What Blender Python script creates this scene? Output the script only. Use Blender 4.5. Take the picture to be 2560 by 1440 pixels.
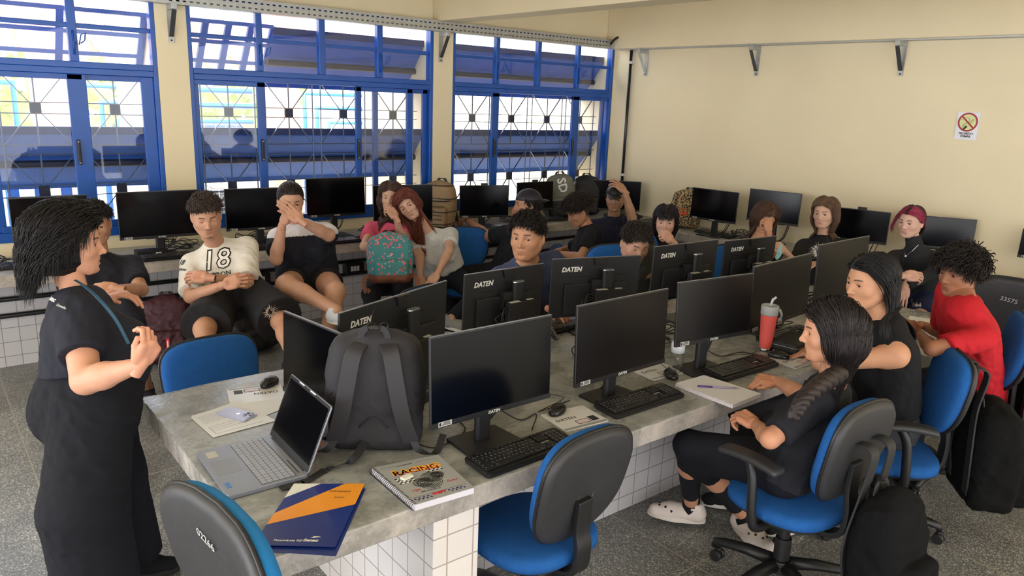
import bpy, bmesh, math, random
import numpy as np
from mathutils import Vector, Matrix, Euler
from mathutils.bvhtree import BVHTree
S = bpy.context.scene
for o in list(bpy.data.objects): bpy.data.objects.remove(o)
C = S.collection
random.seed(7); rng = np.random.default_rng(7)
PI = math.pi
# ---------------------------------------------------------------- camera
YAW, PITCH, ROLL, FPX = 0.68204549, 0.245655287, 0.0394785878, 1883.29
CAMH = 2.0
def cam_axes():
    a, b, c = YAW, PITCH, ROLL
    f = Vector((math.sin(a)*math.cos(b), math.cos(a)*math.cos(b), -math.sin(b)))
    r = Vector((math.cos(a), -math.sin(a), 0)); u = r.cross(f)
    return math.cos(c)*r + math.sin(c)*u, -math.sin(c)*r + math.cos(c)*u, f
RX, UY, FW = cam_axes()
cam = bpy.data.cameras.new('camera'); camo = bpy.data.objects.new('camera', cam); C.objects.link(camo)
M = Matrix((RX, UY, -FW)).transposed().to_4x4(); M.translation = (0, 0, CAMH); camo.matrix_world = M
cam.sensor_width = 36; cam.lens = FPX/2560*36; cam.clip_start = .05; cam.clip_end = 300
S.camera = camo
def ray(px, py): return RX*((px-1280)/FPX) - UY*((py-720)/FPX) + FW
def at(px, py, x=None, y=None, z=None, d=None):
    """the point of the room seen at a pixel, on a plane x=, y=, z= or at depth d"""
    r = ray(px, py)
    if z is not None: t = (z-CAMH)/r.z
    elif y is not None: t = y/r.y
    elif x is not None: t = x/r.x
    else: t = d
    return Vector((0, 0, CAMH)) + r*t
def V(*a): return Vector(a)
# ---------------------------------------------------------------- view, world, lights
S.view_settings.view_transform = 'Standard'; S.view_settings.look = 'None'
S.view_settings.exposure = EXPOSURE = 1.36; S.view_settings.gamma = 1; S.view_settings.use_curve_mapping = False
W = bpy.data.worlds.new('sky'); S.world = W; W.use_nodes = True
nt = W.node_tree; nt.nodes.clear()
wo = nt.nodes.new('ShaderNodeOutputWorld'); bg = nt.nodes.new('ShaderNodeBackground')
tc = nt.nodes.new('ShaderNodeTexCoord'); sx = nt.nodes.new('ShaderNodeSeparateXYZ'); rp = nt.nodes.new('ShaderNodeValToRGB')
mr = nt.nodes.new('ShaderNodeMapRange'); mr.inputs[1].default_value = -1; mr.inputs[2].default_value = 1
nt.links.new(tc.outputs['Generated'], sx.inputs[0]); nt.links.new(sx.outputs['Y'], mr.inputs[0]); nt.links.new(mr.outputs[0], rp.inputs[0])
rp.color_ramp.elements[0].position = .30; rp.color_ramp.elements[0].color = (.47, .465, .47, 1)    # daylight from the open rear of the room
rp.color_ramp.elements[1].position = .66; rp.color_ramp.elements[1].color = (1.0, 1.03, 1.09, 1)    # bright overcast sky beyond the windows
nt.links.new(rp.outputs[0], bg.inputs[0]); bg.inputs[1].default_value = 3.0
nt.links.new(bg.outputs[0], wo.inputs[0])
su = bpy.data.lights.new('sun', 'SUN'); su.energy = 5.5; su.angle = math.radians(25); su.color = (1, .98, .95)
suo = bpy.data.objects.new('sun', su); suo.rotation_euler = V(.25, .62, -.74).to_track_quat('-Z', 'Y').to_euler(); C.objects.link(suo)
# ---------------------------------------------------------------- materials
MATS = {}
def lin(c): return tuple(((x/255)/12.92 if x/255 <= .04045 else ((x/255+.055)/1.055)**2.4) for x in c)
def nodes(m):
    m.use_nodes = True; return m.node_tree.nodes, m.node_tree.links, m.node_tree.nodes['Principled BSDF']
def mat(name, rgb, rough=.5, metal=0, spec=.5, var=0, scale=8, bump=0, bscale=60, attr=False, stretch=None, coat=0, emis=0, alpha=None, wave=0):
    if name in MATS: return MATS[name]
    m = bpy.data.materials.new(name); N, L, B = nodes(m); col = lin(rgb)+(1,)
    m.diffuse_color = col
    B.inputs['Base Color'].default_value = col; B.inputs['Roughness'].default_value = rough; B.inputs['Metallic'].default_value = metal
    B.inputs['Specular IOR Level'].default_value = spec; B.inputs['Coat Weight'].default_value = coat
    t = N.new('ShaderNodeTexCoord'); mp = N.new('ShaderNodeMapping'); L.new(t.outputs['Object'], mp.inputs[0])
    if stretch: mp.inputs['Scale'].default_value = stretch
    src = None
    if attr:
        a = N.new('ShaderNodeAttribute'); a.attribute_name = 'Col'; src = a.outputs['Color']
    if var:
        n = N.new('ShaderNodeTexNoise'); n.inputs['Scale'].default_value = scale; n.inputs['Detail'].default_value = 5; L.new(mp.outputs[0], n.inputs[0])
        r = N.new('ShaderNodeMapRange'); r.inputs[1].default_value = .3; r.inputs[2].default_value = .7; r.inputs[3].default_value = 1-var; r.inputs[4].default_value = 1+var; L.new(n.outputs['Fac'], r.inputs[0])
        x = N.new('ShaderNodeVectorMath'); x.operation = 'SCALE'; L.new(r.outputs[0], x.inputs['Scale'])
        if src: L.new(src, x.inputs[0])
        else: x.inputs[0].default_value = col[:3]
        src = x.outputs[0]
    if src: L.new(src, B.inputs['Base Color'])
    if bump:
        if wave:
            n = N.new('ShaderNodeTexWave'); n.inputs['Scale'].default_value = wave; n.inputs['Distortion'].default_value = 1.5; L.new(mp.outputs[0], n.inputs[0])
        else:
            n = N.new('ShaderNodeTexNoise'); n.inputs['Scale'].default_value = bscale; n.inputs['Detail'].default_value = 6; L.new(mp.outputs[0], n.inputs[0])
        b = N.new('ShaderNodeBump'); b.inputs['Strength'].default_value = bump; b.inputs['Distance'].default_value = .01
        L.new(n.outputs['Fac'], b.inputs['Height']); L.new(b.outputs[0], B.inputs['Normal'])
    if emis: B.inputs['Emission Color'].default_value = col; B.inputs['Emission Strength'].default_value = emis
    MATS[name] = m; return m
def glass_mat(name, tint=(1, 1, 1), refl=.06, rough=.02):
    if name in MATS: return MATS[name]
    m = bpy.data.materials.new(name); m.use_nodes = True; N = m.node_tree.nodes; L = m.node_tree.links; N.clear()
    o = N.new('ShaderNodeOutputMaterial'); mx = N.new('ShaderNodeMixShader'); tr = N.new('ShaderNodeBsdfTransparent'); gl = N.new('ShaderNodeBsdfGlossy')
    tr.inputs[0].default_value = tint+(1,); gl.inputs['Roughness'].default_value = rough; fr = N.new('ShaderNodeLayerWeight'); fr.inputs[0].default_value = .12; pw = N.new('ShaderNodeMath'); pw.operation = 'MULTIPLY'; pw.inputs[1].default_value = .7; L.new(fr.outputs['Facing'], pw.inputs[0])
    ad = N.new('ShaderNodeMath'); ad.operation = 'ADD'; ad.inputs[1].default_value = refl; L.new(pw.outputs[0], ad.inputs[0])
    L.new(ad.outputs[0], mx.inputs[0]); L.new(tr.outputs[0], mx.inputs[1]); L.new(gl.outputs[0], mx.inputs[2]); L.new(mx.outputs[0], o.inputs[0])
    MATS[name] = m; return m
# ---------------------------------------------------------------- object helpers
def link(name, me, m=None, parent=None, smooth=False, loc=None):
    o = bpy.data.objects.new(name, me); C.objects.link(o)
    if m is not None:
        for q in (m if isinstance(m, (list, tuple)) else [m]): me.materials.append(q)
    if parent is not None: o.parent = parent
    if loc is not None: o.location = loc
    if smooth: me.shade_smooth()
    return o
def obj(name, bm, m=None, parent=None, smooth=False, bevel=0, seg=2, angle=None):
    me = bpy.data.meshes.new(name)
    bm.normal_update(); bm.to_mesh(me); bm.free()
    o = link(name, me, m, parent, smooth)
    if bevel:
        b = o.modifiers.new('bevel', 'BEVEL'); b.width = bevel; b.segments = seg; b.limit_method = 'ANGLE'; b.angle_limit = math.radians(35)
        if not smooth: me.shade_smooth()
        w = o.modifiers.new('wn', 'WEIGHTED_NORMAL'); w.keep_sharp = True
    return o
def empty(name, loc=(0, 0, 0), rz=0, label=None, cat=None, group=None, parent=None):
    o = bpy.data.objects.new(name, None); C.objects.link(o); o.location = loc; o.rotation_euler = (0, 0, rz); o.empty_display_size = .05
    if parent is not None: o.parent = parent
    if label: tag(o, label, cat, group)
    return o
def tag(o, label=None, cat=None, group=None, kind=None):
    if label: o['label'] = label
    if cat: o['category'] = cat
    if group: o['group'] = group
    if kind: o['kind'] = kind
    return o
def struct(o): o['kind'] = 'structure'; return o
def copy_tree(o, parent=None):
    c = o.copy(); C.objects.link(c)
    if parent is not None: c.parent = parent
    for ch in o.children:
        if not ch.name.startswith('cord'): copy_tree(ch, c)
    return c
def bx(bm, lo, hi, rot=None, c=None):
    """box given by two corners; optional rotation about c"""
    vs = []
    for x in (lo[0], hi[0]):
        for y in (lo[1], hi[1]):
            for z in (lo[2], hi[2]):
                p = Vector((x, y, z))
                if rot is not None: p = Vector(c) + rot @ (p-Vector(c))
                vs.append(bm.verts.new(p))
    f = []
    for q in ((0, 1, 3, 2), (4, 6, 7, 5), (0, 4, 5, 1), (2, 3, 7, 6), (0, 2, 6, 4), (1, 5, 7, 3)): f.append(bm.faces.new([vs[i] for i in q]))
    return f
def box(name, lo, hi, m, parent=None, bevel=0, rot=None, c=None):
    bm = bmesh.new(); bx(bm, lo, hi, rot, c); return obj(name, bm, m, parent, bevel=bevel)
def beam(bm, a, b, w, h=None, up=V(0, 0, 1)):
    """rectangular bar from a to b"""
    a = Vector(a); b = Vector(b); h = h or w; d = (b-a).normalized()
    if abs(d.dot(up)) > .99: up = V(0, 1, 0)
    s = d.cross(up).normalized(); u = s.cross(d)
    vs = [bm.verts.new(p+s*i*w/2+u*j*h/2) for p in (a, b) for i, j in ((-1, -1), (1, -1), (1, 1), (-1, 1))]
    for q in ((3, 2, 1, 0), (4, 5, 6, 7), (0, 1, 5, 4), (1, 2, 6, 5), (2, 3, 7, 6), (3, 0, 4, 7)): bm.faces.new([vs[i] for i in q])
def tube(bm, pts, r, seg=8, r2=None, cap=True, flat=1.0):
    """tube through points, radius r (may be a list)"""
    pts = [Vector(p) for p in pts]; n = len(pts); rs = r if isinstance(r, (list, tuple)) else [r+(((r2 if r2 is not None else r)-r)*i/(n-1)) for i in range(n)]
    rings = []; nrm = None
    for i, p in enumerate(pts):
        d = (pts[min(i+1, n-1)]-pts[max(i-1, 0)]); d = d.normalized() if d.length > 1e-9 else V(0, 0, 1)
        if nrm is None: nrm = d.orthogonal().normalized()
        nrm = (nrm-d*nrm.dot(d)); nrm = nrm.normalized() if nrm.length > 1e-6 else d.orthogonal().normalized()
        bn = d.cross(nrm)
        rings.append([bm.verts.new(p+nrm*math.cos(2*PI*k/seg)*rs[i]+bn*math.sin(2*PI*k/seg)*rs[i]*flat) for k in range(seg)])
    for i in range(n-1):
        for k in range(seg):
            bm.faces.new((rings[i][k], rings[i][(k+1) % seg], rings[i+1][(k+1) % seg], rings[i+1][k]))
    if cap:
        bm.faces.new(list(reversed(rings[0]))); bm.faces.new(rings[-1])
def cyl(bm, a, b, r, seg=16, r2=None): tube(bm, [a, b], r, seg, r2)
def lathe(bm, prof, seg=24, c=V(0, 0, 0)):
    rings = [[bm.verts.new(c+V(r*math.cos(2*PI*k/seg), r*math.sin(2*PI*k/seg), z)) for k in range(seg)] for r, z in prof]
    for i in range(len(rings)-1):
        for k in range(seg): bm.faces.new((rings[i][k], rings[i][(k+1) % seg], rings[i+1][(k+1) % seg], rings[i+1][k]))
    bm.faces.new(list(reversed(rings[0]))); bm.faces.new(rings[-1])
def spline(pts, n=8):
    """Catmull-Rom through pts"""
    P = [Vector(p) for p in pts]; P = [P[0]*2-P[1]]+P+[P[-1]*2-P[-2]]; out = []
    for i in range(1, len(P)-2):
        for k in range(n):
            t = k/n; a, b, c, d = P[i-1:i+3]
            out.append(.5*((2*b)+(c-a)*t+(2*a-5*b+4*c-d)*t*t+(3*b-a-3*c+d)*t**3))
    out.append(P[-2]); return out
def rrect(w, h, r, n=5):
    """outline of a rounded rectangle, centred"""
    o = []
    for cx, cy, a0 in ((w/2-r, h/2-r, 0), (-w/2+r, h/2-r, 90), (-w/2+r, -h/2+r, 180), (w/2-r, -h/2+r, 270)):
        for k in range(n+1):
            a = math.radians(a0+90*k/n); o.append((cx+r*math.cos(a), cy+r*math.sin(a)))
    return o
def prism(bm, out, z0, z1, M=None, f0=1.0, f1=1.0):
    """extrude an outline from z0 to z1, scaled f0 / f1 at the ends"""
    M = M or Matrix()
    a = [bm.verts.new(M @ V(x*f0, y*f0, z0)) for x, y in out]; b = [bm.verts.new(M @ V(x*f1, y*f1, z1)) for x, y in out]; n = len(out)
    for k in range(n): bm.faces.new((a[k], a[(k+1) % n], b[(k+1) % n], b[k]))
    bm.faces.new(list(reversed(a))); bm.faces.new(b)
def text(name, s, size, m, parent=None, Mx=None, depth=.0006, align='LEFT', shear=0, bold=0, hit=None, lift=.0022):
    cu = bpy.data.curves.new(name, 'FONT'); cu.body = s; cu.size = size; cu.extrude = depth if hit is None else 0; cu.align_x = align; cu.shear = shear; cu.offset = bold; cu.resolution_u = 2
    t = bpy.data.objects.new('tmp', cu); C.objects.link(t); dg = bpy.context.evaluated_depsgraph_get()
    me = bpy.data.meshes.new_from_object(t.evaluated_get(dg)); bpy.data.objects.remove(t); bpy.data.curves.remove(cu)
    if hit is not None:                       # lay the letters on a curved surface
        bm = bmesh.new(); bm.from_mesh(me); bmesh.ops.triangulate(bm, faces=bm.faces)
        for _ in range(3):
            e = [e for e in bm.edges if e.calc_length() > size*.3]
            if e: bmesh.ops.subdivide_edges(bm, edges=e, cuts=1, use_grid_fill=False); bmesh.ops.triangulate(bm, faces=bm.faces)
        bm.to_mesh(me); bm.free()
        nz = (Mx.to_3x3() @ V(0, 0, 1)).normalized()
        for v in me.vertices:
            p = Mx @ v.co; loc, nn, ix, dist = hit.ray_cast(p+nz*.15, -nz, .4)
            v.co = (loc+nz*lift) if loc else p
        Mx = Matrix()
    me.materials.clear()
    o = link(name, me, m, parent)
    if Mx is not None: o.matrix_local = Mx
    return o
def cable(name, pts, r=.0035, parent=None, label=None, m=None, group=None, n=6):
    bm = bmesh.new(); tube(bm, spline(pts, n), r, 6)
    o = obj(name, bm, m or mat('black_cable', (22, 22, 24), .45), parent, smooth=True)
    if label: tag(o, label, 'cable', group)
    return o
# ---------------------------------------------------------------- implicit surfaces (bodies, clothes, bags)
class SDF:
    def __init__(s, lo, hi, h):
        s.h = h; s.lo = np.array(lo, float)-2*h; n = np.ceil((np.array(hi, float)+2*h-s.lo)/h).astype(int)+1; s.n = n
        s.F = np.full(n, .2, np.float32)
    def sub(s, c0, c1, pad):
        a = np.clip(np.floor((c0-pad-s.lo)/s.h).astype(int), 0, s.n); b = np.clip(np.ceil((c1+pad-s.lo)/s.h).astype(int)+1, 0, s.n)
        if (b <= a).any(): return None, None
        g = [(np.arange(a[i], b[i])*s.h+s.lo[i]).astype(np.float32) for i in range(3)]
        sl = tuple(slice(a[i], b[i]) for i in range(3))
        return sl, np.meshgrid(*g, indexing='ij', sparse=True)
    def mix(s, sl, d, k, op):
        A = s.F[sl]
        if op == 'u':
            if k > 0: h = np.maximum(k-np.abs(A-d), 0)/k; s.F[sl] = np.minimum(A, d)-h*h*k*.25
            else: s.F[sl] = np.minimum(A, d)
        else:      # subtract
            d = -d
            if k > 0: h = np.maximum(k-np.abs(A-d), 0)/k; s.F[sl] = np.maximum(A, d)+h*h*k*.25
            else: s.F[sl] = np.maximum(A, d)
    def cone(s, a, b, r1, r2, k=.02, op='u', flat=0, sx=1.0):
        """tapered capsule; flat=1 cuts it flat at b, flat=2 at both ends"""
        a = np.array(a, float); b = np.array(b, float); R = max(r1, r2)
        sl, g = s.sub(np.minimum(a, b)-R, np.maximum(a, b)+R, k+.03)
        if sl is None: return s
        d = b-a; L2 = max(d @ d, 1e-9); P = [g[i]-a[i] for i in range(3)]
        t = (P[0]*d[0]+P[1]*d[1]+P[2]*d[2])/L2; tc_ = np.clip(t, 0, 1)
        D = np.sqrt((P[0]-tc_*d[0])**2+(P[1]-tc_*d[1])**2+(P[2]-tc_*d[2])**2)-(r1+(r2-r1)*tc_)
        if flat:
            L = math.sqrt(L2); t2 = t if flat == 2 else np.maximum(t, 0)
            lat = np.sqrt((P[0]-t2*d[0])**2+(P[1]-t2*d[1])**2+(P[2]-t2*d[2])**2)-(r1+(r2-r1)*np.clip(t, 0, 1.2))
            D = np.maximum(lat, (t-1)*L)
            if flat == 2: D = np.maximum(D, -t*L)
        s.mix(sl, D, k, op); return s
    def ell(s, c, r, R=None, k=.02, op='u'):
        """ellipsoid with radii r, axes = columns of R"""
        c = np.array(c, float); r = np.array(r, float); R_ = np.array(R if R is not None else np.eye(3), float); m = max(r)
        e = np.sqrt(((R_*r)**2).sum(1))
        sl, g = s.sub(c-e, c+e, k+.03)
        if sl is None: return s
        P = [g[i]-c[i] for i in range(3)]
        q = [(P[0]*R_[0, j]+P[1]*R_[1, j]+P[2]*R_[2, j])/r[j] for j in range(3)]
        k0 = np.sqrt(q[0]**2+q[1]**2+q[2]**2)+1e-6; k1 = np.sqrt((q[0]/r[0])**2+(q[1]/r[1])**2+(q[2]/r[2])**2)+1e-6
        s.mix(sl, k0*(k0-1)/k1, k, op); return s
    def box(s, c, hsz, R=None, rad=.01, k=.01, op='u'):
        c = np.array(c, float); R_ = np.array(R if R is not None else np.eye(3), float); hs = np.array(hsz, float); e = (np.abs(R_)*hs).sum(1)
        sl, g = s.sub(c-e, c+e, k+.03)
        if sl is None: return s
        P = [g[i]-c[i] for i in range(3)]
        q = [np.abs(P[0]*R_[0, j]+P[1]*R_[1, j]+P[2]*R_[2, j])-(hs[j]-rad) for j in range(3)]
        D = np.sqrt(np.maximum(q[0], 0)**2+np.maximum(q[1], 0)**2+np.maximum(q[2], 0)**2)+np.minimum(np.maximum(np.maximum(q[0], q[1]), q[2]), 0)-rad
        s.mix(sl, D, k, op); return s
    def mesh(s):
        """surface nets"""
        F = s.F; I = F < 0; nx, ny, nz = F.shape
        c = [F[i:nx-1+i, j:ny-1+j, k:nz-1+k] for i in (0, 1) for j in (0, 1) for k in (0, 1)]
        ci = [I[i:nx-1+i, j:ny-1+j, k:nz-1+k] for i in (0, 1) for j in (0, 1) for k in (0, 1)]
        any_ = ci[0].copy(); all_ = ci[0].copy()
        for q in ci[1:]: any_ |= q; all_ &= q
        act = any_ & ~all_; idx = np.argwhere(act)
        vid = np.full(act.shape, -1, np.int64); vid[act] = np.arange(len(idx))
        cv = np.stack([q[act] for q in c], 1); offs = np.array([(i, j, k) for i in (0, 1) for j in (0, 1) for k in (0, 1)], float)
        acc = np.zeros((len(idx), 3)); cnt = np.zeros(len(idx))
        for a in range(8):
            for b in range(a+1, 8):
                if np.abs(offs[a]-offs[b]).sum() != 1: continue
                fa, fb = cv[:, a], cv[:, b]; m = (fa < 0) != (fb < 0); t = np.where(m, fa/np.where(m, fa-fb, 1), 0)
                acc += m[:, None]*(offs[a]+(offs[b]-offs[a])*t[:, None]); cnt += m
        v = s.lo+(idx+acc/cnt[:, None])*s.h
        quads = []
        for ax in range(3):
            sl0 = [slice(None)]*3; sl1 = [slice(None)]*3; sl0[ax] = slice(0, -1); sl1[ax] = slice(1, None)
            A = I[tuple(sl0)]; B = I[tuple(sl1)]; ed = np.argwhere(A != B); u, w = (ax+1) % 3, (ax+2) % 3
            ok = (ed[:, u] > 0) & (ed[:, w] > 0) & (ed[:, u] < I.shape[u]-1) & (ed[:, w] < I.shape[w]-1); ed = ed[ok]
            fl = A[tuple(ed.T)]
            du = np.zeros(3, int); du[u] = 1; dw = np.zeros(3, int); dw[w] = 1
            q = np.stack([vid[tuple((ed-du-dw).T)], vid[tuple((ed-dw).T)], vid[tuple(ed.T)], vid[tuple((ed-du).T)]], 1)
            q[~fl] = q[~fl][:, ::-1]; quads.append(q)
        return v, np.concatenate(quads)
class Bag:
    """collects meshes (vertices, quads, colours) into one mesh"""
    def __init__(s): s.v = []; s.q = []; s.c = []; s.n = 0
    def add(s, v, q, c):
        v = np.asarray(v, float); c = np.asarray(c, float)
        if c.ndim == 1: c = np.tile(c[:3], (len(v), 1))
        s.v.append(v); s.q.append(np.asarray(q)+s.n); s.c.append(c); s.n += len(v); return s
    def build(s, name, m, parent=None, smooth=0):
        v = np.concatenate(s.v); q = np.concatenate(s.q); c = np.concatenate(s.c)
        return npmesh(name, v, q, c, m, parent, smooth)
def relax(v, q, it=1, f=.5):
    n = len(v)
    e = np.concatenate([q[:, [0, 1]], q[:, [1, 2]], q[:, [2, 3]], q[:, [3, 0]]])
    for _ in range(it):
        a = np.zeros_like(v); cn = np.bincount(e.ravel(), minlength=n).astype(float)
        for j in range(3): a[:, j] = np.bincount(e[:, 0], v[e[:, 1], j], n)+np.bincount(e[:, 1], v[e[:, 0], j], n)
        v = v+(a/np.maximum(cn, 1)[:, None]-v)*f
    return v
def npmesh(name, v, q, c, m, parent=None, smooth=0):
    if smooth: v = relax(v, q, smooth)
    me = bpy.data.meshes.new(name); me.vertices.add(len(v)); me.vertices.foreach_set('co', v.astype(np.float32).ravel())
    me.loops.add(len(q)*4); me.polygons.add(len(q)); me.loops.foreach_set('vertex_index', q.astype(np.int32).ravel())
    me.polygons.foreach_set('loop_start', (np.arange(len(q))*4).astype(np.int32))
    me.update(calc_edges=True)
    if c is not None:
        a = me.color_attributes.new('Col', 'FLOAT_COLOR', 'POINT'); cc = np.ones((len(v), 4), np.float32); cc[:, :3] = c; a.data.foreach_set('color', cc.ravel())
    return link(name, me, m, parent, smooth=True)
def wob(P, f, seed=0, oct=3):
    """cheap smooth noise in -1..1"""
    r = np.random.default_rng(seed); out = 0; amp = 1; tot = 0; P = np.asarray(P)
    for o in range(oct):
        for _ in range(4):
            d = r.normal(size=3); d /= np.linalg.norm(d); out = out+amp*np.sin(P @ d*f*(1+.6*r.random())*2*PI+r.random()*6.28); tot += amp
        f *= 1.9; amp *= .55
    return out/tot*1.6
# ================================================================ surfaces of the room
def floor_mat():
    m = bpy.data.materials.new('terrazzo'); N, L, B = nodes(m); tc = N.new('ShaderNodeTexCoord')
    vo = N.new('ShaderNodeTexVoronoi'); vo.inputs['Scale'].default_value = 210; L.new(tc.outputs['Object'], vo.inputs[0])
    wn = N.new('ShaderNodeTexWhiteNoise'); L.new(vo.outputs['Color'], wn.inputs['Vector'])
    r = N.new('ShaderNodeValToRGB'); e = r.color_ramp.elements; r.color_ramp.interpolation = 'CONSTANT'
    e[0].color = lin((110, 111, 110))+(1,); e[1].position = .52; e[1].color = lin((136, 137, 134))+(1,)
    q = e.new(.74); q.color = lin((164, 164, 159))+(1,); q = e.new(.90); q.color = lin((204, 203, 197))+(1,); L.new(wn.outputs['Value'], r.inputs[0])
    n = N.new('ShaderNodeTexNoise'); n.inputs['Scale'].default_value = 1.6; n.inputs['Detail'].default_value = 7; n.inputs['Roughness'].default_value = .62; L.new(tc.outputs['Object'], n.inputs[0])
    r2 = N.new('ShaderNodeValToRGB'); e = r2.color_ramp.elements; e[0].position = .38; e[0].color = (.62, .62, .61, 1); e[1].position = .58; e[1].color = (1, 1, 1, 1); L.new(n.outputs['Fac'], r2.inputs[0])
    mx = N.new('ShaderNodeMix'); mx.data_type = 'RGBA'; mx.blend_type = 'MULTIPLY'; mx.inputs[0].default_value = 1; L.new(r.outputs[0], mx.inputs[6]); L.new(r2.outputs[0], mx.inputs[7])
    mp = N.new('ShaderNodeMapping'); mp.inputs['Location'].default_value = (-.34, -.66, 0); L.new(tc.outputs['Object'], mp.inputs[0])
    br = N.new('ShaderNodeTexBrick'); br.offset = .0; br.inputs['Scale'].default_value = 1; br.inputs['Mortar Size'].default_value = .004; br.inputs['Brick Width'].default_value = 1.11; br.inputs['Row Height'].default_value = 1.11; br.inputs['Mortar Smooth'].default_value = .1
    L.new(mp.outputs[0], br.inputs[0]); m2 = N.new('ShaderNodeMix'); m2.data_type = 'RGBA'; L.new(br.outputs['Fac'], m2.inputs[0]); L.new(mx.outputs[2], m2.inputs[6]); m2.inputs[7].default_value = lin((158, 152, 140))+(1,)
    L.new(m2.outputs[2], B.inputs['Base Color'])
    r3 = N.new('ShaderNodeMapRange'); r3.inputs[3].default_value = .22; r3.inputs[4].default_value = .48; L.new(n.outputs['Fac'], r3.inputs[0]); L.new(r3.outputs[0], B.inputs['Roughness'])
    return m
def tile_mat(name, rgb, grout, size, off=(0, 0, 0), rough=.18, axis='x'):
    m = bpy.data.materials.new(name); N, L, B = nodes(m); tc = N.new('ShaderNodeTexCoord'); sp = N.new('ShaderNodeSeparateXYZ'); cb = N.new('ShaderNodeCombineXYZ'); L.new(tc.outputs['Object'], sp.inputs[0])
    geo = N.new('ShaderNodeNewGeometry'); sn = N.new('ShaderNodeSeparateXYZ'); L.new(geo.outputs['Normal'], sn.inputs[0])
    ab = N.new('ShaderNodeMath'); ab.operation = 'ABSOLUTE'; L.new(sn.outputs['X'], ab.inputs[0]); gt = N.new('ShaderNodeMath'); gt.operation = 'GREATER_THAN'; gt.inputs[1].default_value = .5; L.new(ab.outputs[0], gt.inputs[0])
    mxv = N.new('ShaderNodeMix'); L.new(gt.outputs[0], mxv.inputs[0]); L.new(sp.outputs['X'], mxv.inputs[2]); L.new(sp.outputs['Y'], mxv.inputs[3])
    L.new(mxv.outputs[0], cb.inputs['X']); L.new(sp.outputs['Z'], cb.inputs['Y']); mp = N.new('ShaderNodeMapping'); mp.inputs['Location'].default_value = off; L.new(cb.outputs[0], mp.inputs[0])
    br = N.new('ShaderNodeTexBrick'); br.offset = 0; br.inputs['Scale'].default_value = 1; br.inputs['Mortar Size'].default_value = .003; br.inputs['Brick Width'].default_value = size; br.inputs['Row Height'].default_value = size; br.inputs['Mortar Smooth'].default_value = .3
    br.inputs['Color1'].default_value = lin(rgb)+(1,); br.inputs['Color2'].default_value = lin(tuple(int(x*.97) for x in rgb))+(1,); br.inputs['Mortar'].default_value = lin(grout)+(1,)
    L.new(mp.outputs[0], br.inputs[0]); L.new(br.outputs['Color'], B.inputs['Base Color']); B.inputs['Roughness'].default_value = rough
    bp = N.new('ShaderNodeBump'); bp.inputs['Strength'].default_value = .4; bp.inputs['Distance'].default_value = -.002; L.new(br.outputs['Fac'], bp.inputs['Height']); L.new(bp.outputs[0], B.inputs['Normal'])
    return m
def concrete_mat(name, a, b, c, rough=.42, patch=.5):
    m = bpy.data.materials.new(name); N, L, B = nodes(m); tc = N.new('ShaderNodeTexCoord'); mp = N.new('ShaderNodeMapping'); mp.inputs['Scale'].default_value = (1, 1.6, 1); L.new(tc.outputs['Object'], mp.inputs[0])
    n = N.new('ShaderNodeTexNoise'); n.inputs['Scale'].default_value = 4.2; n.inputs['Detail'].default_value = 11; n.inputs['Roughness'].default_value = .68; n.inputs['Distortion'].default_value = .35; L.new(mp.outputs[0], n.inputs[0])
    r = N.new('ShaderNodeValToRGB'); e = r.color_ramp.elements; e[0].position = .33; e[0].color = lin(a)+(1,); e[1].position = .68; e[1].color = lin(c)+(1,); q = e.new(.5); q.color = lin(b)+(1,); L.new(n.outputs['Fac'], r.inputs[0])
    n2 = N.new('ShaderNodeTexNoise'); n2.inputs['Scale'].default_value = 55; n2.inputs['Detail'].default_value = 4; L.new(tc.outputs['Object'], n2.inputs[0])
    mr_ = N.new('ShaderNodeMapRange'); mr_.inputs[1].default_value = .3; mr_.inputs[2].default_value = .7; mr_.inputs[3].default_value = .88; mr_.inputs[4].default_value = 1.1; L.new(n2.outputs['Fac'], mr_.inputs[0])
    sc_ = N.new('ShaderNodeVectorMath'); sc_.operation = 'SCALE'; L.new(r.outputs[0], sc_.inputs[0]); L.new(mr_.outputs[0], sc_.inputs['Scale'])
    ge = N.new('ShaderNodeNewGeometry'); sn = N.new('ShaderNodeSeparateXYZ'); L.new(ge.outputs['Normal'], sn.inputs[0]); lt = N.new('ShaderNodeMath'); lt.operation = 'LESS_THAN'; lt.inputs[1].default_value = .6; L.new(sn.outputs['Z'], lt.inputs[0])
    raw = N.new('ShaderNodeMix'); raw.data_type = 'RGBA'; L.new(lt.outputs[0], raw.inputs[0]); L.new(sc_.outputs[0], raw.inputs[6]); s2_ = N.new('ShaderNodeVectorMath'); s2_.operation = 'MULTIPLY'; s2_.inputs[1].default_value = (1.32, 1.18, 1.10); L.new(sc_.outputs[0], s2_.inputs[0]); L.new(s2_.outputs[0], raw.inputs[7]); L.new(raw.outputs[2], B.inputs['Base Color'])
    r3 = N.new('ShaderNodeMapRange'); r3.inputs[1].default_value = .35; r3.inputs[2].default_value = .65; r3.inputs[3].default_value = rough-.12; r3.inputs[4].default_value = rough+.12; L.new(n.outputs['Fac'], r3.inputs[0]); L.new(r3.outputs[0], B.inputs['Roughness'])
    bp = N.new('ShaderNodeBump'); bp.inputs['Strength'].default_value = .25; bp.inputs['Distance'].default_value = .004; L.new(n2.outputs['Fac'], bp.inputs['Height']); L.new(bp.outputs[0], B.inputs['Normal'])
    return m
def led(o, l, c, g=None): return tag(o, l, c, g)
WY, WX, TOP = 6.45, 6.65, 2.69
CREAM = mat('cream_paint', (234, 220, 184), .55, var=.035, scale=1.4, bump=.05, bscale=90)
CEIL = mat('ceiling_paint', (226, 211, 174), .7, var=.03, scale=1.2)
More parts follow.
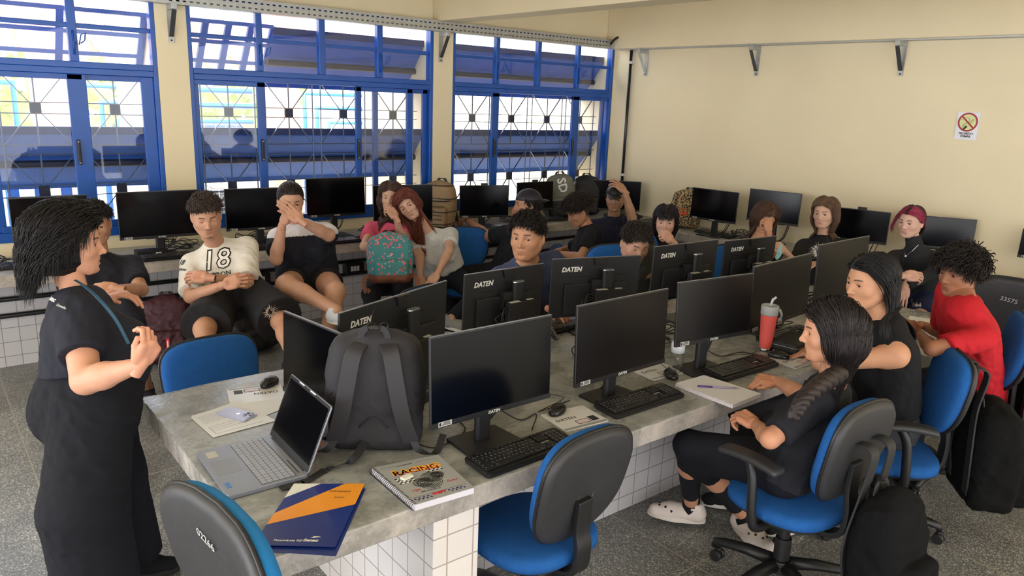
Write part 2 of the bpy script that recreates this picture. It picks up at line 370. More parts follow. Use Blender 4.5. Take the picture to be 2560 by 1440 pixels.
BLUE = mat('blue_enamel', (22, 82, 170), .32, var=.10, scale=6, bump=.05, bscale=40)
BLUE2 = mat('blue_louvre', (52, 96, 178), .5, var=.12, scale=5, bump=.1, bscale=30)
GALV = mat('galvanised_steel', (178, 180, 178), .42, metal=.55, var=.08, scale=20)
DARK = mat('dark_plastic', (24, 24, 26), .45)
BLK = mat('black_plastic', (30, 30, 32), .38, bump=.04, bscale=500)
PANE = glass_mat('window_glass', (.94, .96, .98), .03)
TILE = tile_mat('white_tiles', (226, 220, 216), (168, 158, 150), .105, (.01, .03, 0))
TILE2 = tile_mat('grey_tiles', (205, 203, 206), (150, 146, 144), .105, (.02, .03, 0))
CONC = concrete_mat('polished_concrete', (112, 115, 114), (143, 145, 143), (178, 178, 175), .28)
struct(box('floor', (-4.5, -4.5, -.1), (WX, 6.2, 0), floor_mat()))
struct(box('ceiling', (-4.5, -4.5, 3.3), (WX, 6.6, 3.42), CEIL))
struct(box('wall_right', (WX, -4.5, 0), (WX+.15, 6.6, 3.3), CREAM))
struct(box('trim_1', (6.50, -4.5, 2.60), (WX, WY, 3.3), CREAM, bevel=.01))                  # beam along the right wall
struct(box('trim_2', (4.13, -4.5, TOP), (4.37, WY, 3.3), CEIL, bevel=.008))                 # ceiling beam at the second column
struct(box('trim_3', (1.64, -4.5, TOP), (1.84, WY, 3.3), CEIL, bevel=.008))
bm = bmesh.new(); wins = [(-.70, 1.625), (1.855, 4.135), (4.36, 6.625)]
bx(bm, (-4.5, WY, 0), (WX, 6.6, .85)); bx(bm, (-4.5, WY, TOP), (WX, 6.6, 3.3)); xs = [-4.5]+[v for w in wins for v in w]+[WX]
for i in range(0, len(xs), 2): bx(bm, (xs[i], WY-.02, .85), (xs[i+1], 6.6, TOP))
struct(obj('wall_window', bm, CREAM))
struct(box('trim_4', (-4.5, 6.20, 0), (WX, WY, .63), TILE2))                                 # tiled plinth wall under the bench
# ---------------------------------------------------------------- windows
def window(n, x0, x1, mull, stiles, panes, openings, zt=TOP):
    root = empty('window_%d' % n, (x0, WY, .85)); struct(root); ox = V(x0, WY, .85)
    def part(name, rects, m, y0=0, y1=.06, parent=root, bevel=.004):
        bm = bmesh.new()
        for a, z0, b, z1 in rects: bx(bm, (a-ox.x, y0, z0-ox.z), (b-ox.x, y1, z1-ox.z))
        return obj(name, bm, m, parent, bevel=bevel)
    f = .035
    part('window_frame', [(x0, .85, x0+f, zt), (x1-f, .85, x1, zt), (x0+f, .85, x1-f, .92), (x0+f, zt-.05, x1-f, zt)], BLUE, -.015, .07)
    part('transom', [(x0+f, 2.055, x1-f, 2.10), (x0+f, 2.10, x1-f, 2.145)], BLUE, -.022, .06)
    part('transom', [(x0+f, 2.378, x1-f, 2.412)], BLUE, 0, .04)
    for a, b in mull: part('mullion', [(a, 2.145, b, zt-.05)], BLUE, -.012, .045)
    for a, b, yy in stiles: part('sash_stile', [(a, .92, b, 2.055)], BLUE, yy, yy+.03)
    bm = bmesh.new()                                                                          # sash rails
    for a, b, yy in openings: bx(bm, (a-ox.x, yy, 2.015-ox.z), (b-ox.x, yy+.028, 2.055-ox.z)); bx(bm, (a-ox.x, yy, .92-ox.z), (b-ox.x, yy+.028, .97-ox.z))
    obj('sash_rail', bm, BLUE, root, bevel=.003)
    ms = [x0+f]+[v for m_ in mull for v in m_]+[x1-f]
    for i in range(0, len(ms), 2):
        for z0, z1 in ((2.145, 2.378), (2.412, zt-.05)): part('upper_pane', [(ms[i], z0, ms[i+1], z1)], PANE, .018, .022, bevel=0)
    for a, b, yy in panes: part('sliding_pane', [(a, .97, b, 2.015)], PANE, yy+.012, yy+.016, bevel=0)
    return root, ox, part
def handle(root, ox, x):
    bm = bmesh.new(); beam(bm, V(x, WY-.022, 1.40)-ox, V(x, WY-.022, 1.585)-ox, .024, .02); o = obj('sash_handle', bm, DARK, root, bevel=.006)
    bm = bmesh.new()
    for z in (1.415, 1.57): cyl(bm, V(x, WY-.034, z)-ox, V(x, WY-.030, z)-ox, .005, 8)
    obj('screw', bm, GALV, o)
def latch(root, ox, x):
    bm = bmesh.new(); p = [V(x, -.025, 2.20), V(x+.004, -.03, 2.28), V(x+.03, -.05, 2.26), V(x+.045, -.06, 2.33), V(x+.075, -.06, 2.345), V(x+.065, -.06, 2.29), V(x+.04, -.055, 2.27)]
    tube(bm, [q+V(0, WY, 0)-ox for q in p], .005, 6); cyl(bm, V(x, WY-.02, 2.19)-ox, V(x, WY-.02, 2.36)-ox, .006, 6); obj('latch', bm, BLUE, root, smooth=True)
r1, o1, _ = window(1, *wins[0], [(.30, .35), (1.035, 1.095)], [(-.06, .0, .0), (.47, .53, .02), (1.0, 1.125, -.012), (1.50, 1.59, .01)], [(-.66, -.06, .02), (.53, 1.02, .0), (.0, .47, .02), (1.125, 1.50, .02)], [(-.66, 0, .02), (.5, 1.1, -.012), (1.0, 1.59, .02)])
handle(r1, o1, 1.033); latch(r1, o1, 1.066)
r2, o2, _ = window(2, *wins[1], [(2.405, 2.458), (2.960, 3.018), (3.528, 3.586)], [(1.89, 1.925, .0), (2.392, 2.464, -.012), (3.304, 3.362, -.012), (3.507, 3.556, .03), (3.845, 3.907, -.012), (4.045, 4.10, .03)],
                   [(1.925, 2.392, .0), (3.362, 3.845, -.01), (3.556, 4.045, .03)], [(1.89, 2.464, -.012), (3.304, 3.907, -.012), (3.507, 4.10, .03)])
handle(r2, o2, 2.42); handle(r2, o2, 3.325); latch(r2, o2, 2.432); latch(r2, o2, 3.557)
r3, o3, _ = window(3, *wins[2], [(4.902, 4.950), (5.462, 5.513), (6.050, 6.094)], [(4.38, 4.40, .0), (4.868, 4.958, -.012), (6.008, 6.115, -.012), (6.503, 6.56, .03)],
                   [(4.40, 4.868, .0), (6.115, 6.503, -.01)], [(4.38, 4.958, -.012), (6.008, 6.56, -.012)])
handle(r3, o3, 4.905); handle(r3, o3, 6.03); latch(r3, o3, 4.925); latch(r3, o3, 6.072)
# security grilles: rods, crossed bars and square plates
def grille(n, xs_, zc, hw, label):
    root = empty('window_grille', (xs_[0], 6.56, .9), 0, label, 'window grille', 'steel grilles outside the windows'); ox = V(xs_[0], 6.56, .9)
    rod = mat('grille_steel', (96, 108, 128), .35, metal=.6)
    for x in xs_:
        for z in zc:
            bm = bmesh.new()
            for sx_ in (-1, 1):
                for sz in (-1, 1): beam(bm, V(x+sx_*hw*.97, 6.56, z+sz*.265)-ox, V(x+sx_*.02, 6.56, z+sz*.02)-ox, .012, .006)
            beam(bm, V(x, 6.56, z-.27)-ox, V(x, 6.56, z+.27)-ox, .010, .006); obj('crossed_bars', bm, rod, root)
            box('plate', tuple(V(x-.036, 6.55, z-.036)-ox), tuple(V(x+.036, 6.572, z+.036)-ox), mat('grille_plate', (34, 42, 66), .5), root)
    bm = bmesh.new()
    for x in xs_:
        for s_ in (-1, 1): cyl(bm, V(x+s_*hw, 6.56, .90)-ox, V(x+s_*hw, 6.56, 2.08)-ox, .006, 6)
    obj('upright_rods', bm, rod, root); bm = bmesh.new()
    for z in zc:
        for dz in (-.04, .04, -.27, .27): cyl(bm, V(xs_[0]-hw-.05, 6.565, z+dz)-ox, V(xs_[-1]+hw+.05, 6.565, z+dz)-ox, .0035 if abs(dz) < .1 else .005, 6)
    obj('cross_rods', bm, rod, root)
grille(1, [.80, 1.325], [1.805, 1.20], .222, 'steel security grille with two columns of crossed bars behind the leftmost window')
grille(2, [2.19, 2.714, 3.236, 3.76], [1.805, 1.18], .222, 'steel security grille with crossed bars and dark plates behind the middle window')
grille(3, [4.70, 5.222, 5.735, 6.24], [1.792, 1.175], .222, 'steel security grille with blue plates behind the window nearest the corner')
# outside: projecting piers and the big blue louvres
for i, (a, b) in enumerate([(-.95, -.70), (1.625, 1.855), (4.135, 4.36), (6.65, 6.9)]): struct(box('trim_%d' % (5+i), (a, 6.6, -.3), (b, 7.9, 3.3), CREAM))
def louvre(x0, x1, z, label, lattice=False):
    root = empty('louvre', (x0, 6.62, z), 0, label, 'louvre', 'blue sheet metal louvres outside the windows'); w = x1-x0
    if not lattice:
        bm = bmesh.new(); pr = [(0, 0), (0, -.07), (.15, -.24), (.16, -.27), (.35, -.46), (.35, -.50), (.38, -.50), (.38, -.45), (.17, -.23), (.03, -.06), (.03, 0)]
        a = [bm.verts.new((0, y, zz)) for y, zz in pr]; b = [bm.verts.new((w, y, zz)) for y, zz in pr]; n = len(pr)
        for k in range(n): bm.faces.new((a[k], b[k], b[(k+1) % n], a[(k+1) % n]))
        bm.faces.new(list(reversed(a))); bm.faces.new(b); obj('blade', bm, BLUE2, root)
        box('edge_strip', (0, -.012, -.06), (w, 0, 0), mat('louvre_edge', (34, 52, 104), .6, var=.25, scale=30), root)
        bm = bmesh.new(); cyl(bm, V(0, .16, -.29), V(w, .16, -.29), .03, 10); obj('shadow_bar', bm, mat('louvre_shadow', (30, 36, 60), .5), root)  # added dark tube, stands in for the shadow band across the blade
    else:
        bm = bmesh.new()
        for k in range(5): beam(bm, V(w*k/4*.98+.02, 0, 0), V(w*k/4*.98+.02, .35, -.46), .05, .03)
        for t in (0, .33, .66, 1): beam(bm, V(0, .35*t, -.46*t), V(w, .35*t, -.46*t), .045, .03)
        obj('frame', bm, BLUE2, root)
louvre(-.70, 1.625, 1.67, 'lower blue louvre outside the leftmost window'); louvre(1.855, 4.135, 1.67, 'lower blue louvre outside the middle window'); louvre(4.36, 6.65, 1.67, 'lower blue louvre outside the window by the corner')
louvre(-.70, 1.625, 2.52, 'open blue louvre lattice across the top of the leftmost window', True); louvre(2.62, 4.135, 2.52, 'upper blue louvre outside the right half of the middle window')
louvre(1.855, 2.62, 2.52, 'open blue louvre lattice across the top left of the middle window', True); louvre(4.36, 6.65, 2.52, 'upper blue louvre outside the window by the corner')
# yard: ground, breeze-block wall, pillars, rails, roof
struct(box('trim_9', (-14, 6.6, -.5), (24, 40, -.3), mat('yard_paving', (214, 210, 200), .8, var=.06, scale=1)))
bm = bmesh.new(); cs = .2
for j in range(0, 40):
    for k in range(0, 13):
        y = 7.9+j*cs; z = -.3+k*cs; t = .022
        if y > 15.9: continue
        bx(bm, (8.3, y, z), (8.42, y+t, z+cs)); bx(bm, (8.3, y+cs-t, z), (8.42, y+cs, z+cs)); bx(bm, (8.3, y+t, z), (8.42, y+cs-t, z+t)); bx(bm, (8.3, y+t, z+cs-t), (8.42, y+cs-t, z+cs))
led(obj('breeze_block_wall', bm, mat('pale_concrete', (222, 216, 200), .8, var=.06, scale=9)), 'white pierced breeze block wall in the yard beyond the corner window', 'wall')
def pillar(x, y, l):
    root = empty('pillar', (x, y, -.3), 0, l, 'pillar', 'orange pillars in the yard')
    box('shaft', (-.16, -.16, 0), (.16, .16, 3.2), mat('orange_render', (222, 160, 134), .8, var=.15, scale=8, bump=.5, bscale=24, stretch=(3, 3, .4)), root)
    box('base', (-.20, -.20, 0), (.20, .20, .35), mat('orange_render', (222, 160, 134), .8), root)
pillar(1.24, 9, 'orange rendered pillar outside behind the leftmost window'); pillar(3.64, 9, 'orange rendered pillar outside behind the middle window')
def rails(x0, x1, y, l, flip=1):
    root = empty('railing', (x0, y, 0), 0, l, 'railing', 'blue tube railings in the yard'); w = x1-x0; LB = mat('light_blue_paint', (66, 130, 206), .4)
    for k, (zt_, r) in enumerate(((1.97, .035), (1.80, .035), (1.62, .03))):
        i0 = .12+k*.16; xa, xb = (0 if flip < 0 else i0), (w if flip > 0 else w-i0); bm = bmesh.new(); xe = xa if flip > 0 else xb; xo = xb if flip > 0 else xa
        tube(bm, [V(xo, 0, zt_), V(xe, 0, zt_), V(xe, 0, .2)], r, 8); obj('tube', bm, LB, root, smooth=True)
    bm = bmesh.new()
    tube(bm, [V(0 if flip > 0 else w-.6, 0, 1.5), V(.6 if flip > 0 else w, 0, 1.5)], .035, 8); beam(bm, V(w*.45, 0, 1.62), V(w*.7, 0, 1.3), .04); obj('cross_tube', bm, LB, root)
    bm = bmesh.new()
    for i in range(int(w/.12)): cyl(bm, V(i*.12, 0, .2), V(i*.12, 0, 1.6), .004, 4)
    for i in range(10): cyl(bm, V(0, 0, .2+i*.14), V(w, 0, .2+i*.14), .003, 4)
    obj('mesh', bm, mat('mesh_white', (225, 228, 230), .5), root)
rails(-.9, 1.05, 9, 'blue tube railing in the yard left of the first orange pillar', -1); rails(1.42, 3.3, 9.05, 'blue tube railing in the yard between the two orange pillars'); rails(3.85, 5.9, 9.1, 'blue tube railing in the yard right of the second orange pillar')
bm = bmesh.new()
for i in range(26):
    x = -3+i*.45
    for k in range(6): tube(bm, [V(x, 11.6+k*.42, 2.38+k*.11), V(x, 12.1+k*.42, 2.5+k*.11)], .16, 8, .13)
led(obj('tiled_roof', bm, mat('terracotta', (196, 150, 132), .8, var=.2, scale=5)), 'terracotta tiled roof of a low building across the yard', 'roof')
for i, x in enumerate((-2.2, .2, 5.2)): led(box('roof_post', (x, 11.7, -.3), (x+.14, 11.84, 2.5), mat('post_white', (225, 222, 215), .7)), ('left', 'middle', 'right')[i]+' white post holding up the tiled roof across the yard', 'post', 'posts of the tiled roof')
bm = bmesh.new()
STR = [(36, 84, 168), (205, 40, 48), (230, 232, 235)]
for i in range(26):
    root_ = None
fn = empty('slat_fence', (-1.4, 8.1, -.3), 0, 'red, white and blue slat fence low in the yard beyond the leftmost window', 'fence')
for i in range(27):
    c = STR[(0, 1, 0, 2)[i % 4]] if i < 12 else STR[(0, 2)[i % 2]]
    box('slat', (i*.105, 0, 0), (i*.105+.09, .03, 1.35), mat('slat_%d' % c[0], c, .5), fn)
# parked vehicle
vr = empty('vehicle', (2.86, 9.35, -.3), 0, 'white vehicle with a dark slatted grille parked in the yard', 'vehicle')
WH = mat('vehicle_white', (236, 236, 238), .25, coat=.4)
box('body', (-.75, .1, .35), (.95, 2.4, 1.30), WH, vr, bevel=.08); box('bumper', (-.72, -.02, .3), (.92, .14, .62), WH, vr, bevel=.04)
bm = bmesh.new()
for k in range(7): bx(bm, (-.45, .06, .72+k*.055), (.65, .11, .745+k*.055))
obj('grille', bm, mat('grille_dark', (40, 52, 74), .4), vr)
bm = bmesh.new(); tube(bm, [V(.1+.14*math.cos(t), .04, 1.18+.07*math.sin(t)) for t in np.linspace(0, 2*PI, 25)], .012, 6, cap=False)
tube(bm, [V(.03, .04, 1.15), V(.06, .04, 1.21)], .012, 6); tube(bm, [V(.14, .04, 1.15), V(.17, .04, 1.21)], .012, 6); tube(bm, [V(.045, .04, 1.175), V(.155, .04, 1.185)], .010, 6); obj('emblem', bm, GALV, vr)
box('windscreen', (-.6, .9, 1.30), (.8, 2.2, 1.85), mat('vehicle_glass', (60, 72, 88), .1), vr, bevel=.1)
bm = bmesh.new(); r_ = np.random.default_rng(5)
for i in range(900):
    p = V(r_.uniform(-4, 7), r_.uniform(15, 18), r_.uniform(.8, 2.7)); a = r_.uniform(0, 6.28); s_ = r_.uniform(.12, .3)
    vs = [bm.verts.new(p+V(math.cos(a+k*2.1)*s_, r_.uniform(-.1, .1), math.sin(a+k*2.1)*s_)) for k in range(3)]; bm.faces.new(vs)
tag(obj('hedge_leaves', bm, mat('leaf_green', (158, 172, 112), .7, var=.3, scale=2)), 'sunlit green leaves of the hedge behind the yard', 'foliage', kind='stuff')
# ---------------------------------------------------------------- perforated cable trays and their brackets
def tray(name, a, b, face, label):
    """front lip with two rows of slots (real holes), bottom, rear lip"""
    a = Vector(a); b = Vector(b); d = (b-a).normalized(); L = (b-a).length; face = Vector(face)
    root = empty(name, a, 0, label, 'cable tray'); bm = bmesh.new(); H_ = .095; st = .05; n = int(L/st)
    zs = [0, .018, .030, .060, .072, H_]
    for i in range(n):
        s0 = i*st; cuts = [s0, s0+.012, s0+.036, s0+st]
        for zi in range(5):
            for ci in range(3):
                if ci == 1 and zi in (1, 3): continue
                p = [d*cuts[ci]+V(0, 0, zs[zi]), d*cuts[ci+1]+V(0, 0, zs[zi]), d*cuts[ci+1]+V(0, 0, zs[zi+1]), d*cuts[ci]+V(0, 0, zs[zi+1])]
                bm.faces.new([bm.verts.new(q) for q in p])
    bmesh.ops.remove_doubles(bm, verts=bm.verts, dist=.0004)
    o = obj('slotted_side', bm, GALV, root); so = o.modifiers.new('s', 'SOLIDIFY'); so.thickness = .0015
    bm = bmesh.new(); w = -face*.10
    vs = [bm.verts.new(q) for q in (V(0, 0, 0), d*L, d*L+w, w)]; bm.faces.new(vs)
    vs = [bm.verts.new(q) for q in (w, d*L+w, d*L+w+V(0, 0, .07), w+V(0, 0, .07))]; bm.faces.new(vs); o = obj('tray_bottom', bm, GALV, root); so = o.modifiers.new('s', 'SOLIDIFY'); so.thickness = .0015
    return root
tray('cable_tray', (-.7, 6.33, 2.60), (6.53, 6.33, 2.60), (0, -1, 0), 'perforated galvanised cable tray running above the windows')
tray('cable_tray', (6.53, 6.33, 2.59), (6.53, -1.0, 2.59), (-1, 0, 0), 'perforated galvanised cable tray running along the right wall')
led(box('tray_joint', (6.44, 6.322, 2.605), (6.545, 6.328, 2.69), GALV), 'small flat joint plate where the two cable trays meet', 'plate')
def bracket(p, out, label, dark=True):
    """triangular bracket: arm under the tray, wall leg, diagonal strut"""
    root = empty('tray_bracket', p, 0, label, 'bracket', 'brackets under the cable tray'); o = Vector(out)
    bm = bmesh.new(); beam(bm, V(0, 0, -.02), o*.145+V(0, 0, -.02), .04, .04); obj('arm', bm, GALV, root, bevel=.002)
    bm = bmesh.new(); beam(bm, o*.006+V(0, 0, 0), o*.006+V(0, 0, -.28), .042, .008, up=o); obj('wall_leg', bm, GALV, root)
    bm = bmesh.new(); beam(bm, o*.135+V(0, 0, -.045), o*.018+V(0, 0, -.235), .035, .004, up=o); obj('strut', bm, mat('strut_grey', (88, 90, 94), .4, metal=.5) if dark else GALV, root)
    bm = bmesh.new(); cyl(bm, o*.011+V(0, 0, -.262), o*.016+V(0, 0, -.262), .007, 8); obj('screw', bm, mat('screw_dark', (50, 50, 52), .4, metal=.8), root)
bracket(V(1.735, 6.43, 2.60), (0, -1, 0), 'cable tray bracket on the pier between the left and middle windows'); bracket(V(4.21, 6.43, 2.60), (0, -1, 0), 'cable tray bracket on the pier between the middle and corner windows')
bracket(V(6.65, 5.955, 2.59), (-1, 0, 0), 'pale cable tray bracket on the right wall beside the black pipe', False); bracket(V(6.65, 4.52, 2.59), (-1, 0, 0), 'middle cable tray bracket on the right wall'); bracket(V(6.65, 3.12, 2.59), (-1, 0, 0), 'cable tray bracket on the right wall nearest the no smoking sign')
# black conduit in the corner
pr = empty('conduit', (6.62, 6.17, .75), 0, 'black vertical conduit pipe in the corner right of the windows', 'pipe')
bm = bmesh.new(); tube(bm, [V(0, 0, 0), V(0, 0, 1.88)], .017, 12); obj('pipe', bm, mat('black_pipe', (26, 26, 28), .3), pr, smooth=True)
for z in (.42, 1.69): bm = bmesh.new(); tube(bm, [V(0, 0, z), V(0, 0, z+.03)], .021, 12); bx(bm, (.004, -.035, z), (.03, .035, z+.025)); obj('pipe_clamp', bm, mat('clamp_white', (205, 205, 200), .5), pr)
cable('tray_cable', [V(6.60, 6.17, 2.62), V(6.59, 6.19, 2.70), V(6.56, 6.24, 2.735), V(6.50, 6.28, 2.72), V(6.45, 6.29, 2.69), V(6.40, 6.29, 2.64)], .014, None, 'thick black cable arching over the tray corner')
# wires hanging behind the tray
for (px, py0, py1), l in (((1467, 120, 152), 'thin black wire sticking out of the tray above the corner window'), ((1514, 86, 160), 'thin curved wire hanging at the right end of the window tray')):
    pass
# fluted band: no smoking sign
sg = empty('no_smoking_sign', (6.647, 2.53, 1.93), 0, 'white no smoking sign with a red circle on the right wall', 'sign')
SW, SH = .165, .212
box('plate', (-.004, -SW/2, -SH/2), (0, SW/2, SH/2), mat('sign_white', (226, 228, 236), .35), sg)
def sgM(y, z, k=.0045): return Matrix(((0, 0, -1, -k), (-1, 0, 0, y), (0, 1, 0, z), (0, 0, 0, 1)))
bm = bmesh.new(); prism(bm, [(.062*math.cos(t), .062*math.sin(t)) for t in np.linspace(0, 2*PI, 49)[:-1]], 0, .0005, sgM(0, .030)); obj('yellow_disc', bm, mat('sign_yellow', (216, 222, 158), .5), sg)
bm = bmesh.new(); n = 48; 
for k in range(n):
    t0, t1 = 2*PI*k/n, 2*PI*(k+1)/n; prism(bm, [(.0735*math.cos(t0), .0735*math.sin(t0)), (.0735*math.cos(t1), .0735*math.sin(t1)), (.061*math.cos(t1), .061*math.sin(t1)), (.061*math.cos(t0), .061*math.sin(t0))], 0, .0008, sgM(0, .030, .0052))
beam_ = [(-.05, .040), (-.042, .048), (.05, -.040), (.042, -.048)]; prism(bm, beam_, 0, .001, sgM(0, .030, .0062)); obj('red_ring', bm, mat('sign_red', (165, 28, 42), .5), sg)
bm = bmesh.new(); A_ = lambda x, y: sgM(0, .030, .0057) @ V(x, y, 0)
for pts in ([(-.026, -.050), (-.034, -.034), (-.030, -.022), (-.012, -.010), (.006, .004), (.010, .022), (-.004, .036), (-.020, .034)], [(-.020, -.040), (-.024, -.030), (-.014, -.022)], [(.012, -.004), (.036, .026), (.044, .018), (.018, -.014)], [(-.054, .018), (-.030, .026), (-.012, .022)]): tube(bm, [A_(*p) for p in pts], .0011, 5)
prism(bm, [(-.030, -.052), (-.008, -.026), (.004, -.036), (-.018, -.060)], 0, .0005, sgM(0, .030, .0057)); obj('cigarette_drawing', bm, mat('sign_black', (28, 26, 34), .5), sg)
text('lettering', 'PROIBIDO', .023, mat('sign_black', (28, 26, 34), .5), sg, sgM(.0, -.066), .0003, 'CENTER', bold=.0008); text('lettering', 'FUMAR', .023, mat('sign_black', (28, 26, 34), .5), sg, sgM(.0, -.088), .0003, 'CENTER', bold=.0008)
# ---------------------------------------------------------------- concrete benches
def slab(name, lo, hi, label, m=CONC, chips=True, seed=1):
    """cast concrete top with slightly worn arrises"""
    bm = bmesh.new(); bx(bm, lo, hi); bmesh.ops.subdivide_edges(bm, edges=[e for e in bm.edges if e.calc_length() > .5], cuts=int((hi[0]-lo[0])/.03) if False else 60, use_grid_fill=True)
    r_ = random.Random(seed)
    for v in bm.verts:
        ex = min(abs(v.co.x-lo[0]), abs(v.co.x-hi[0])) < .001; ey = min(abs(v.co.y-lo[1]), abs(v.co.y-hi[1])) < .001; ez = abs(v.co.z-hi[2]) < .001
        if (ex or ey) and ez: v.co.z -= r_.random()**3*.010; v.co.y += (r_.random()**2)*.004*(1 if v.co.y < (lo[1]+hi[1])/2 else -1)
        elif ex or ey: v.co.y += r_.uniform(0, .003)*(1 if v.co.y < (lo[1]+hi[1])/2 else -1)
    return led(obj(name, bm, m, bevel=.006), label, 'table top')
TX0, TX1, TY0, TY1 = .647, 5.15, 1.816, 3.21
slab('concrete_worktop', (TX0, TY0, .668), (TX1, TY1, .75), 'long polished concrete table top carrying both rows of computers')
CONC2 = concrete_mat('bench_concrete', (130, 132, 130), (158, 158, 154), (182, 180, 176), .36)
slab('concrete_bench', (-4.4, 5.815, .665), (6.10, WY, .75), 'concrete bench top along the windows', CONC2, seed=2)
slab('concrete_bench', (6.10, -3.0, .665), (WX, WY, .75), 'concrete bench top along the right wall', CONC2, seed=3)
led(box('tiled_support', (1.195, 1.825, 0), (1.378, 3.2, .668), TILE, bevel=.003), 'white tiled cross wall under the near end of the long table', 'support wall')
led(box('tiled_support', (1.378, 2.29, 0), (5.05, 2.74, .668), TILE2, bevel=.003), 'low grey tiled wall running lengthwise under the long table', 'support wall')
# conduits and sockets under the window bench
for z, l in ((.50, 'upper black conduit under the window bench'), (.38, 'lower black conduit under the window bench')):
    bm = bmesh.new(); cyl(bm, V(-4.3, 6.175, z), V(6.0, 6.175, z), .018, 10); led(obj('conduit', bm, mat('black_pipe', (26, 26, 28), .3), smooth=True), l, 'pipe')
def socket(x, label, g='socket boxes under the window bench'):
    root = empty('socket_box', (x, 6.15, .44), 0, label, 'socket box', g); box('housing', (-.09, -.03, -.045), (.09, .05, .05), DARK, root, bevel=.004)
    for i in range(3): box('module', (-.045+i*.030, -.034, -.02), (-.022+i*.030, -.028, .025), mat('module_white', (210, 208, 205), .5), root)
socket(at(648, 705, y=6.15).x, 'black socket box with white modules beside the boy in the white tee'); socket(at(885, 690, y=6.15).x, 'black socket box under the bench left of the floral backpack')
# ================================================================ builders
SCREEN = mat('screen_glass', (5, 5, 8), .16, spec=.3)
SCREENM = mat('screen_matte', (8, 8, 10), .34, spec=.4)
MBODY = mat('monitor_body', (34, 35, 38), .42, bump=.05, bscale=600)
WHT = mat('print_white', (226, 226, 222), .5)
STK = mat('sticker_silver', (190, 190, 186), .4)
FAB = mat('chair_fabric', (34, 92, 162), .85, var=.06, scale=30, bump=.35, wave=260, spec=.2)
SHELL = mat('chair_shell', (46, 46, 49), .5, var=.12, scale=9, bump=.1, bscale=120)
CABLE = mat('black_cable', (22, 22, 24), .45)
def monitor(tl, tr, zt, label, back=False, logo=True, pc=True, group=None, wfix=None, tilt=2, cam_top=False, base=True, zb=.75, shift=0, hscale=1, matte=False, silver=True):
    a = at(*tl, z=zt); b = at(*tr, z=zt)
    if back: a, b = b, a
    d = b-a; w = d.length
    if wfix:
        if wfix > 0: b = a+d.normalized()*wfix
        else: a = b+(-d.normalized())*(-wfix)
        w = abs(wfix)
    c = (a+b)/2; rz = math.atan2((b-a).y, (b-a).x); h = .335*w/.55*hscale
    root = empty('monitor', (c.x, c.y, zb), rz, label, 'monitor', group); T = zt-zb
    A = empty_M = Matrix.Translation((0, 0, T-h/2)) @ Matrix.Rotation(math.radians(-tilt), 4, 'X') @ Matrix.Translation((0, 0, -(T-h/2)))
    def part(name, bm, m, par=root, **k):
        bmesh.ops.transform(bm, matrix=A, verts=bm.verts); return obj(name, bm, m, par, **k)
    bm = bmesh.new(); bx(bm, (-w/2, 0, T-h), (w/2, .012, T)); bx(bm, (-w*.36, .012, T-h*.93), (w*.36, .032, T-h*.42)); p = part('housing', bm, MBODY, bevel=.003)
    bm = bmesh.new(); bx(bm, (-w/2+.005, -.0012, T-h+.020), (w/2-.005, 0, T-.006)); part('screen', bm, SCREENM if matte else SCREEN, p)
    bm = bmesh.new(); bx(bm, (-w/2, -.003, T-h), (w/2, 0, T-h+.018)); part('chin', bm, DARK, p, bevel=.001)
    if silver: bm = bmesh.new(); bx(bm, (-w/2+.001, .0005, T), (w/2-.001, .0115, T+.0012)); part('top_edge', bm, mat('edge_grey', (120, 122, 126), .35, metal=.3), p)
    if logo: text('logo', 'DATEN', .016, WHT, p, A @ Matrix(((1, 0, 0, 0), (0, 0, -1, -.0034), (0, 1, 0, T-h+.0035), (0, 0, 0, 1))), .0002, 'CENTER', .12, .0003)
    bm = bmesh.new(); bx(bm, (-w/2+.03, -.0036, T-h+.003), (-w/2+.085, -.003, T-h+.021)); st = part('asset_sticker', bm, STK, p)
    bm = bmesh.new()
    for i in range(4): bx(bm, (-w/2+.045+.002*i, -.0039, T-h+.007+.0035*i), (-w/2+.080-.003*(i % 2), -.0036, T-h+.009+.0035*i))
    bx(bm, (-w/2+.033, -.0039, T-h+.006), (-w/2+.041, -.0036, T-h+.018)); part('sticker_print', bm, DARK, st)
    if back:
        text('logo', 'DATEN', .036, WHT, p, A @ Matrix(((-1, 0, 0, w/2-.058), (0, 0, 1, .0125), (0, 1, 0, T-.072), (0, 0, 0, 1))), .0003, 'LEFT', .2, .0012)
        bm = bmesh.new(); bx(bm, (-w*.30, .0122, T-.105), (w*.30, .0136, T-.100)); part('vent_groove', bm, mat('groove', (12, 12, 13), .6), p)
        bm = bmesh.new(); prism(bm, [(-.042, .018), (.042, .018), (.030, -.024), (-.030, -.024)], 0, .012, Matrix(((-1, 0, 0, -w*.03), (0, 0, 1, .012), (0, 1, 0, T-.018), (0, 0, 0, 1)))); part('camera_housing', bm, DARK, p, bevel=.002)
        bm = bmesh.new()
        for k in range(9): bx(bm, (-.02+.006*k, .0322, T-h*.62), (-.018+.006*k, .0335, T-h*.45))
        part('vents', bm, mat('groove', (12, 12, 13), .6), p)
    if cam_top: bm = bmesh.new(); bx(bm, (-.035, .0, T), (.035, .02, T+.022)); part('camera', bm, DARK, p, bevel=.003)
    # stand
    bm = bmesh.new(); out = [(x*.9, y) for x, y in rrect(.075, .030, .0149, 6)]; prism(bm, out, .012, T-.062, Matrix.Translation((-.045 if back else 0, .062, 0))); col = obj('stand_column', bm, MBODY, root, smooth=False, bevel=.0015)
    bm = bmesh.new(); prism(bm, [(x*.9, y) for x, y in rrect(.075, .030, .0149, 6)], T-.062, T-.058, Matrix.Translation((-.045 if back else 0, .062, 0)), 1.03, 1.0); obj('column_cap', bm, mat('cap_silver', (175, 178, 182), .25, metal=.7), col)
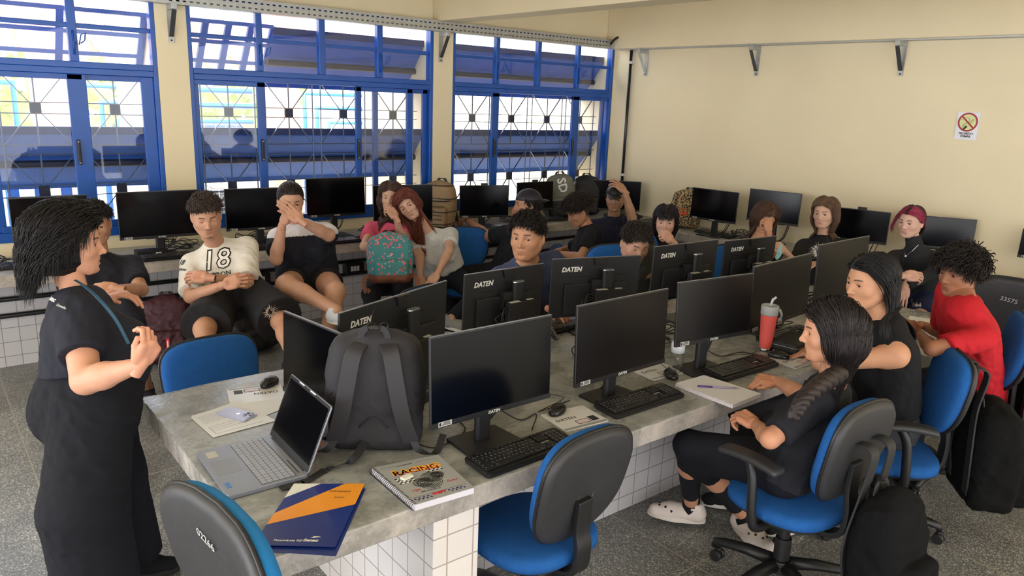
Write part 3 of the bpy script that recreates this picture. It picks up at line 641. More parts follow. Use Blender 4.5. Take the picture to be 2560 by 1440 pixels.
    bm = bmesh.new(); bx(bm, (-.045, .03, T-h*.62), (.045, .06, T-h*.35)); obj('hinge', bm, DARK, col, bevel=.002)
    if base: bm = bmesh.new(); prism(bm, [(-.125, -.075), (.125, -.075), (.112, .135), (-.112, .135)], 0, .012); obj('base', bm, MBODY, root, bevel=.002)
    if pc:
        x0 = -.125 if back else -.09; bm = bmesh.new(); bx(bm, (x0, .082, T-h-.02), (x0+.18, .118, T-h*.48)); q = obj('mini_computer', bm, DARK, root, bevel=.003)
        bm = bmesh.new(); bx(bm, (x0+.01, .09, T-h*.48), (x0+.05, .105, T-h*.48+.0015)); bx(bm, (x0+.10, .086, T-h*.48), (x0+.165, .112, T-h*.48+.0008)); obj('label', bm, STK, q)
        r_ = random.Random(int(abs(tl[0]*7)+tl[1])); bm = bmesh.new()
        for i in range(3):
            xs_ = r_.uniform(x0+.16, x0+.20); tube(bm, spline([V(xs_-.03, .10, T-h*.6), V(xs_+.03+.02*i, .11, T-h*.55-.02*i), V(xs_+.05, .12, T-h*.8), V(xs_+.01, .11, .08), V(xs_-.06, .13, .01)], 6), .0032, 5)
        obj('leads', bm, CABLE, q, smooth=True)
    return root
def tangle(name, c, label, n=5, r=.12, seed=1, th=.003, group=None, h=.05, sq=1.0):
    r_ = random.Random(seed); c = Vector(c); root = empty(name, c, 0, label, 'cables', group)
    for k in range(n):
        pts = []; a = r_.uniform(0, 6.28); rr = r*r_.uniform(.4, 1)
        for i in range(7): a += r_.uniform(.5, 1.3); pts.append(V(math.cos(a)*rr, math.sin(a)*rr*sq, max(th*1.1, r_.uniform(0, h)))); rr = r*r_.uniform(.35, 1.1)
        bm = bmesh.new(); tube(bm, spline(pts, 6), th, 6); obj('lead', bm, CABLE, root, smooth=True)
    return root
KB = {}
def keyboard(p, rz, label, group=None, bright=False, s=1.0):
    if 'm' not in KB:
        root = empty('keyboard', (0, 0, 0)); W_, D = .44, .142; T = Matrix.Rotation(math.radians(4), 4, 'X')
        bm = bmesh.new(); o = rrect(W_, D, .014, 4); prism(bm, o, .001, .016, Matrix(), .985, 1.0); prism(bm, [(x*.985, y*.95+.001) for x, y in o], .016, .019); bmesh.ops.transform(bm, matrix=T, verts=bm.verts); bmesh.ops.translate(bm, vec=(0, 0, .005), verts=bm.verts)
        ca = obj('case', bm, mat('keyboard_black', (26, 26, 28), .38), root, bevel=.0015)
        def block(name, rects):
            bm = bmesh.new()
            for x, y, w, d in rects: prism(bm, [(x-W_/2, y-D/2), (x+w-.0022-W_/2, y-D/2), (x+w-.0022-W_/2, y+d-.0022-D/2), (x-W_/2, y+d-.0022-D/2)], .0185, .0250, T)
            # taper the tops a little
            bmesh.ops.translate(bm, vec=(0, 0, .005), verts=bm.verts)
            return obj(name, bm, mat('key_black', (32, 32, 35), .35), root, bevel=.0012, seg=1)
        u = .0186; y0 = .022; x0 = .012; rows = []
        widths = [[1.25, 1.25, 1.25, 6, 1.25, 1.25, 1.4, 1.35], [2.2]+[1]*10+[2.8], [1.75]+[1]*11+[2.25], [1.5]+[1]*12+[1.5], [1]*13+[2]]
        R_ = []; 
        for r, ws in enumerate(widths):
            x = x0
            for w in ws: R_.append((x, y0+r*u, w*u, u)); x += w*u
        block('letter_keys', R_)
        F_ = [(x0, y0+5.25*u, u, u*.8)]+[(x0+(2+i+(i//4)*.5)*u, y0+5.25*u, u, u*.8) for i in range(12)]; block('function_keys', F_)
        xn = x0+15.35*u; block('arrow_keys', [(xn+i*u, y0+r*u, u, u) for r in (3, 4) for i in range(3)]+[(xn+i*u, y0, u, u) for i in range(3)]+[(xn+u, y0+u, u, u)]+[(xn+i*u, y0+5.25*u, u, u*.8) for i in range(3)])
        xm = x0+18.6*u; block('number_pad', [(xm+i*u, y0+r*u, u, u) for r in (1, 2, 3, 4) for i in range(3)]+[(xm, y0, 2*u, u), (xm+2*u, y0, u, u), (xm+3*u, y0, u, 2*u), (xm+3*u, y0+2*u, u, 2*u), (xm+3*u, y0+4*u, u, u)])
        bm = bmesh.new(); r_ = random.Random(3)
        for x, y, w, d in R_+[(xm+i*u, y0+r*u, u, u) for r in (1, 2, 3, 4) for i in range(3)]:
            if w > 2.9*u: continue
            cx, cy = x+.005-W_/2, y+d*.62-D/2; prism(bm, [(cx, cy), (cx+.0035, cy), (cx+.0035, cy+.0030), (cx, cy+.0030)], .0251, .0253, T)
            if r_.random() < .4: prism(bm, [(cx+.0055, cy-.005), (cx+.008, cy-.005), (cx+.008, cy-.003), (cx+.0055, cy-.003)], .0251, .0253, T)
        bmesh.ops.translate(bm, vec=(0, 0, .005), verts=bm.verts); obj('key_legends', bm, mat('legend_grey', (178, 178, 178), .5), root)
        M_ = T.copy(); M_.translation = V((xn+.2*u)-W_/2, 0, 0); text('logo', 'DATEN', .011, mat('legend_grey', (178, 178, 178), .5), ca, Matrix.Translation((xn+.3*u-W_/2, y0+2.2*u-D/2, .0255)) @ T, .0002, 'LEFT', .15, .0002)
        KB['m'] = root; o = root
    else: o = copy_tree(KB['m'])
    o.location = (p.x, p.y, .75); o.rotation_euler = (0, 0, rz); o.scale = (s, s, s); tag(o, label, 'keyboard', group or 'black desktop keyboards'); return o
MS = {}
def mouse(p, rz, label, wire=None, z=.75):
    if 'm' not in MS:
        root = empty('mouse', (0, 0, 0)); s = SDF((-.05, -.08, -.01), (.05, .08, .06), .002)
        s.ell((0, -.006, .010), (.031, .056, .027), k=.01); s.F = np.maximum(s.F, -(np.arange(s.n[2])*s.h+s.lo[2])[None, None, :].astype(np.float32)+.001)
        v, q = s.mesh(); npmesh('shell', v, q, None, mat('mouse_black', (24, 24, 26), .25), root, 1)
        bm = bmesh.new(); cyl(bm, V(-.004, .022, .0345), V(.004, .022, .0345), .006, 12); obj('wheel', bm, mat('wheel_grey', (70, 70, 74), .5), root); MS['m'] = root; o = root
    else: o = copy_tree(MS['m'])
    o.location = (p.x, p.y, z); o.rotation_euler = (0, 0, rz); tag(o, label, 'mouse', 'black computer mice')
    if wire:
        f = V(math.cos(rz+PI/2), math.sin(rz+PI/2), 0); cc_ = cable('cord', [p+f*.055+V(0, 0, .01), p+f*.10+V(0, 0, .006)]+wire, .0018); cc_.parent = o; cc_.matrix_parent_inverse = (Matrix.Translation(o.location) @ Matrix.Rotation(rz, 4, 'Z')).inverted()
    return o
def pad(p, rz, label, w=.22, h=.18):
    root = empty('mouse_pad', (p.x, p.y, .75), rz, label, 'mouse pad', 'white mouse pads'); bm = bmesh.new(); prism(bm, rrect(w, h, .01), .0005, .003); obj('mat', bm, mat('pad_white', (214, 214, 216), .3), root)
    text('logo', 'DATEN', .030, mat('print_dark', (50, 52, 60), .5), root, Matrix.Translation((-.09, -.005, .0032)), .0001, 'LEFT', .1, .0004)
    bm = bmesh.new()
    for a, b, c, d in ((-.02, -.06, .045, -.025), (.05, -.058, .085, -.015)): 
        bx(bm, (a, b, .003), (c, d, .0034))
    obj('printed_devices', bm, mat('print_dark', (50, 52, 60), .5), root); box('printed_screen', (-.016, -.056, .0033), (.041, -.029, .0037), mat('print_pink', (216, 196, 202), .4), root)
    box('printed_band', (-w/2+.005, -h/2+.005, .003), (w/2-.005, -h/2+.02, .0034), mat('print_grey', (150, 152, 156), .4), root); return root
def cushion(out, t, bulge, n=7):
    """closed padded shape over an outline (local x,y), thickness along +z with a rounded edge"""
    bm = bmesh.new(); rings = []
    prof = [(1.0, 0), (1.0, t*.45), (.985, t*.75), (.95, t*.95), (.88, t*1.05+bulge*.3), (.6, t*1.08+bulge*.8), (.3, t*1.1+bulge)]
    for f, z in prof: rings.append([bm.verts.new((x*f, y*f, z)) for x, y in out])
    m = len(out)
    for i in range(len(rings)-1):
        for k in range(m): bm.faces.new((rings[i][k], rings[i][(k+1) % m], rings[i+1][(k+1) % m], rings[i+1][k]))
    bm.faces.new(list(reversed(rings[0]))); bm.faces.new(rings[-1]); return bm
def back_outline(w, h):
    o = []
    for k in range(40):
        a = 2*PI*k/40; c, s_ = math.cos(a), math.sin(a); e = 2/(3.5 if s_ > 0 else 2.25)
        x = w/2*math.copysign(abs(c)**e, c); y = h/2*math.copysign(abs(s_)**e, s_); x *= 1+.07*(y/(h/2)); o.append((x, y))
    return o
def chair(x, y, rz, label, arms=False, seat=.46, bz=.80, group='blue and black swivel chairs', big=False, number=None, spin=0, scuff=False, teal=False, recl=8, base=True, bw=.42, bh=.40):
    """swivel chair; the sitter looks along local +Y"""
    root = empty('office_chair', (x, y, 0), rz, label, 'chair', group); fab = FAB if not teal else mat('chair_fabric_light', (16, 116, 184), .85, bump=.3, wave=260)
    if big: bw, bh = .52, .58
    out = [(math.copysign(abs(math.cos(t))**.72, math.cos(t))*.235, math.copysign(abs(math.sin(t))**.72, math.sin(t))*.225) for t in np.linspace(0, 2*PI, 41)[:-1]]
    bm = cushion(out, .045, .008); bmesh.ops.translate(bm, vec=(0, 0, seat-.05), verts=bm.verts); obj('seat_cushion', bm, fab, root, smooth=True)
    bm = bmesh.new(); prism(bm, [(a*1.01, b*1.01) for a, b in out], seat-.078, seat-.048, None, .86, 1.0); obj('seat_shell', bm, SHELL, root, bevel=.006)
    # backrest: cushion faces +Y
    R = Matrix.Translation((0, -.215, bz)) @ Matrix.Rotation(math.radians(90+recl), 4, 'X') @ Matrix.Scale(-1, 4, (1, 0, 0)) @ Matrix.Scale(-1, 4, (0, 0, 1)); ob = back_outline(bw, bh)
    def bend(bm):
        for v in bm.verts: v.co.z += -.9*v.co.x**2*.55
        return bm
    Rb = Matrix.Translation((0, -.215, bz)) @ Matrix.Rotation(math.radians(90+recl), 4, 'X')      # local z -> -Y, so cushion goes on -z
    bm = cushion(ob, .040, .010)
    for v in bm.verts: v.co.z = -v.co.z-.0; v.co.z += -.5*v.co.x**2*-1
    bmesh.ops.transform(bm, matrix=Rb, verts=bm.verts); bmesh.ops.recalc_face_normals(bm, faces=bm.faces); obj('back_cushion', bm, fab, root, smooth=True)
    bm = bmesh.new(); m = len(ob); prof = [(1.012, -.006), (1.015, .010), (.97, .024), (.90, .030), (.5, .034)]; rings = [[bm.verts.new((a*f, b*f, z+.5*(a*f)**2)) for a, b in ob] for f, z in prof]
    for i in range(len(rings)-1):
        for k in range(m): bm.faces.new((rings[i][k], rings[i][(k+1) % m], rings[i+1][(k+1) % m], rings[i+1][k]))
    bm.faces.new(rings[-1]); bm.faces.new(list(reversed(rings[0]))); bmesh.ops.transform(bm, matrix=Rb, verts=bm.verts); sh = obj('back_shell', bm, SHELL, root, smooth=True)
    bm = bmesh.new(); tube(bm, [V(a*1.02, b*1.02, .002+.5*a*a) for a, b in ob]+[V(ob[0][0]*1.02, ob[0][1]*1.02, .002+.5*ob[0][0]**2)], .007, 6, cap=False); bmesh.ops.transform(bm, matrix=Rb, verts=bm.verts); obj('edge_trim', bm, DARK, root, smooth=True)
    if number: text('number', number, .040, mat('chalk', (186, 186, 184), .7), sh, Rb @ Matrix.Translation((-.02 if big else -.06, bh*.25, .040)) @ Matrix.Rotation(math.radians(-6), 4, 'Z'), .0004, 'CENTER', .1)
    if scuff:
        bm = bmesh.new(); r_ = random.Random(4)
        for i in range(26):
            xx = r_.uniform(-.03, .06); y0 = r_.uniform(-.10, -.03); l = r_.uniform(.02, .09); tube(bm, [V(xx+.0012*j, y0+l*j/3, .0365+.5*xx*xx) for j in range(4)], .0007, 4, .0003)
        bmesh.ops.transform(bm, matrix=Rb, verts=bm.verts); obj('scuff_marks', bm, mat('scuff', (120, 120, 120), .7), sh)
    zb_ = bz-bh*.35; bm = bmesh.new(); pts = [V(0, .02, seat-.095), V(0, -.16, seat-.105), V(0, -.245, seat-.07), V(0, -.262, seat+.02), V(0, -.25, zb_), V(0, -.255, zb_+.12)]
    P_ = spline(pts, 6); prev = None
    for i, p in enumerate(P_):
        d = (P_[min(i+1, len(P_)-1)]-P_[max(i-1, 0)]).normalized(); u = V(1, 0, 0).cross(d)
        r = [bm.verts.new(p+V(sx_*.035, 0, 0)+u*sz*.012) for sx_, sz in ((-1, -1), (1, -1), (1, 1), (-1, 1))]
        if prev:
            for q in range(4): bm.faces.new((prev[q], prev[(q+1) % 4], r[(q+1) % 4], r[q]))
        else: bm.faces.new(list(reversed(r)))
        prev = r
    bm.faces.new(prev); bmesh.ops.recalc_face_normals(bm, faces=bm.faces)
    obj('back_support', bm, DARK, root, bevel=.004)
    bm = bmesh.new(); bx(bm, (-.075, -.10, seat-.125), (.075, .09, seat-.078)); mech = obj('mechanism', bm, DARK, root, bevel=.01)
    bm = bmesh.new(); cyl(bm, V(.07, .02, seat-.10), V(.22, .03, seat-.115), .006, 8); obj('lever', bm, DARK, mech)
    if arms:
        for sx_ in (-1, 1):
            bm = bmesh.new(); pts = [V(sx_*.10, -.02, seat-.09), V(sx_*.25, -.02, seat-.085), V(sx_*.285, -.015, seat-.02), V(sx_*.285, .0, seat+.13), V(sx_*.275, .03, seat+.20)]
            tube(bm, spline(pts, 5), .021, 10, flat=.9)
            ar = obj('armrest', bm, DARK, root, smooth=True)
            s = SDF((sx_*.285-.07, -.2, seat+.15), (sx_*.285+.07, .24, seat+.28), .005); s.box((sx_*.282, .02, seat+.215), (.040, .135, .015), None, .014, .005); v, q = s.mesh(); v = relax(v, q, 2); v[:, 2] -= ((v[:, 1]-.02)/.13)**2*.012
            npmesh('arm_pad', v, q, None, SHELL, ar)
    if base:
        bm = bmesh.new(); cyl(bm, V(0, 0, .20), V(0, 0, seat-.12), .024, 14); cyl(bm, V(0, 0, .115), V(0, 0, .235), .034, 14); obj('gas_column', bm, DARK, root, bevel=.003)
        bm = bmesh.new(); cyl(bm, V(0, 0, .075), V(0, 0, .135), .048, 16); hub = obj('base_hub', bm, DARK, root, bevel=.006)
        for k in range(5):
            a = math.radians(72*k+18+spin); u = V(math.cos(a), math.sin(a), 0)
            bm = bmesh.new(); tube(bm, [u*.03+V(0, 0, .112), u*.15+V(0, 0, .112), u*.25+V(0, 0, .098), u*.295+V(0, 0, .085), u*.30+V(0, 0, .062)], [.030, .026, .022, .020, .016], 8, flat=.8); obj('base_leg', bm, DARK, root, smooth=True)
            ca = a+.7*((k*37) % 7); w = V(math.cos(ca), math.sin(ca), 0); n_ = V(-w.y, w.x, 0); c = u*.29+n_*.012+V(0, 0, .0275)
            bm = bmesh.new()
            for s_ in (-1, 1): cyl(bm, c+w*s_*.006, c+w*s_*.026, .0265, 14)
            bx(bm, tuple(c+V(-.012, -.012, -.005)), tuple(c+V(.012, .012, .035))); obj('caster', bm, mat('caster_black', (34, 34, 36), .35), root, bevel=.004)
    return root
def pack_geo(w, d, h, pocket=True, rad=.05, top=.7, sag=.0, seed=1, hh=.006, crumple=.004):
    """backpack body: front at +Y, back panel at -Y, standing on z=0"""
    s = SDF((-w/2-.05, -d/2-.12, -.02), (w/2+.05, d/2+.14, h+.05), hh)
    s.box((0, 0, h*.36), (w/2, d/2, h*.36), None, rad, .02); s.box((0, -.01, h*.62), (w/2*.95, d/2*.85, h*.30), None, rad, .05); s.ell((0, -.01, h*top), (w/2*.86, d/2*.8, h*(1-top)), k=.06)
    if pocket: s.box((0, d/2+.02, h*.27), (w/2*.78, .045, h*.22), None, .035, .012)
    v, q = s.mesh(); v = relax(v, q, 2); n_ = v-np.array([0, 0, h*.4]); n_ /= np.linalg.norm(n_, axis=1)[:, None]; v = v+n_*((1-np.abs(wob(v, 5, seed))*1.7)*crumple)[:, None]; return v, q
def strap(root, name, pts, w, m, th=.008):
    bm = bmesh.new(); P_ = spline(pts, 7); prev = None
    for i, p in enumerate(P_):
        d = (P_[min(i+1, len(P_)-1)]-P_[max(0, i-1)]).normalized(); s = V(1, 0, 0)-d*d.x; s = s.normalized() if s.length > .2 else V(0, 1, 0); u = s.cross(d)
        r = [bm.verts.new(p+s*a*w/2+u*b*th/2) for a, b in ((-1, -1), (1, -1), (1, 1), (-1, 1))]
        if prev:
            for k in range(4): bm.faces.new((prev[k], prev[(k+1) % 4], r[(k+1) % 4], r[k]))
        else: bm.faces.new(list(reversed(r)))
        prev = r
    bm.faces.new(prev); return obj(name, bm, m, root, bevel=.002)
def backpack(M_, label, col, w=.32, d=.16, h=.46, straps=True, colf=None, m=None, name='backpack', cat='backpack', smat=None, seed=1, pocket=True, crumple=.004, group=None, handle=True, hh=.006):
    root = empty(name, (0, 0, 0), 0, label, cat, group); root.matrix_world = M_
    v, q = pack_geo(w, d, h, pocket, seed=seed, crumple=crumple, hh=hh); c = np.tile(np.array(lin(col)), (len(v), 1))
    if colf: colf(v, c)
    b = Bag(); b.add(v, q, c); o = b.build('bag_body', m or mat('nylon', (40, 40, 44), .6, attr=True, bump=.2, bscale=500, var=.05, scale=20), root)
    sm = smat or mat('strap_black', (34, 34, 37), .65, bump=.15, bscale=500)
    if straps:
        for sx_ in (-1, 1): strap(root, 'shoulder_strap', [V(sx_*.045, -d*.42, h*.90), V(sx_*.065, -d/2-.035, h*.84), V(sx_*.085, -d/2-.05, h*.60), V(sx_*.105, -d/2-.045, h*.36), V(sx_*.135, -d/2-.02, h*.12)], .058, sm, .014)
    if handle: strap(root, 'grab_handle', [V(-.05, -d*.35, h*.93), V(-.03, -d*.38, h*1.02), V(.03, -d*.38, h*1.02), V(.05, -d*.35, h*.93)], .022, sm, .006)
    return root, o
def quadprism(name, pts, th, m, parent=None, z=.75):
    """thin sheet on the table given by its four corners"""
    c = sum((Vector(p) for p in pts), V(0, 0, 0))/4; bm = bmesh.new(); a = [bm.verts.new(Vector(p)) for p in pts]; b = [bm.verts.new(Vector(p)+V(0, 0, th)) for p in pts]
    for k in range(4): bm.faces.new((a[k], a[(k+1) % 4], b[(k+1) % 4], b[k]))
    bm.faces.new(list(reversed(a))); bm.faces.new(b); bmesh.ops.recalc_face_normals(bm, faces=bm.faces); return obj(name, bm, m, parent)
def bottle(p, label, h=.24, r=.033, cap=(40, 130, 210), lab=None, z=.75):
    root = empty('water_bottle', (p.x, p.y, z), 0, label, 'bottle'); bm = bmesh.new(); lathe(bm, [(r*.85, .0), (r, .012), (r, h*.30), (r*.93, h*.34), (r, h*.38), (r, h*.66), (r*.75, h*.80), (r*.42, h*.90), (r*.42, h*.94)], 24); obj('bottle_body', bm, glass_mat('clear_plastic', (.93, .96, .97), .10, .08), root, smooth=True)
    bm = bmesh.new(); lathe(bm, [(r*.5, h*.93), (r*.5, h*1.0), (r*.44, h*1.005)], 20); obj('cap', bm, mat('cap_%d_%d' % cap[:2], cap, .4), root, bevel=.001)
    bm = bmesh.new(); lathe(bm, [(r*1.01, h*.40), (r*1.01, h*.62)], 24); obj('bottle_label', bm, mat('label_white', (225, 230, 235), .4), root, smooth=True); return root
# ================================================================ people
def skin_mat():
    if 'skin' in MATS: return MATS['skin']
    m = mat('skin', (190, 140, 115), .52, attr=True, var=.05, scale=30, bump=.06, bscale=250, spec=.35)
    B = m.node_tree.nodes['Principled BSDF']
    B.inputs['Subsurface Weight'].default_value = .08; B.inputs['Subsurface Radius'].default_value = (.012, .005, .003)
    return m
def cloth_mat(): return mat('cloth', (40, 40, 45), .85, attr=True, var=.07, scale=14, bump=.25, bscale=420, spec=.25)
def hair_mat(): return mat('hair', (30, 24, 20), .48, attr=True, var=.2, scale=26, spec=.28)
HEADS = {}
def head_geo(sex='m', eye=1.0, mouth=0.0, fat=0.0, nose=1.0):
    key = (sex, eye, mouth, fat, nose)
    if key in HEADS: return HEADS[key]
    F = sex == 'f'; s = SDF((-.1, -.125, -.15), (.1, .125, .125), .0021); E = s.ell; K = s.cone
    jw = .96 if F else 1.04
    E((0, -.012, .034), (.074, .094, .080), k=.02)                              # cranium
    E((0, .012, -.004), (.067, .076, .075), k=.03)                              # forehead, temples
    E((0, .020, -.040), ((.056+fat)*jw, .060, .070), k=.03)                     # face
    for sg in (-1, 1):
        K((sg*.049*jw, -.004, -.052), (sg*.024, .050, -.094), .022+fat, .017, k=.03)       # jaw
        E((sg*.040, .048, -.028), (.023+fat*.6, .020, .019), k=.022)                       # cheekbone
        K((sg*.012, .0755, .0155), (sg*.043, .062, .015), .0065 if F else .0085, .006, k=.014)  # brow
    E((0, .066, -.096), (.019, .0155, .0145), k=.016)                           # chin
    E((0, .062, -.066), (.027, .019, .022), k=.02)                              # muzzle
    for sg in (-1, 1):
        E((sg*.032, .090, .000), (.019, .016, .013), k=.012, op='s')            # sockets
        E((sg*.032, .0655, -.001), (.0155, .0145, .0135), k=.006)               # lids
        K((sg*.021, .074, .0055), (sg*.043, .071, .0055), .0042, .0035, k=.004) # upper lid fold
        if eye > 0: E((sg*.032, .0815, -.0015-.003*(1-eye)), (.0135, .0095, .0044*eye), k=.0015, op='s')
    n = nose
    K((0, .078, .008), (0, .078+.020*n, -.030), .0062, .0082, k=.012)           # nose bridge to tip
    E((0, .078+.019*n, -.034), (.0095, .0095, .0085), k=.006)
    for sg in (-1, 1):
        E((sg*.0115, .078+.009*n, -.036), (.0072, .0095, .0068), k=.005)
        E((sg*.0062, .078+.013*n, -.0428), (.0034, .0050, .003), k=.002, op='s')
    o = mouth
    E((0, .0775, -.0615+o*.002), (.0225, .0080, .0042), k=.004)                 # upper lip
    E((0, .0770, -.0698-o*.012), (.0195, .0085, .0050), k=.004)                 # lower lip
    if o: E((0, .082, -.0655-o*.004), (.017, .012, .0035+.004*o), k=.002, op='s')
    else: K((-.021, .0865, -.0655), (.021, .0865, -.0655), .0016, .0016, k=.0025, op='s')
    E((0, .0850, -.0835-o*.010), (.015, .0075, .0055), k=.008, op='s')            # dip above the chin
    for sg in (-1, 1):                                                           # ears
        a = math.radians(sg*22); R = np.array([[math.cos(a), -math.sin(a), 0], [math.sin(a), math.cos(a), 0], [0, 0, 1]])
        E((sg*.0775, -.014, -.008), (.0065, .0175, .0300), R, k=.006)
        E((sg*.0835, -.009, -.004), (.0055, .0095, .0175), R, k=.003, op='s')
    K((0, -.018, -.055), (0, -.030, -.135), .054 if not F else .048, .043 if not F else .038, k=.03)
    v, q = s.mesh(); v = relax(v, q, 1, .3)
    HEADS[key] = (v, q); return v, q
def hairline(y, front=.066):
    return np.interp(y, [-.10, -.07, -.04, -.028, .000, .010, .030, .045, .060, .085], [-.075, -.072, -.055, -.012, .010, .008, .030, front*.7, front*.93, front])
def head_colors(v, skin, lips, brow, scalp=None, eye=1.0, front=.066, stubble=None, blush=.0, fade=0, mouth=0):
    sk = np.array(lin(skin)); c = np.tile(sk, (len(v), 1)); x, y, z = v[:, 0], v[:, 1], v[:, 2]; ax = np.abs(x)
    def put(w, rgb): c[:] = c*(1-w[:, None])+np.array(lin(rgb))*w[:, None]
    sm = lambda t: np.clip(t, 0, 1)
    if blush: put(sm(1-np.hypot((ax-.042)/.022, (z+.034)/.02))*blush*(y > .02), (205, 95, 85))
    w = sm((1.0-np.hypot(x/.0225, (z+.0655+mouth*.004)/(.0085+mouth*.006)))*5)*(y > .066); put(w*.7, lips)
    if mouth: put(sm((1-np.hypot(x/.0165, (z+.0655+mouth*.004)/(.003+.004*mouth)))*5)*(y > .05)*(y < .079), (60, 22, 22))
    bz = .0205+.0035*np.sin((ax-.012)/.034*2.6); w = sm((.0037-np.abs(z-bz))/.0012)*sm((ax-.0115)/.003)*sm((.048-ax)/.004)*(y > .04); put(w*.88, brow)
    w = sm((1.12-np.hypot((ax-.032)/.0150, (z+.0012)/(.0064*max(eye, .12)+.0012)))*5)*(y > .06); w *= sm((z+.0012)/.004+.35); put(w*.55, (45, 30, 26))
    if stubble: put(sm((1-np.hypot(x/.026, (z+.052)/.006))*3)*(y > .07)*.6, stubble); put(sm((1-np.hypot(x/.020, (z+.100)/.016))*3)*(y > .045)*.55, stubble)
    if scalp is not None:
        e = z-hairline(y, front); w = sm(e/(.006+fade*.02)+.3)*((ax > .02) | (y < .1)); w *= np.where(ax > .0775, 0, 1); put(w, scalp)
    return c
def frame(o, yaw, pitch=0, roll=0):
    """rotation for a head or hand facing a world angle (degrees); pitch > 0 looks down, roll > 0 leans to its right"""
    return Matrix.Rotation(math.radians(yaw-90), 4, 'Z') @ Matrix.Rotation(math.radians(-pitch), 4, 'X') @ Matrix.Rotation(math.radians(roll), 4, 'Y')
def xf(Mx, v): A = np.array(Mx); return v @ A[:3, :3].T+A[:3, 3]
POSES = {  # curls of the three joints per finger (index..little), thumb (out angle, bend), spread
    'relax': ([(18, 28, 18), (24, 32, 20), (28, 36, 22), (32, 38, 24)], (32, 20), 3),
    'flat': ([(6, 10, 6), (6, 10, 6), (8, 10, 6), (10, 12, 8)], (38, 10), 5),
    'fist': ([(70, 85, 45), (74, 88, 45), (78, 88, 45), (80, 88, 45)], (20, 45), 0),
    'curl': ([(45, 60, 35), (50, 64, 35), (55, 66, 38), (58, 68, 38)], (26, 32), 1),
    'spread': ([(10, 20, 12), (16, 26, 14), (22, 34, 18), (26, 36, 20)], (48, 14), 8),
    'point': ([(20, 30, 18), (48, 55, 30), (56, 62, 34), (60, 64, 34)], (30, 22), 2)}
HANDS = {}
def hand_geo(pose, side):
    """wrist at origin, fingers along +Y, back of the hand +Z, thumb towards -X for a right hand"""
    key = (pose, side)
    if key in HANDS: return HANDS[key]
    f, th, sp = POSES[pose]; s = SDF((-.085, -.04, -.11), (.085, .20, .06), .0024); sg = 1 if side == 'R' else -1
    s.cone((0, -.05, 0), (0, .012, 0), .0185, .0235, k=.01)
    s.ell((0, .048, -.002), (.039, .052, .0145), k=.012); s.cone((-sg*.026, .02, -.004), (-sg*.030, .075, 0), .014, .0125, k=.012); s.cone((sg*.024, .02, -.003), (sg*.030, .068, 0), .014, .0115, k=.012)
    s.cone((-sg*.02, .018, -.010), (-sg*.034, .045, -.012), .015, .013, k=.012)
    B = [(-.029, .086, .0092, (.042, .025, .021)), (-.0095, .091, .0095, (.046, .029, .022)), (.0095, .088, .0090, (.043, .027, .021)), (.0275, .079, .0080, (.034, .020, .018))]
    for i, (x, y, r, L) in enumerate(B):
        p = np.array([sg*x, y-.012, 0]); a = math.radians(0); d0 = math.radians((i-1.4)*sp)*sg
        lens = (L[0]+.012, L[1], L[2])
        for j in range(3):
            a += math.radians(f[i][j]); d = np.array([math.sin(d0)*math.cos(a), math.cos(d0)*math.cos(a), -math.sin(a)]); q = p+d*lens[j]
            s.cone(p, q, r*(1-.09*j), r*(.93-.10*j), k=.004 if j == 0 else .0025); p = q
    p = np.array([-sg*.030, .030, -.008]); oa = math.radians(th[0]); be = math.radians(th[1])
    d = np.array([-sg*math.sin(oa), math.cos(oa), -.28]); d /= np.linalg.norm(d); q = p+d*.036; s.cone(p, q, .0125, .0105, k=.008)
    d2 = np.array([-sg*math.sin(oa-be), math.cos(oa-be), -.38]); d2 /= np.linalg.norm(d2); s.cone(q, q+d2*.028, .0100, .0082, k=.003)
    v, q = s.mesh(); HANDS[key] = (v, q); return v, q
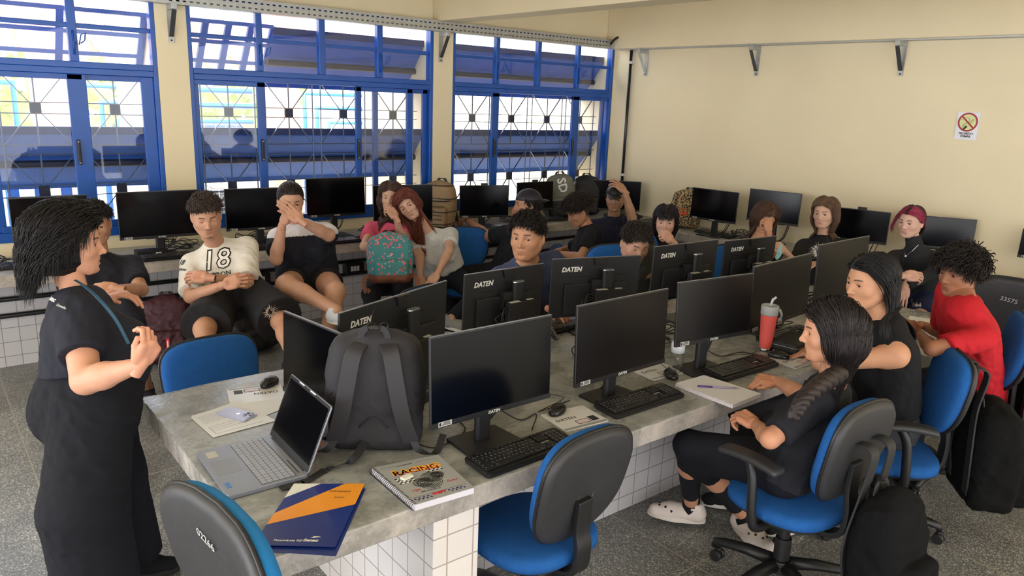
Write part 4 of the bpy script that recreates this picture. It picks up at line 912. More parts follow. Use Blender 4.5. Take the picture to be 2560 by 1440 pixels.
def locks(bag, H, s, n, col, L=(.05, .07), r=.004, comb=(0, 0, 0), grav=1.0, curl=0, cf=6, seed=1, zmin=-9, zmax=9, front=.066, stiff=.55, part=None, lift=.012, seg=4, colliders=(), steps=12, taper=.25, root=None, tint=None, jit=.2, flatz=.55, rise=.5, pull=0, hug=None, fy=.050):
    """strands combed over the scalp, all walked together: they follow the head, fall with gravity and rest on the shoulders"""
    g = np.random.default_rng(seed); ec = np.array([0, -.012, .034]); er = np.array([.078, .098, .086]); fc = np.array([0, .010, -.04]); fr_ = np.array([.066, .070, .072])
    R = np.array(H.to_3x3()); T = np.array(H.translation); gl = R.T @ np.array([0, 0, -1.0]); gl /= np.linalg.norm(gl)
    d = g.normal(size=(n*12, 3)); d /= np.linalg.norm(d, axis=1)[:, None]; p = ec+d*er*.97; ok = (p[:, 2] >= hairline(p[:, 1], front)) & (p[:, 2] >= zmin) & (p[:, 2] <= zmax)
    if root is not None: ok &= np.array([bool(root(q)) for q in p])
    p = p[ok][:n]; d = d[ok][:n]; n = len(p)
    if n == 0: return
    nrmz = lambda q: q/(np.linalg.norm(q, axis=-1, keepdims=True)+1e-9)
    ds = (g.uniform(L[0], L[1], n)/steps)[:, None]; cb = np.array(comb, float)+g.normal(size=(n, 3))*jit
    if part is not None: cb[:, 0] += np.where(p[:, 0] > part, .8, -.8)*np.maximum(0, (p[:, 2]-.02)/.09)
    nm = nrmz(d/er); v = nrmz(nm*rise+(cb-nm*(cb*nm).sum(1)[:, None])*.6); ho = (1+lift*g.uniform(.15, 1, n)/.08)[:, None]; P = [p.copy()]; pw = p.copy()
    for k in range(steps):
        fall = min(1, k/steps*1.6); low = pw[:, 2] < -.03; pl = np.where(low[:, None], np.stack([-pw[:, 0], -.02-pw[:, 1], 0*pw[:, 0]], 1)*pull*10, 0)
        v = nrmz(v*stiff+(cb*(1-.7*fall)+gl*grav*(.35+.65*fall)+pl)*(1-stiff)); pw = pw+v*ds
        if hug:
            q = (pw-ec)/er; l = np.linalg.norm(q, axis=1, keepdims=True); m = ho*hug
            hi = pw[:, 2:3] > .0; pw = np.where(hi & (l > m), ec+q/l*m*er, pw)
            h = np.hypot(pw[:, 0]/.080, (pw[:, 1]+.015)/.098)[:, None]; f = np.where((~hi) & (h > m) & (pw[:, 2:3] > -.16), m/h, 1); pw = np.concatenate([pw[:, :1]*f, (pw[:, 1:2]+.015)*f-.015, pw[:, 2:]], 1)
            fz = (pw[:, 1] > fy-.01) & (pw[:, 2] < .058) & (np.abs(pw[:, 0]) < .072); pw[:, 0] = np.where(fz, np.sign(pw[:, 0]+1e-6)*.070, pw[:, 0]); pw[:, 1] = np.where(fz, pw[:, 1]*.5+min(fy, .05)*.5, pw[:, 1])
        for c_, e_ in ((ec, er), (fc, fr_)):
            q = (pw-c_)/(e_*ho); l = np.linalg.norm(q, axis=1, keepdims=True); pw = np.where(l < 1, c_+q/np.maximum(l, 1e-6)*e_*ho, pw)
        for c_, rad in colliders:
            q = (pw*s) @ R.T+T-c_; l = np.linalg.norm(q, axis=1, keepdims=True); pw = np.where(l < rad, ((c_+q/np.maximum(l, 1e-6)*rad-T) @ R)/s, pw)
        P.append(pw.copy())
    P = np.stack(P, 1); m = steps+1; tt = np.linspace(0, 1, m)
    if curl:
        ax = P[:, -1]-P[:, 0]; a1 = nrmz(np.cross(ax, nm)); a2 = nrmz(np.cross(ax, a1)); am = curl*np.minimum(1, tt*2.5)[None, :, None]; ph = g.uniform(0, 6.28, n)[:, None]; pr = g.uniform(.85, 1.15, n)[:, None]; w = tt[None]*cf*pr*6.28+ph
        if hug: w = tt[None]*cf*6.28+(p[:, 0]*25+p[:, 1]*20)[:, None]+ph*.22
        P = P+am*(np.cos(w)[..., None]*a1[:, None]+np.sin(w)[..., None]*a2[:, None])
    Wd = (P*s) @ R.T+T; dd = nrmz(np.gradient(Wd, axis=1)); nn = ((P-ec)/er) @ R.T; b_ = nrmz(np.cross(dd, nn)); nn = np.cross(b_, dd)
    rr = (r*s*g.uniform(.7, 1.3, n))[:, None]*np.interp(tt, [0, .15, .6, 1], [.6, 1, .85, taper])[None]; ang = np.arange(seg)/seg*2*PI
    ring = Wd[:, :, None]+(np.cos(ang)[:, None]*b_[:, :, None]+flatz*np.sin(ang)[:, None]*nn[:, :, None])*rr[..., None, None]
    i = np.arange(m-1)[:, None]*seg; k = np.arange(seg)[None]; k2 = (k+1) % seg; q0 = np.stack([i+k, i+k2, i+seg+k2, i+seg+k], -1).reshape(-1, 4)
    Q = (q0[None]+(np.arange(n)*m*seg)[:, None, None]).reshape(-1, 4); cc = np.array(lin(col))[None]*g.uniform(.72, 1.3, n)[:, None]
    if tint: w = np.array([float(tint[1](q)) for q in p])[:, None]; cc = cc*(1-w)+np.array(lin(tint[0]))*g.uniform(.8, 1.2, n)[:, None]*w
    bag.add(ring.reshape(-1, 3), Q, np.repeat(cc, m*seg, 0))
def cap_shell(bag, H, s, col, t=.010, front=.066, noise=0, nf=30, seed=3, h=.0035, tint=None, extra=None, zb=None):
    """solid volume of hair over the scalp, cut along the hairline"""
    S_ = SDF((-.13, -.15, -.16), (.13, .14, .15), h)
    S_.ell((0, -.012, .034), (.074+t, .094+t, .080+t), k=.01); S_.ell((0, .012-.004, .004), (.067+t*.7, .070, .070), k=.01)
    if extra: extra(S_)
    g = [np.arange(S_.n[i])*S_.h+S_.lo[i] for i in range(3)]; Y = g[1][None, :, None]; Z = g[2][None, None, :]; X = g[0][:, None, None]
    hl = hairline(g[1], front)[None, :, None] if zb is None else zb(X, Y)
    S_.F = np.maximum(S_.F, (hl-Z)*.8)
    v, q = S_.mesh()
    if noise:
        n_ = v-np.array([0, -.012, .034]); n_ /= np.linalg.norm(n_, axis=1)[:, None]; v = v+n_*(wob(v, nf, seed)*noise)[:, None]
    c = np.tile(np.array(lin(col)), (len(v), 1))*(1+.18*wob(v*np.array([1, 1, .35]), 60, 5))[:, None]
    if tint: w = tint[1](v)[:, None]; c = c*(1-w)+np.array(lin(tint[0]))*w
    bag.add(xf(H @ Matrix.Scale(s, 4), v), q, np.clip(c, 0, 1))
def reach(prev, px, L, near=True):
    """the joint seen at a pixel, a bone length L from prev: the nearer or farther of the two solutions"""
    o = V(0, 0, CAMH); r = ray(*px).normalized(); oc = o-prev; b = r.dot(oc); c = oc.dot(oc)-L*L; D = b*b-c
    t = -b if D < 0 else (-b-math.sqrt(D) if near else -b+math.sqrt(D))
    return o+r*t
def eyeball(root, H, s, x, gaze, iris=(60, 36, 22)):
    bm = bmesh.new(); r = .0122*s; g = Vector(gaze).normalized()
    bmesh.ops.create_uvsphere(bm, u_segments=20, v_segments=14, radius=r)
    R = V(0, 0, 1).rotation_difference(g).to_matrix()
    for v in bm.verts: v.co = R @ v.co
    for f in bm.faces:
        a = math.degrees(f.calc_center_median().normalized().angle(g)); f.material_index = 2 if a < 15 else (1 if a < 35 else 0)
    o = obj('eye', bm, [mat('eye_white', (206, 198, 192), .3), mat('iris_brown', iris, .2), mat('pupil', (8, 6, 6), .1)], root, smooth=True)
    o.matrix_local = H.to_3x3().to_4x4(); o.location = H @ V(x*s, .0668*s, -.0012*s)
def tint_geo(v, rgb): return np.tile(np.array(lin(rgb)), (len(v), 1))
def person(label, head, yaw, hp=0, hr=0, byaw=None, P=None, N=None, sc=1.0, sex='m', skin=(196, 145, 118), lips=None, brow=(45, 32, 26), hair=None, shirt=None, pants=None,
           arms={}, legs={}, eye=1.0, gaze=(0, 1, 0), mouth=0, fat=0, nose=1.0, scalp=(38, 30, 26), front=.066, stubble=None, blush=0, build=1.0, bust=0, hs=1.0, sh=None, fade=0, shoes=(30, 30, 32), sole=(225, 222, 215), shoe_fn=None, belly=0, standing=False, neckr=1.0, butt=0, iris=(60, 36, 22)):
    """a figure from its joints. head = eye level centre of the head, P = pelvis, N = base of the neck, all in room coordinates"""
    skin = tuple(c_*.94 for c_ in skin); byaw = yaw if byaw is None else byaw; Hd = Vector(head); f = V(math.cos(math.radians(byaw)), math.sin(math.radians(byaw)), 0); hs = hs*sc
    H = Matrix.Translation(Hd) @ frame(0, yaw, hp, hr)
    N = Vector(N) if N is not None else Hd+(H.to_3x3() @ V(0, -.030, -.105)*hs)+V(0, 0, -.095)*sc-f*.02
    P = Vector(P) if P is not None else N-V(0, 0, .46)*sc-f*.04
    up = (N-P).normalized(); side = f.cross(up).normalized(); fw = up.cross(side).normalized()
    sh = (sh or (.163 if sex == 'm' else .146))*sc*build**.5; hw = .085*sc*build
    root = empty('person', (P.x, P.y, 0), 0, label, 'person')
    inv = Matrix.Translation(-V(P.x, P.y, 0)); loc = lambda p: np.array(p)-np.array([P.x, P.y, 0])
    skin_l = np.array(lin(skin)); lips = lips or tuple(int(a*b) for a, b in zip(skin, (.88, .74, .75)))
    Rs = N+side*sh-up*.078*sc; Ls = N-side*sh-up*.078*sc; Rh = P+side*hw; Lh = P-side*hw
    J = {}
    for sd, S0 in (('R', Rs), ('L', Ls)):
        a = arms.get(sd)
        if a is None: e = S0-up*.27*sc-fw*.02; w = e+fw*.16*sc-V(0, 0, .17)*sc; J[sd] = (S0, e, w, None)
        else:
            S1 = S0+Vector(a.get('shift', (0, 0, 0)))
            e = reach(S1, a['e'][:2], .285*sc, a['e'][2]) if len(a['e']) == 3 and isinstance(a['e'][2], bool) else Vector(a['e'])
            w = reach(e, a['w'][:2], .245*sc, a['w'][2]) if len(a['w']) == 3 and isinstance(a['w'][2], bool) else Vector(a['w'])
            J[sd] = (S1, e, w, a)
    LG = {}
    for sd, h0, sg in (('R', Rh, 1), ('L', Lh, -1)):
        l = legs.get(sd)
        if l is None:
            if standing: k = h0-V(0, 0, .42)*sc+f*.02; a = V(k.x, k.y, .09)
            else: k = h0+f*.42*sc+side*sg*.04; k.z = max(.5, P.z-.06); a = V(k.x, k.y, .10)-f*.02
            ft = f
        else:
            k = reach(h0, l['k'][:2], .44*sc, l['k'][2]) if isinstance(l['k'][2], bool) else Vector(l['k'])
            a = reach(k, l['a'][:2], .40*sc, l['a'][2]) if isinstance(l['a'][2], bool) else Vector(l['a'])
            a.z = max(a.z, .075); ft = Vector(l.get('t', f))
        LG[sd] = (h0, k, a, ft)
    allp = [P, N, Hd]+[j for q in J.values() for j in q[:3]]+[j for q in LG.values() for j in q[:3]]
    lo = np.min([np.array(p) for p in allp], 0)-.2; hi = np.max([np.array(p) for p in allp], 0)+.2; lo[2] = max(lo[2], -.02)
    # --- body
    bag = Bag(); b = SDF(lo, hi, .009); B = build*sc
    nk = H @ V(0, -.020*hs, -.055*hs); rn = (.050 if sex == 'm' else .045)*sc*neckr
    b.cone(N-up*.05, nk, rn*1.15, rn, k=.03)
    for sg in (-1, 1):
        b.cone(P+side*sg*.07*B, N+side*sg*.075*B-up*.16, .098*B, .092*B, k=.05); b.cone(N-up*.03, N+side*sg*(sh-.02)-up*.070, .042*sc, .044*B, k=.05)
    for sd in 'RL':
        S0, e, w, a = J[sd]; b.cone(S0, e, .046*B, .037*B, k=.03); b.cone(e, e+(w-e)*.35, .037*B, .036*B, k=.012); b.cone(e+(w-e)*.3, w, .036*B, .0245*sc, k=.012)
        h0, k, an, ft = LG[sd]; b.cone(h0, k, .084*B, .057*B, k=.03); b.cone(k, k+(an-k)*.35, .053*B, .052*B, k=.02); b.cone(k+(an-k)*.3, an, .051*B, .033*sc, k=.02)
        b.ell(k+(k-h0).normalized()*.008, (.05*B,)*3, k=.03)
        if shoe_fn is None: b.cone(an, an+V(0, 0, -.02), .034*sc, .034*sc, k=.01)
    v, q = b.mesh(); v = relax(v, q, 2, .5)
    bag.add(loc_(v, P), q, skin_l*(1+.03*wob(v, 5, 2))[:, None])
    hv, hq = head_geo(sex, eye, mouth, fat, nose)
    hc = head_colors(hv, skin, lips, brow, scalp, eye, front, stubble, blush, fade, mouth)
    bag.add(loc_(xf(H @ Matrix.Scale(hs, 4), hv), P), hq, hc)
    for sd in 'RL':
        S0, e, w, a = J[sd]; ax = (w-e).normalized(); hd = Vector(a['hd']).normalized() if a and 'hd' in a else ax; bk = Vector(a['bk']) if a and 'bk' in a else V(0, 0, 1)
        y = hd; z = (bk-y*bk.dot(y)); z = z.normalized() if z.length > 1e-4 else y.orthogonal().normalized(); x = y.cross(z)
        Mh = Matrix((x, y, z)).transposed().to_4x4(); Mh.translation = w
        gv, gq = hand_geo(a.get('pose', 'relax') if a else 'relax', sd)
        bag.add(loc_(xf(Mh @ Matrix.Scale(sc*.98, 4), gv), P), gq, np.tile(skin_l*np.array([1.03, .97, .96]), (len(gv), 1)))
        if a is not None: a['_w'] = w; a['_M'] = Mh
    body = bag.build('body', skin_mat(), root)
    Hl = inv @ H
    if eye > 0:
        for x in (-.032, .032): eyeball(root, Hl, hs, x, gaze, iris)
    # --- shirt
    info = dict(root=root, H=H, Hl=Hl, hs=hs, P=P, N=N, up=up, side=side, fw=fw, f=f, J=J, LG=LG, sc=sc, B=B, sh=sh)
    if shirt:
        t = .011*sc; s2 = SDF(lo, hi, .0075); hem = shirt.get('hem', -.02); Pb = P+up*hem
        for sg in (-1, 1):
            s2.cone(N+side*sg*.072*B-up*.14, Pb+side*sg*.068*B, .095*B+t, (.100+belly)*B+t*1.6, k=.05, flat=1); s2.cone(N-up*.045, N+side*sg*(sh-.015)-up*.078, .042*sc+t, .045*B+t, k=.04)
            if bust: s2.ell(N-up*.20*sc+fw*(.075+bust*.2)*B+side*sg*.062*B, (.066*B+bust*.3, .06*B+bust*.3, .066*B+bust*.3), k=.04)
        s2.cone(N-up*.06+fw*.01, P+up*.1, .085*B, .10*B, k=.04)
        if belly: s2.ell(P+up*.14+fw*.05, (.13*B+belly, .11*B+belly, .13*B), k=.06)
        sl = shirt.get('sleeve', .55)
        for sd in 'RL':
            S0, e, w, a = J[sd]
            if sl > 1:
                s2.cone(S0, e, .047*B+t, .040*B+t, k=.03); s2.cone(e, e+(w-e)*min(1, (sl-1)), .040*B+t, .028*B+t*.8, k=.015, flat=1)
            elif sl > 0: s2.cone(S0, S0+(e-S0)*sl, .050*B+t*1.2, .050*B+t*1.1, k=.03, flat=1)
        if shirt.get('collar'): s2.cone(N-up*.04, N+(nk-N)*.62, rn*1.2+t*.6, rn+t*.5, k=.02, flat=1)
        else:
            nr = shirt.get('neck', .058)*sc; s2.ell(N+(nk-N)*.48+fw*shirt.get('vneck', .012), (nr, nr, nr*.95), k=.006, op='s')
        if sl <= 0:
            for sg in (-1, 1): s2.ell(N+side*sg*(sh+.035)-up*.04, (.055, .055, .085), k=.01, op='s')
            for sd in 'RL': S0, e, w, a = J[sd]; s2.cone(S0+(e-S0)*.12, e, .050*B, .046*B, k=.01, op='s')
        v, q = s2.mesh(); v = relax(v, q, 2, .5)
        nz = shirt.get('fold', .0075)*1.25; U = np.stack([(v-np.array(P)) @ np.array(side), (v-np.array(P)) @ np.array(fw), (v-np.array(P)) @ np.array(up)], 1)
        fo = wob(U*np.array([1, 1, .6]), 6.5, shirt.get('seed', 3), 3); fo = 1-np.abs(fo)*1.6
        ctr = np.array(P)+np.outer(U[:, 2], np.array(up)); d = v-ctr; d /= np.linalg.norm(d, axis=1)[:, None]+1e-9
        v = v+d*(fo*nz)[:, None]
        col = shirt['col']; c = np.tile(np.array(lin(col)), (len(v), 1))
        if 'paint' in shirt: shirt['paint'](U/sc, c, v)
        b2 = Bag(); b2.add(loc_(v, P), q, c); so = b2.build(shirt.get('name', 'shirt'), cloth_mat(), root); info['shirt'] = so
        info['bvh'] = BVHTree.FromPolygons([Vector(p) for p in loc_(v, P)], [tuple(x) for x in q])
    # --- trousers
    if pants:
        t = pants.get('t', .010)*sc; s3 = SDF(lo, hi, .0085); ln = pants.get('len', 2.0); wd = pants.get('wide', 0)
        for sg in (-1, 1): s3.cone(P+up*pants.get('rise', .07)+side*sg*.052*B, P+side*sg*.06*B-up*.02, .098*B+t, .104*B+t, k=.04)
        if butt: s3.ell(P-fw*.040-up*.02, (.135*B, .085*B+butt, .13*B), k=.06); s3.ell(P+fw*.03+up*.08, (.125*B, .08*B+butt*.5, .12*B), k=.06)
        for sd in 'RL':
            h0, k, an, ft = LG[sd]
            if ln <= 1: s3.cone(h0, h0+(k-h0)*ln, .088*B+t, .070*B+t*2+wd, k=.04, flat=1)
            else:
                s3.cone(h0, k, .087*B+t, .060*B+t*1.2+wd*.6, k=.04); s3.ell(k, (.058*B+t+wd*.5,)*3, k=.02); s3.cone(k, k+(an-k)*(ln-1), .057*B+t*1.2+wd*.6, .036*sc+t*1.6+wd, k=.02, flat=1)
        v, q = s3.mesh(); v = relax(v, q, 2, .5); fo = 1-np.abs(wob(v, 6, 9, 3))*1.6
        ctr = np.array(P); n_ = v-ctr; n_ /= np.linalg.norm(n_, axis=1)[:, None]; v = v+n_*(fo*pants.get('fold', .004))[:, None]
        c = np.tile(np.array(lin(pants['col'])), (len(v), 1))
        if pants.get('wash'): c = c*(1+pants['wash']*wob(v, 9, 4))[:, None]
        b3 = Bag(); b3.add(loc_(v, P), q, np.clip(c, 0, 1)); info['pants'] = b3.build(pants.get('name', 'trousers'), cloth_mat(), root)
        info['pbvh'] = BVHTree.FromPolygons([Vector(p) for p in loc_(v, P)], [tuple(x) for x in q])
    # --- shoes
    for sd in 'RL':
        h0, k, an, ft = LG[sd]
        if shoe_fn: shoe_fn(root, V(*loc(an)), ft, sd)
        elif shoes: shoe(root, V(*loc(an)), ft, shoes, sole)
    # --- hair
    if hair:
        hb = Bag(); col_ = [(np.array(Rs)+np.array(-up)*.02, .075*sc), (np.array(Ls)+np.array(-up)*.02, .075*sc), (np.array(N)-np.array(up)*.06, .115*B), (np.array(N)-np.array(up)*.17-np.array(side)*.07, .128*B), (np.array(N)-np.array(up)*.17+np.array(side)*.07, .128*B), (np.array(N)-np.array(up)*.17, .145*B), (np.array(N)-np.array(up)*.28, .145*B), (np.array(N)-np.array(up)*.36, .145*B)]
        if bust: col_.append((np.array(N)-np.array(up)*.20*sc+np.array(fw)*.07*B, .105*B))
        hair(hb, H, hs, col_)
        hb.v = [loc_(v, P) for v in hb.v]; info['hair'] = hb.build('hair', hair_mat(), root)
    return info
def loc_(v, P): return np.asarray(v)-np.array([P.x, P.y, 0])
def shoe(root, a, ft, col, sole=(225, 222, 215), name='shoe'):
    f = Vector(ft); f.z = 0; f.normalize(); sd = f.cross(V(0, 0, 1)); R = np.array([list(sd), list(f), [0, 0, 1]]).T; g = V(a.x, a.y, a.z-.085)
    A = lambda x, y, z: np.array(g)+R @ np.array([x, y, z])
    s = SDF(np.array(g)-.32, np.array(g)+.32, .005)
    s.cone(A(0, -.035, .045), A(0, .10, .038), .042, .043, k=.02); s.cone(A(0, .09, .032), A(-.004, .165, .026), .043, .036, k=.02); s.cone(A(0, -.02, .05), A(0, -.02, .105), .042, .040, k=.02, flat=1)
    s.F = np.maximum(s.F, (g.z+.012)-(np.arange(s.n[2])*s.h+s.lo[2])[None, None, :].astype(np.float32))
    v, q = s.mesh(); o = npmesh(name, v, q, tint_geo(v, col), cloth_mat(), root)
    bm = bmesh.new(); out = [(x*.048*(1.0 if y > .05 else .86), y) for x, y in [(math.cos(t), .065+.142*math.sin(t)) for t in np.linspace(0, 2*PI, 25)[:-1]]]
    Mx = Matrix([list(R[0])+[0], list(R[1])+[0], list(R[2])+[0], [0, 0, 0, 1]]); Mx.translation = g; prism(bm, out, 0, .024, Mx)
    obj('sole', bm, mat('sole_%d' % sole[0], sole, .7), o, bevel=.004)
    return o
# ---------------------------------------------------------------- hair styles
def h_short(col, vol=.012, L=(.022, .038), curl=.0012, cf=1, n=1800, comb=(0, .5, .2), grav=.25, front=.066, seed=1, r=.0023, noise=.003, zmin=.0, lift=.016, tint=None, rise=.35, jit=.3, hug=1.12):
    def fn(b, H, s, colr):
        zb = lambda X, Y: np.maximum(hairline(Y, front), zmin)+0*X
        cap_shell(b, H, s, col, vol, front, noise, 45, seed, .003, tint, zb=zb)
        locks(b, H*1, s, n, col, L, r, comb, grav, curl, cf, seed, zmin=zmin, front=front, lift=lift, stiff=.6, steps=8, seg=4, jit=jit, rise=rise, hug=hug, fy=.2, flatz=.8)
    return fn
def h_long(col, L=(.35, .45), n=3000, part=0.0, curl=.003, cf=1.5, r=.0021, hug=1.06, front=.066, seed=2, comb=(0, -.25, 0), vol=.012, bangs=0, tint=None, root=None, lift=.018, jit=.10, grav=1.3, pull=.6):
    def fn(b, H, s, colr):
        cap_shell(b, H, s, col, vol, front, .0025, 30, seed, .0032, tint)
        ok = (lambda p: True) if root is None else root
        locks(b, H, s, n, col, L, r, comb, grav, curl, cf, seed, front=front, part=part, lift=lift, colliders=colr, steps=22, stiff=.55, seg=4, jit=jit, root=None if root is None else ok, rise=.04, pull=pull, hug=hug, flatz=.7, tint=(tint[0], tint[2]) if tint and len(tint) > 2 else None)
        if bangs: locks(b, H, s, 420, col, (bangs*.85, bangs), .0026, (0, 1.1, .1), 1.2, .0, 1, seed+5, root=lambda p: p[1] > .02 and abs(p[0]) < .05 and p[2] > .07, lift=.010, stiff=.5, steps=12, seg=4, jit=.12)
    return fn
# ================================================================ computers on the long table
cv = lambda r, u, t=0: RX*r+UY*u-FW*t
G1 = 'monitors on the long table'
monitor((1077, 846), (1383, 788), 1.217, 'large black monitor in the foreground beside the grey backpack, screen towards us', group=G1)
monitor((1447, 767), (1675, 722), 1.215, 'black monitor behind the open white notebook, second of the front row', group=G1, matte=True)
monitor((1700, 708), (1888, 684), 1.222, 'black monitor left of the coral tumbler, third of the front row', group=G1, matte=True, tilt=3)
monitor((1889, 668), (2035, 633), 1.19, 'black monitor right of the coral tumbler with a dark reddish screen', group=G1, matte=True, hscale=.88)
monitor((2052, 614), (2178, 590), 1.215, 'tall-standing black monitor behind the girl with long black hair', group=G1, matte=True)
monitor((840, 782), (1110, 700), 1.19, 'monitor seen from behind with its logo, directly behind the grey backpack', back=True, group=G1, hscale=.92)
monitor((1157, 686), (1355, 657), 1.17, 'monitor seen from behind in front of the boy in the navy tee', back=True, group=G1)
monitor((1378, 647), (1599, 637), 1.185, 'monitor seen from behind in front of the boy looking down', back=True, group=G1)
monitor((1632, 616), (1791, 598), 1.215, 'monitor seen from behind in front of the girl with the fringe', back=True, group=G1)
monitor((1810, 602), (1937, 589), 1.17, 'monitor seen from behind in front of the girl resting her face on her fist', back=True, group=G1)
lm = monitor((704, 778), (858, 840), 1.145, 'monitor at the table end turned sideways behind the laptop', group=G1, wfix=.55)
# window bench
G2 = 'monitors on the window bench'
monitor((20, 497), (218, 487), 1.235, 'black monitor on the window bench behind the standing teacher', group=G2, pc=True)
monitor((289, 482), (497, 474), 1.235, 'black monitor on the window bench left of the boy in the white tee', group=G2)
monitor((560, 473), (735, 468), 1.225, 'black monitor on the window bench between the white tee and the girl covering her mouth', group=G2)
monitor((765, 447), (912, 442), 1.27, 'black monitor on the window bench left of the girl in pink', group=G2)
monitor((985, 463), (1082, 461), 1.25, 'black monitor on the window bench mostly hidden by the red haired girl', group=G2, wfix=-.54)
monitor((1150, 464), (1263, 463), 1.165, 'black monitor on the window bench right of the tan backpack', group=G2, cam_top=True, wfix=.52)
monitor((1294, 457), (1376, 453), 1.165, 'black monitor on the window bench behind the boy in the backwards cap', group=G2, cam_top=True, wfix=.50)
monitor((1481, 449), (1604, 455), 1.15, 'black monitor in the corner behind the boy holding his cap', group=G2)
G3 = 'monitors on the right wall bench'
monitor((1732, 468), (1847, 482), 1.21, 'black monitor on the right bench between the leopard print bag and the pink mug', group=G3)
monitor((1875, 471), (2005, 485), 1.26, 'black monitor on the right bench right of the pink and green mug', group=G3)
monitor((2085, 517), (2228, 532), 1.21, 'black monitor on the right bench right of the girl in the printed black tee', group=G3, cam_top=True)
monitor((2295, 538), (2444, 550), 1.215, 'black monitor on the right bench behind the girl with pink streaked hair', group=G3)
monitor((2557, 571), (2700, 590), 1.21, 'black monitor at the right edge of the picture behind the pink pencil case', group=G3)
# keyboards, mice, pads
keyboard(at(1308, 1128, z=.765), .03, 'black keyboard nearest us, in front of the large foreground monitor')
keyboard(at(1600, 1000, z=.765), .0, 'black keyboard left of the open white notebook')
keyboard(at(1853, 918, z=.765), -.03, 'black keyboard in front of the girl with the braid, above the white notebook')
keyboard(at(1968, 838, z=.765), .03, 'black keyboard behind the coral tumbler')
keyboard(V(2.05, 2.98, 0), PI+.1, 'black keyboard of the boy in the navy tee', s=1); keyboard(V(2.75, 2.98, 0), PI, 'black keyboard of the boy looking down'); 
for px, py, rz, l in ((430, 640, .0, 'shiny black keyboard on the window bench left of the boy in the white tee'), (662, 617, .03, 'black keyboard on the window bench between the white tee and the girl covering her mouth'), (872, 600, .02, 'glaring black keyboard on the window bench left of the girl in pink'), (1390, 547, -.12, 'black keyboard on the window bench right of the backwards cap'), (-30, 670, 0, 'black keyboard on the window bench at the left edge')):
    keyboard(at(px, py, z=.765), rz, l)
keyboard(V(6.30, 4.55, 0), -PI/2-.02, 'black keyboard on the right bench in front of the leopard print bag'); keyboard(V(6.33, 1.88, 0), -PI/2, 'black keyboard at the right edge below the pink pencil case')
pad(at(1436, 1046, z=.75), -.10, 'white mouse pad beside the foreground keyboard'); pad(at(1640, 927, z=.75), -.06, 'white mouse pad under the mouse between the second and third front monitors')
pad(at(1985, 900, z=.75), .0, 'white mouse pad beside the black zipped case', .24, .17); pad(at(640, 985, z=.75), 2.9, 'white mouse pad lying in front of the sideways monitor')
mouse(at(1395, 1024, z=.765), -1.2, 'black mouse on the pad right of the foreground monitor', [at(1345, 1030, z=.76), at(1410, 995, z=.76), at(1370, 985, z=.76)], .753)
mouse(at(1676, 935, z=.765), -.5, 'black mouse between the second and third front monitors', [at(1650, 905, z=.76)], .753)
mouse(at(1944, 888, z=.765), .5, 'black mouse beside the black zipped case', [at(1870, 885, z=.76), at(1800, 890, z=.76)], .753)
mouse(at(672, 957, z=.765), 2.2, 'black mouse behind the laptop screen at the table end', None, .753)
mouse(V(6.22, 4.15, 0), -1.4, 'small black mouse on the right bench below the pink mug', None, .75); mouse(at(1410, 545, z=.765), .2, 'black mouse on the window bench behind the curly haired boy', None, .75)
mouse(at(1594, 541, z=.765), .9, 'black mouse on the bench in the corner behind the chair back', None, .75)
k = 0
for x, y, n, l in ((1.9, 2.55, 5, 'tangle of black cables on the table behind the foreground monitor'), (2.62, 2.5, 7, 'tangle of black cables on the table behind the second front monitor'), (3.2, 2.5, 6, 'tangle of black cables in the middle of the table near the bottle'), (3.95, 2.42, 7, 'tangle of black cables beside the coral tumbler'), (1.55, 2.62, 5, 'black cables right of the grey backpack'), (4.6, 2.5, 6, 'tangle of black cables under the tall monitor'),
                   (.35, 6.22, 5, 'black cables under the monitor behind the teacher'), (1.62, 6.22, 7, 'black cables under the monitor left of the white tee'), (2.25, 6.22, 6, 'black cables under the monitor right of the white tee'), (3.35, 6.2, 5, 'black cables beside the monitor left of the girl in pink'), (4.95, 6.1, 5, 'black cables hanging between the two corner bench monitors'), (6.45, 4.35, 6, 'black cables behind the monitor beside the pink mug'), (6.45, 3.4, 6, 'black cables on the right bench behind the girl in the printed tee'), (6.45, 1.75, 6, 'black cables behind the pink pencil case'), (6.4, 2.9, 4, 'black cables on the right bench behind the pink streaked hair')):
    k += 1; tangle('cable_tangle', (x, y, .752), l, n, .16, k, .0032, 'cable tangles behind the monitors', .07, .8)
for i, (pts, l) in enumerate((([at(1760, 870, z=.76), at(1800, 890, z=.755), at(1855, 880, z=.755), at(1900, 890, z=.755)], 'thin black cable crossing the table by the tumbler'), ([V(1.72, 2.35, .80), V(1.60, 2.45, .76), V(1.58, 2.2, .755), V(1.4, 2.12, .755), V(1.34, 2.2, .76)], 'black cable looping beside the grey backpack'),
    ([at(1240, 1018, z=.80), at(1300, 1050, z=.756), at(1340, 1035, z=.756), at(1330, 1075, z=.756)], 'thin black cable over the base of the foreground monitor'))): cable('loose_cable', pts, .0026, None, l)
# extension block and adapters
b = at(1065, 995, z=.75); box_ = empty('power_strip', (b.x, b.y, .75), .5, 'black power strip right of the grey backpack', 'power strip'); box('housing', (-.11, -.03, 0), (.11, .03, .04), DARK, box_, bevel=.004); box('outlet_cover', (-.09, -.02, .04), (.09, .02, .042), mat('cap_silver', (175, 178, 182), .25, metal=.7), box_)
for i, (x, y, z, l) in enumerate(((at(365, 628, z=.75).x, 6.05, .75, 'black adapter box under the monitor left of the white tee'), (1.95, 6.1, .75, 'black coil of cable beside the stand near the white tee'))):
    o = empty('adapter', (x, y, z), 0, l, 'adapter'); box('case', (-.11, -.05, 0), (.11, .05, .045), DARK, o, bevel=.004); box('label', (.02, -.051, .015), (.06, -.0505, .028), WHT, o)
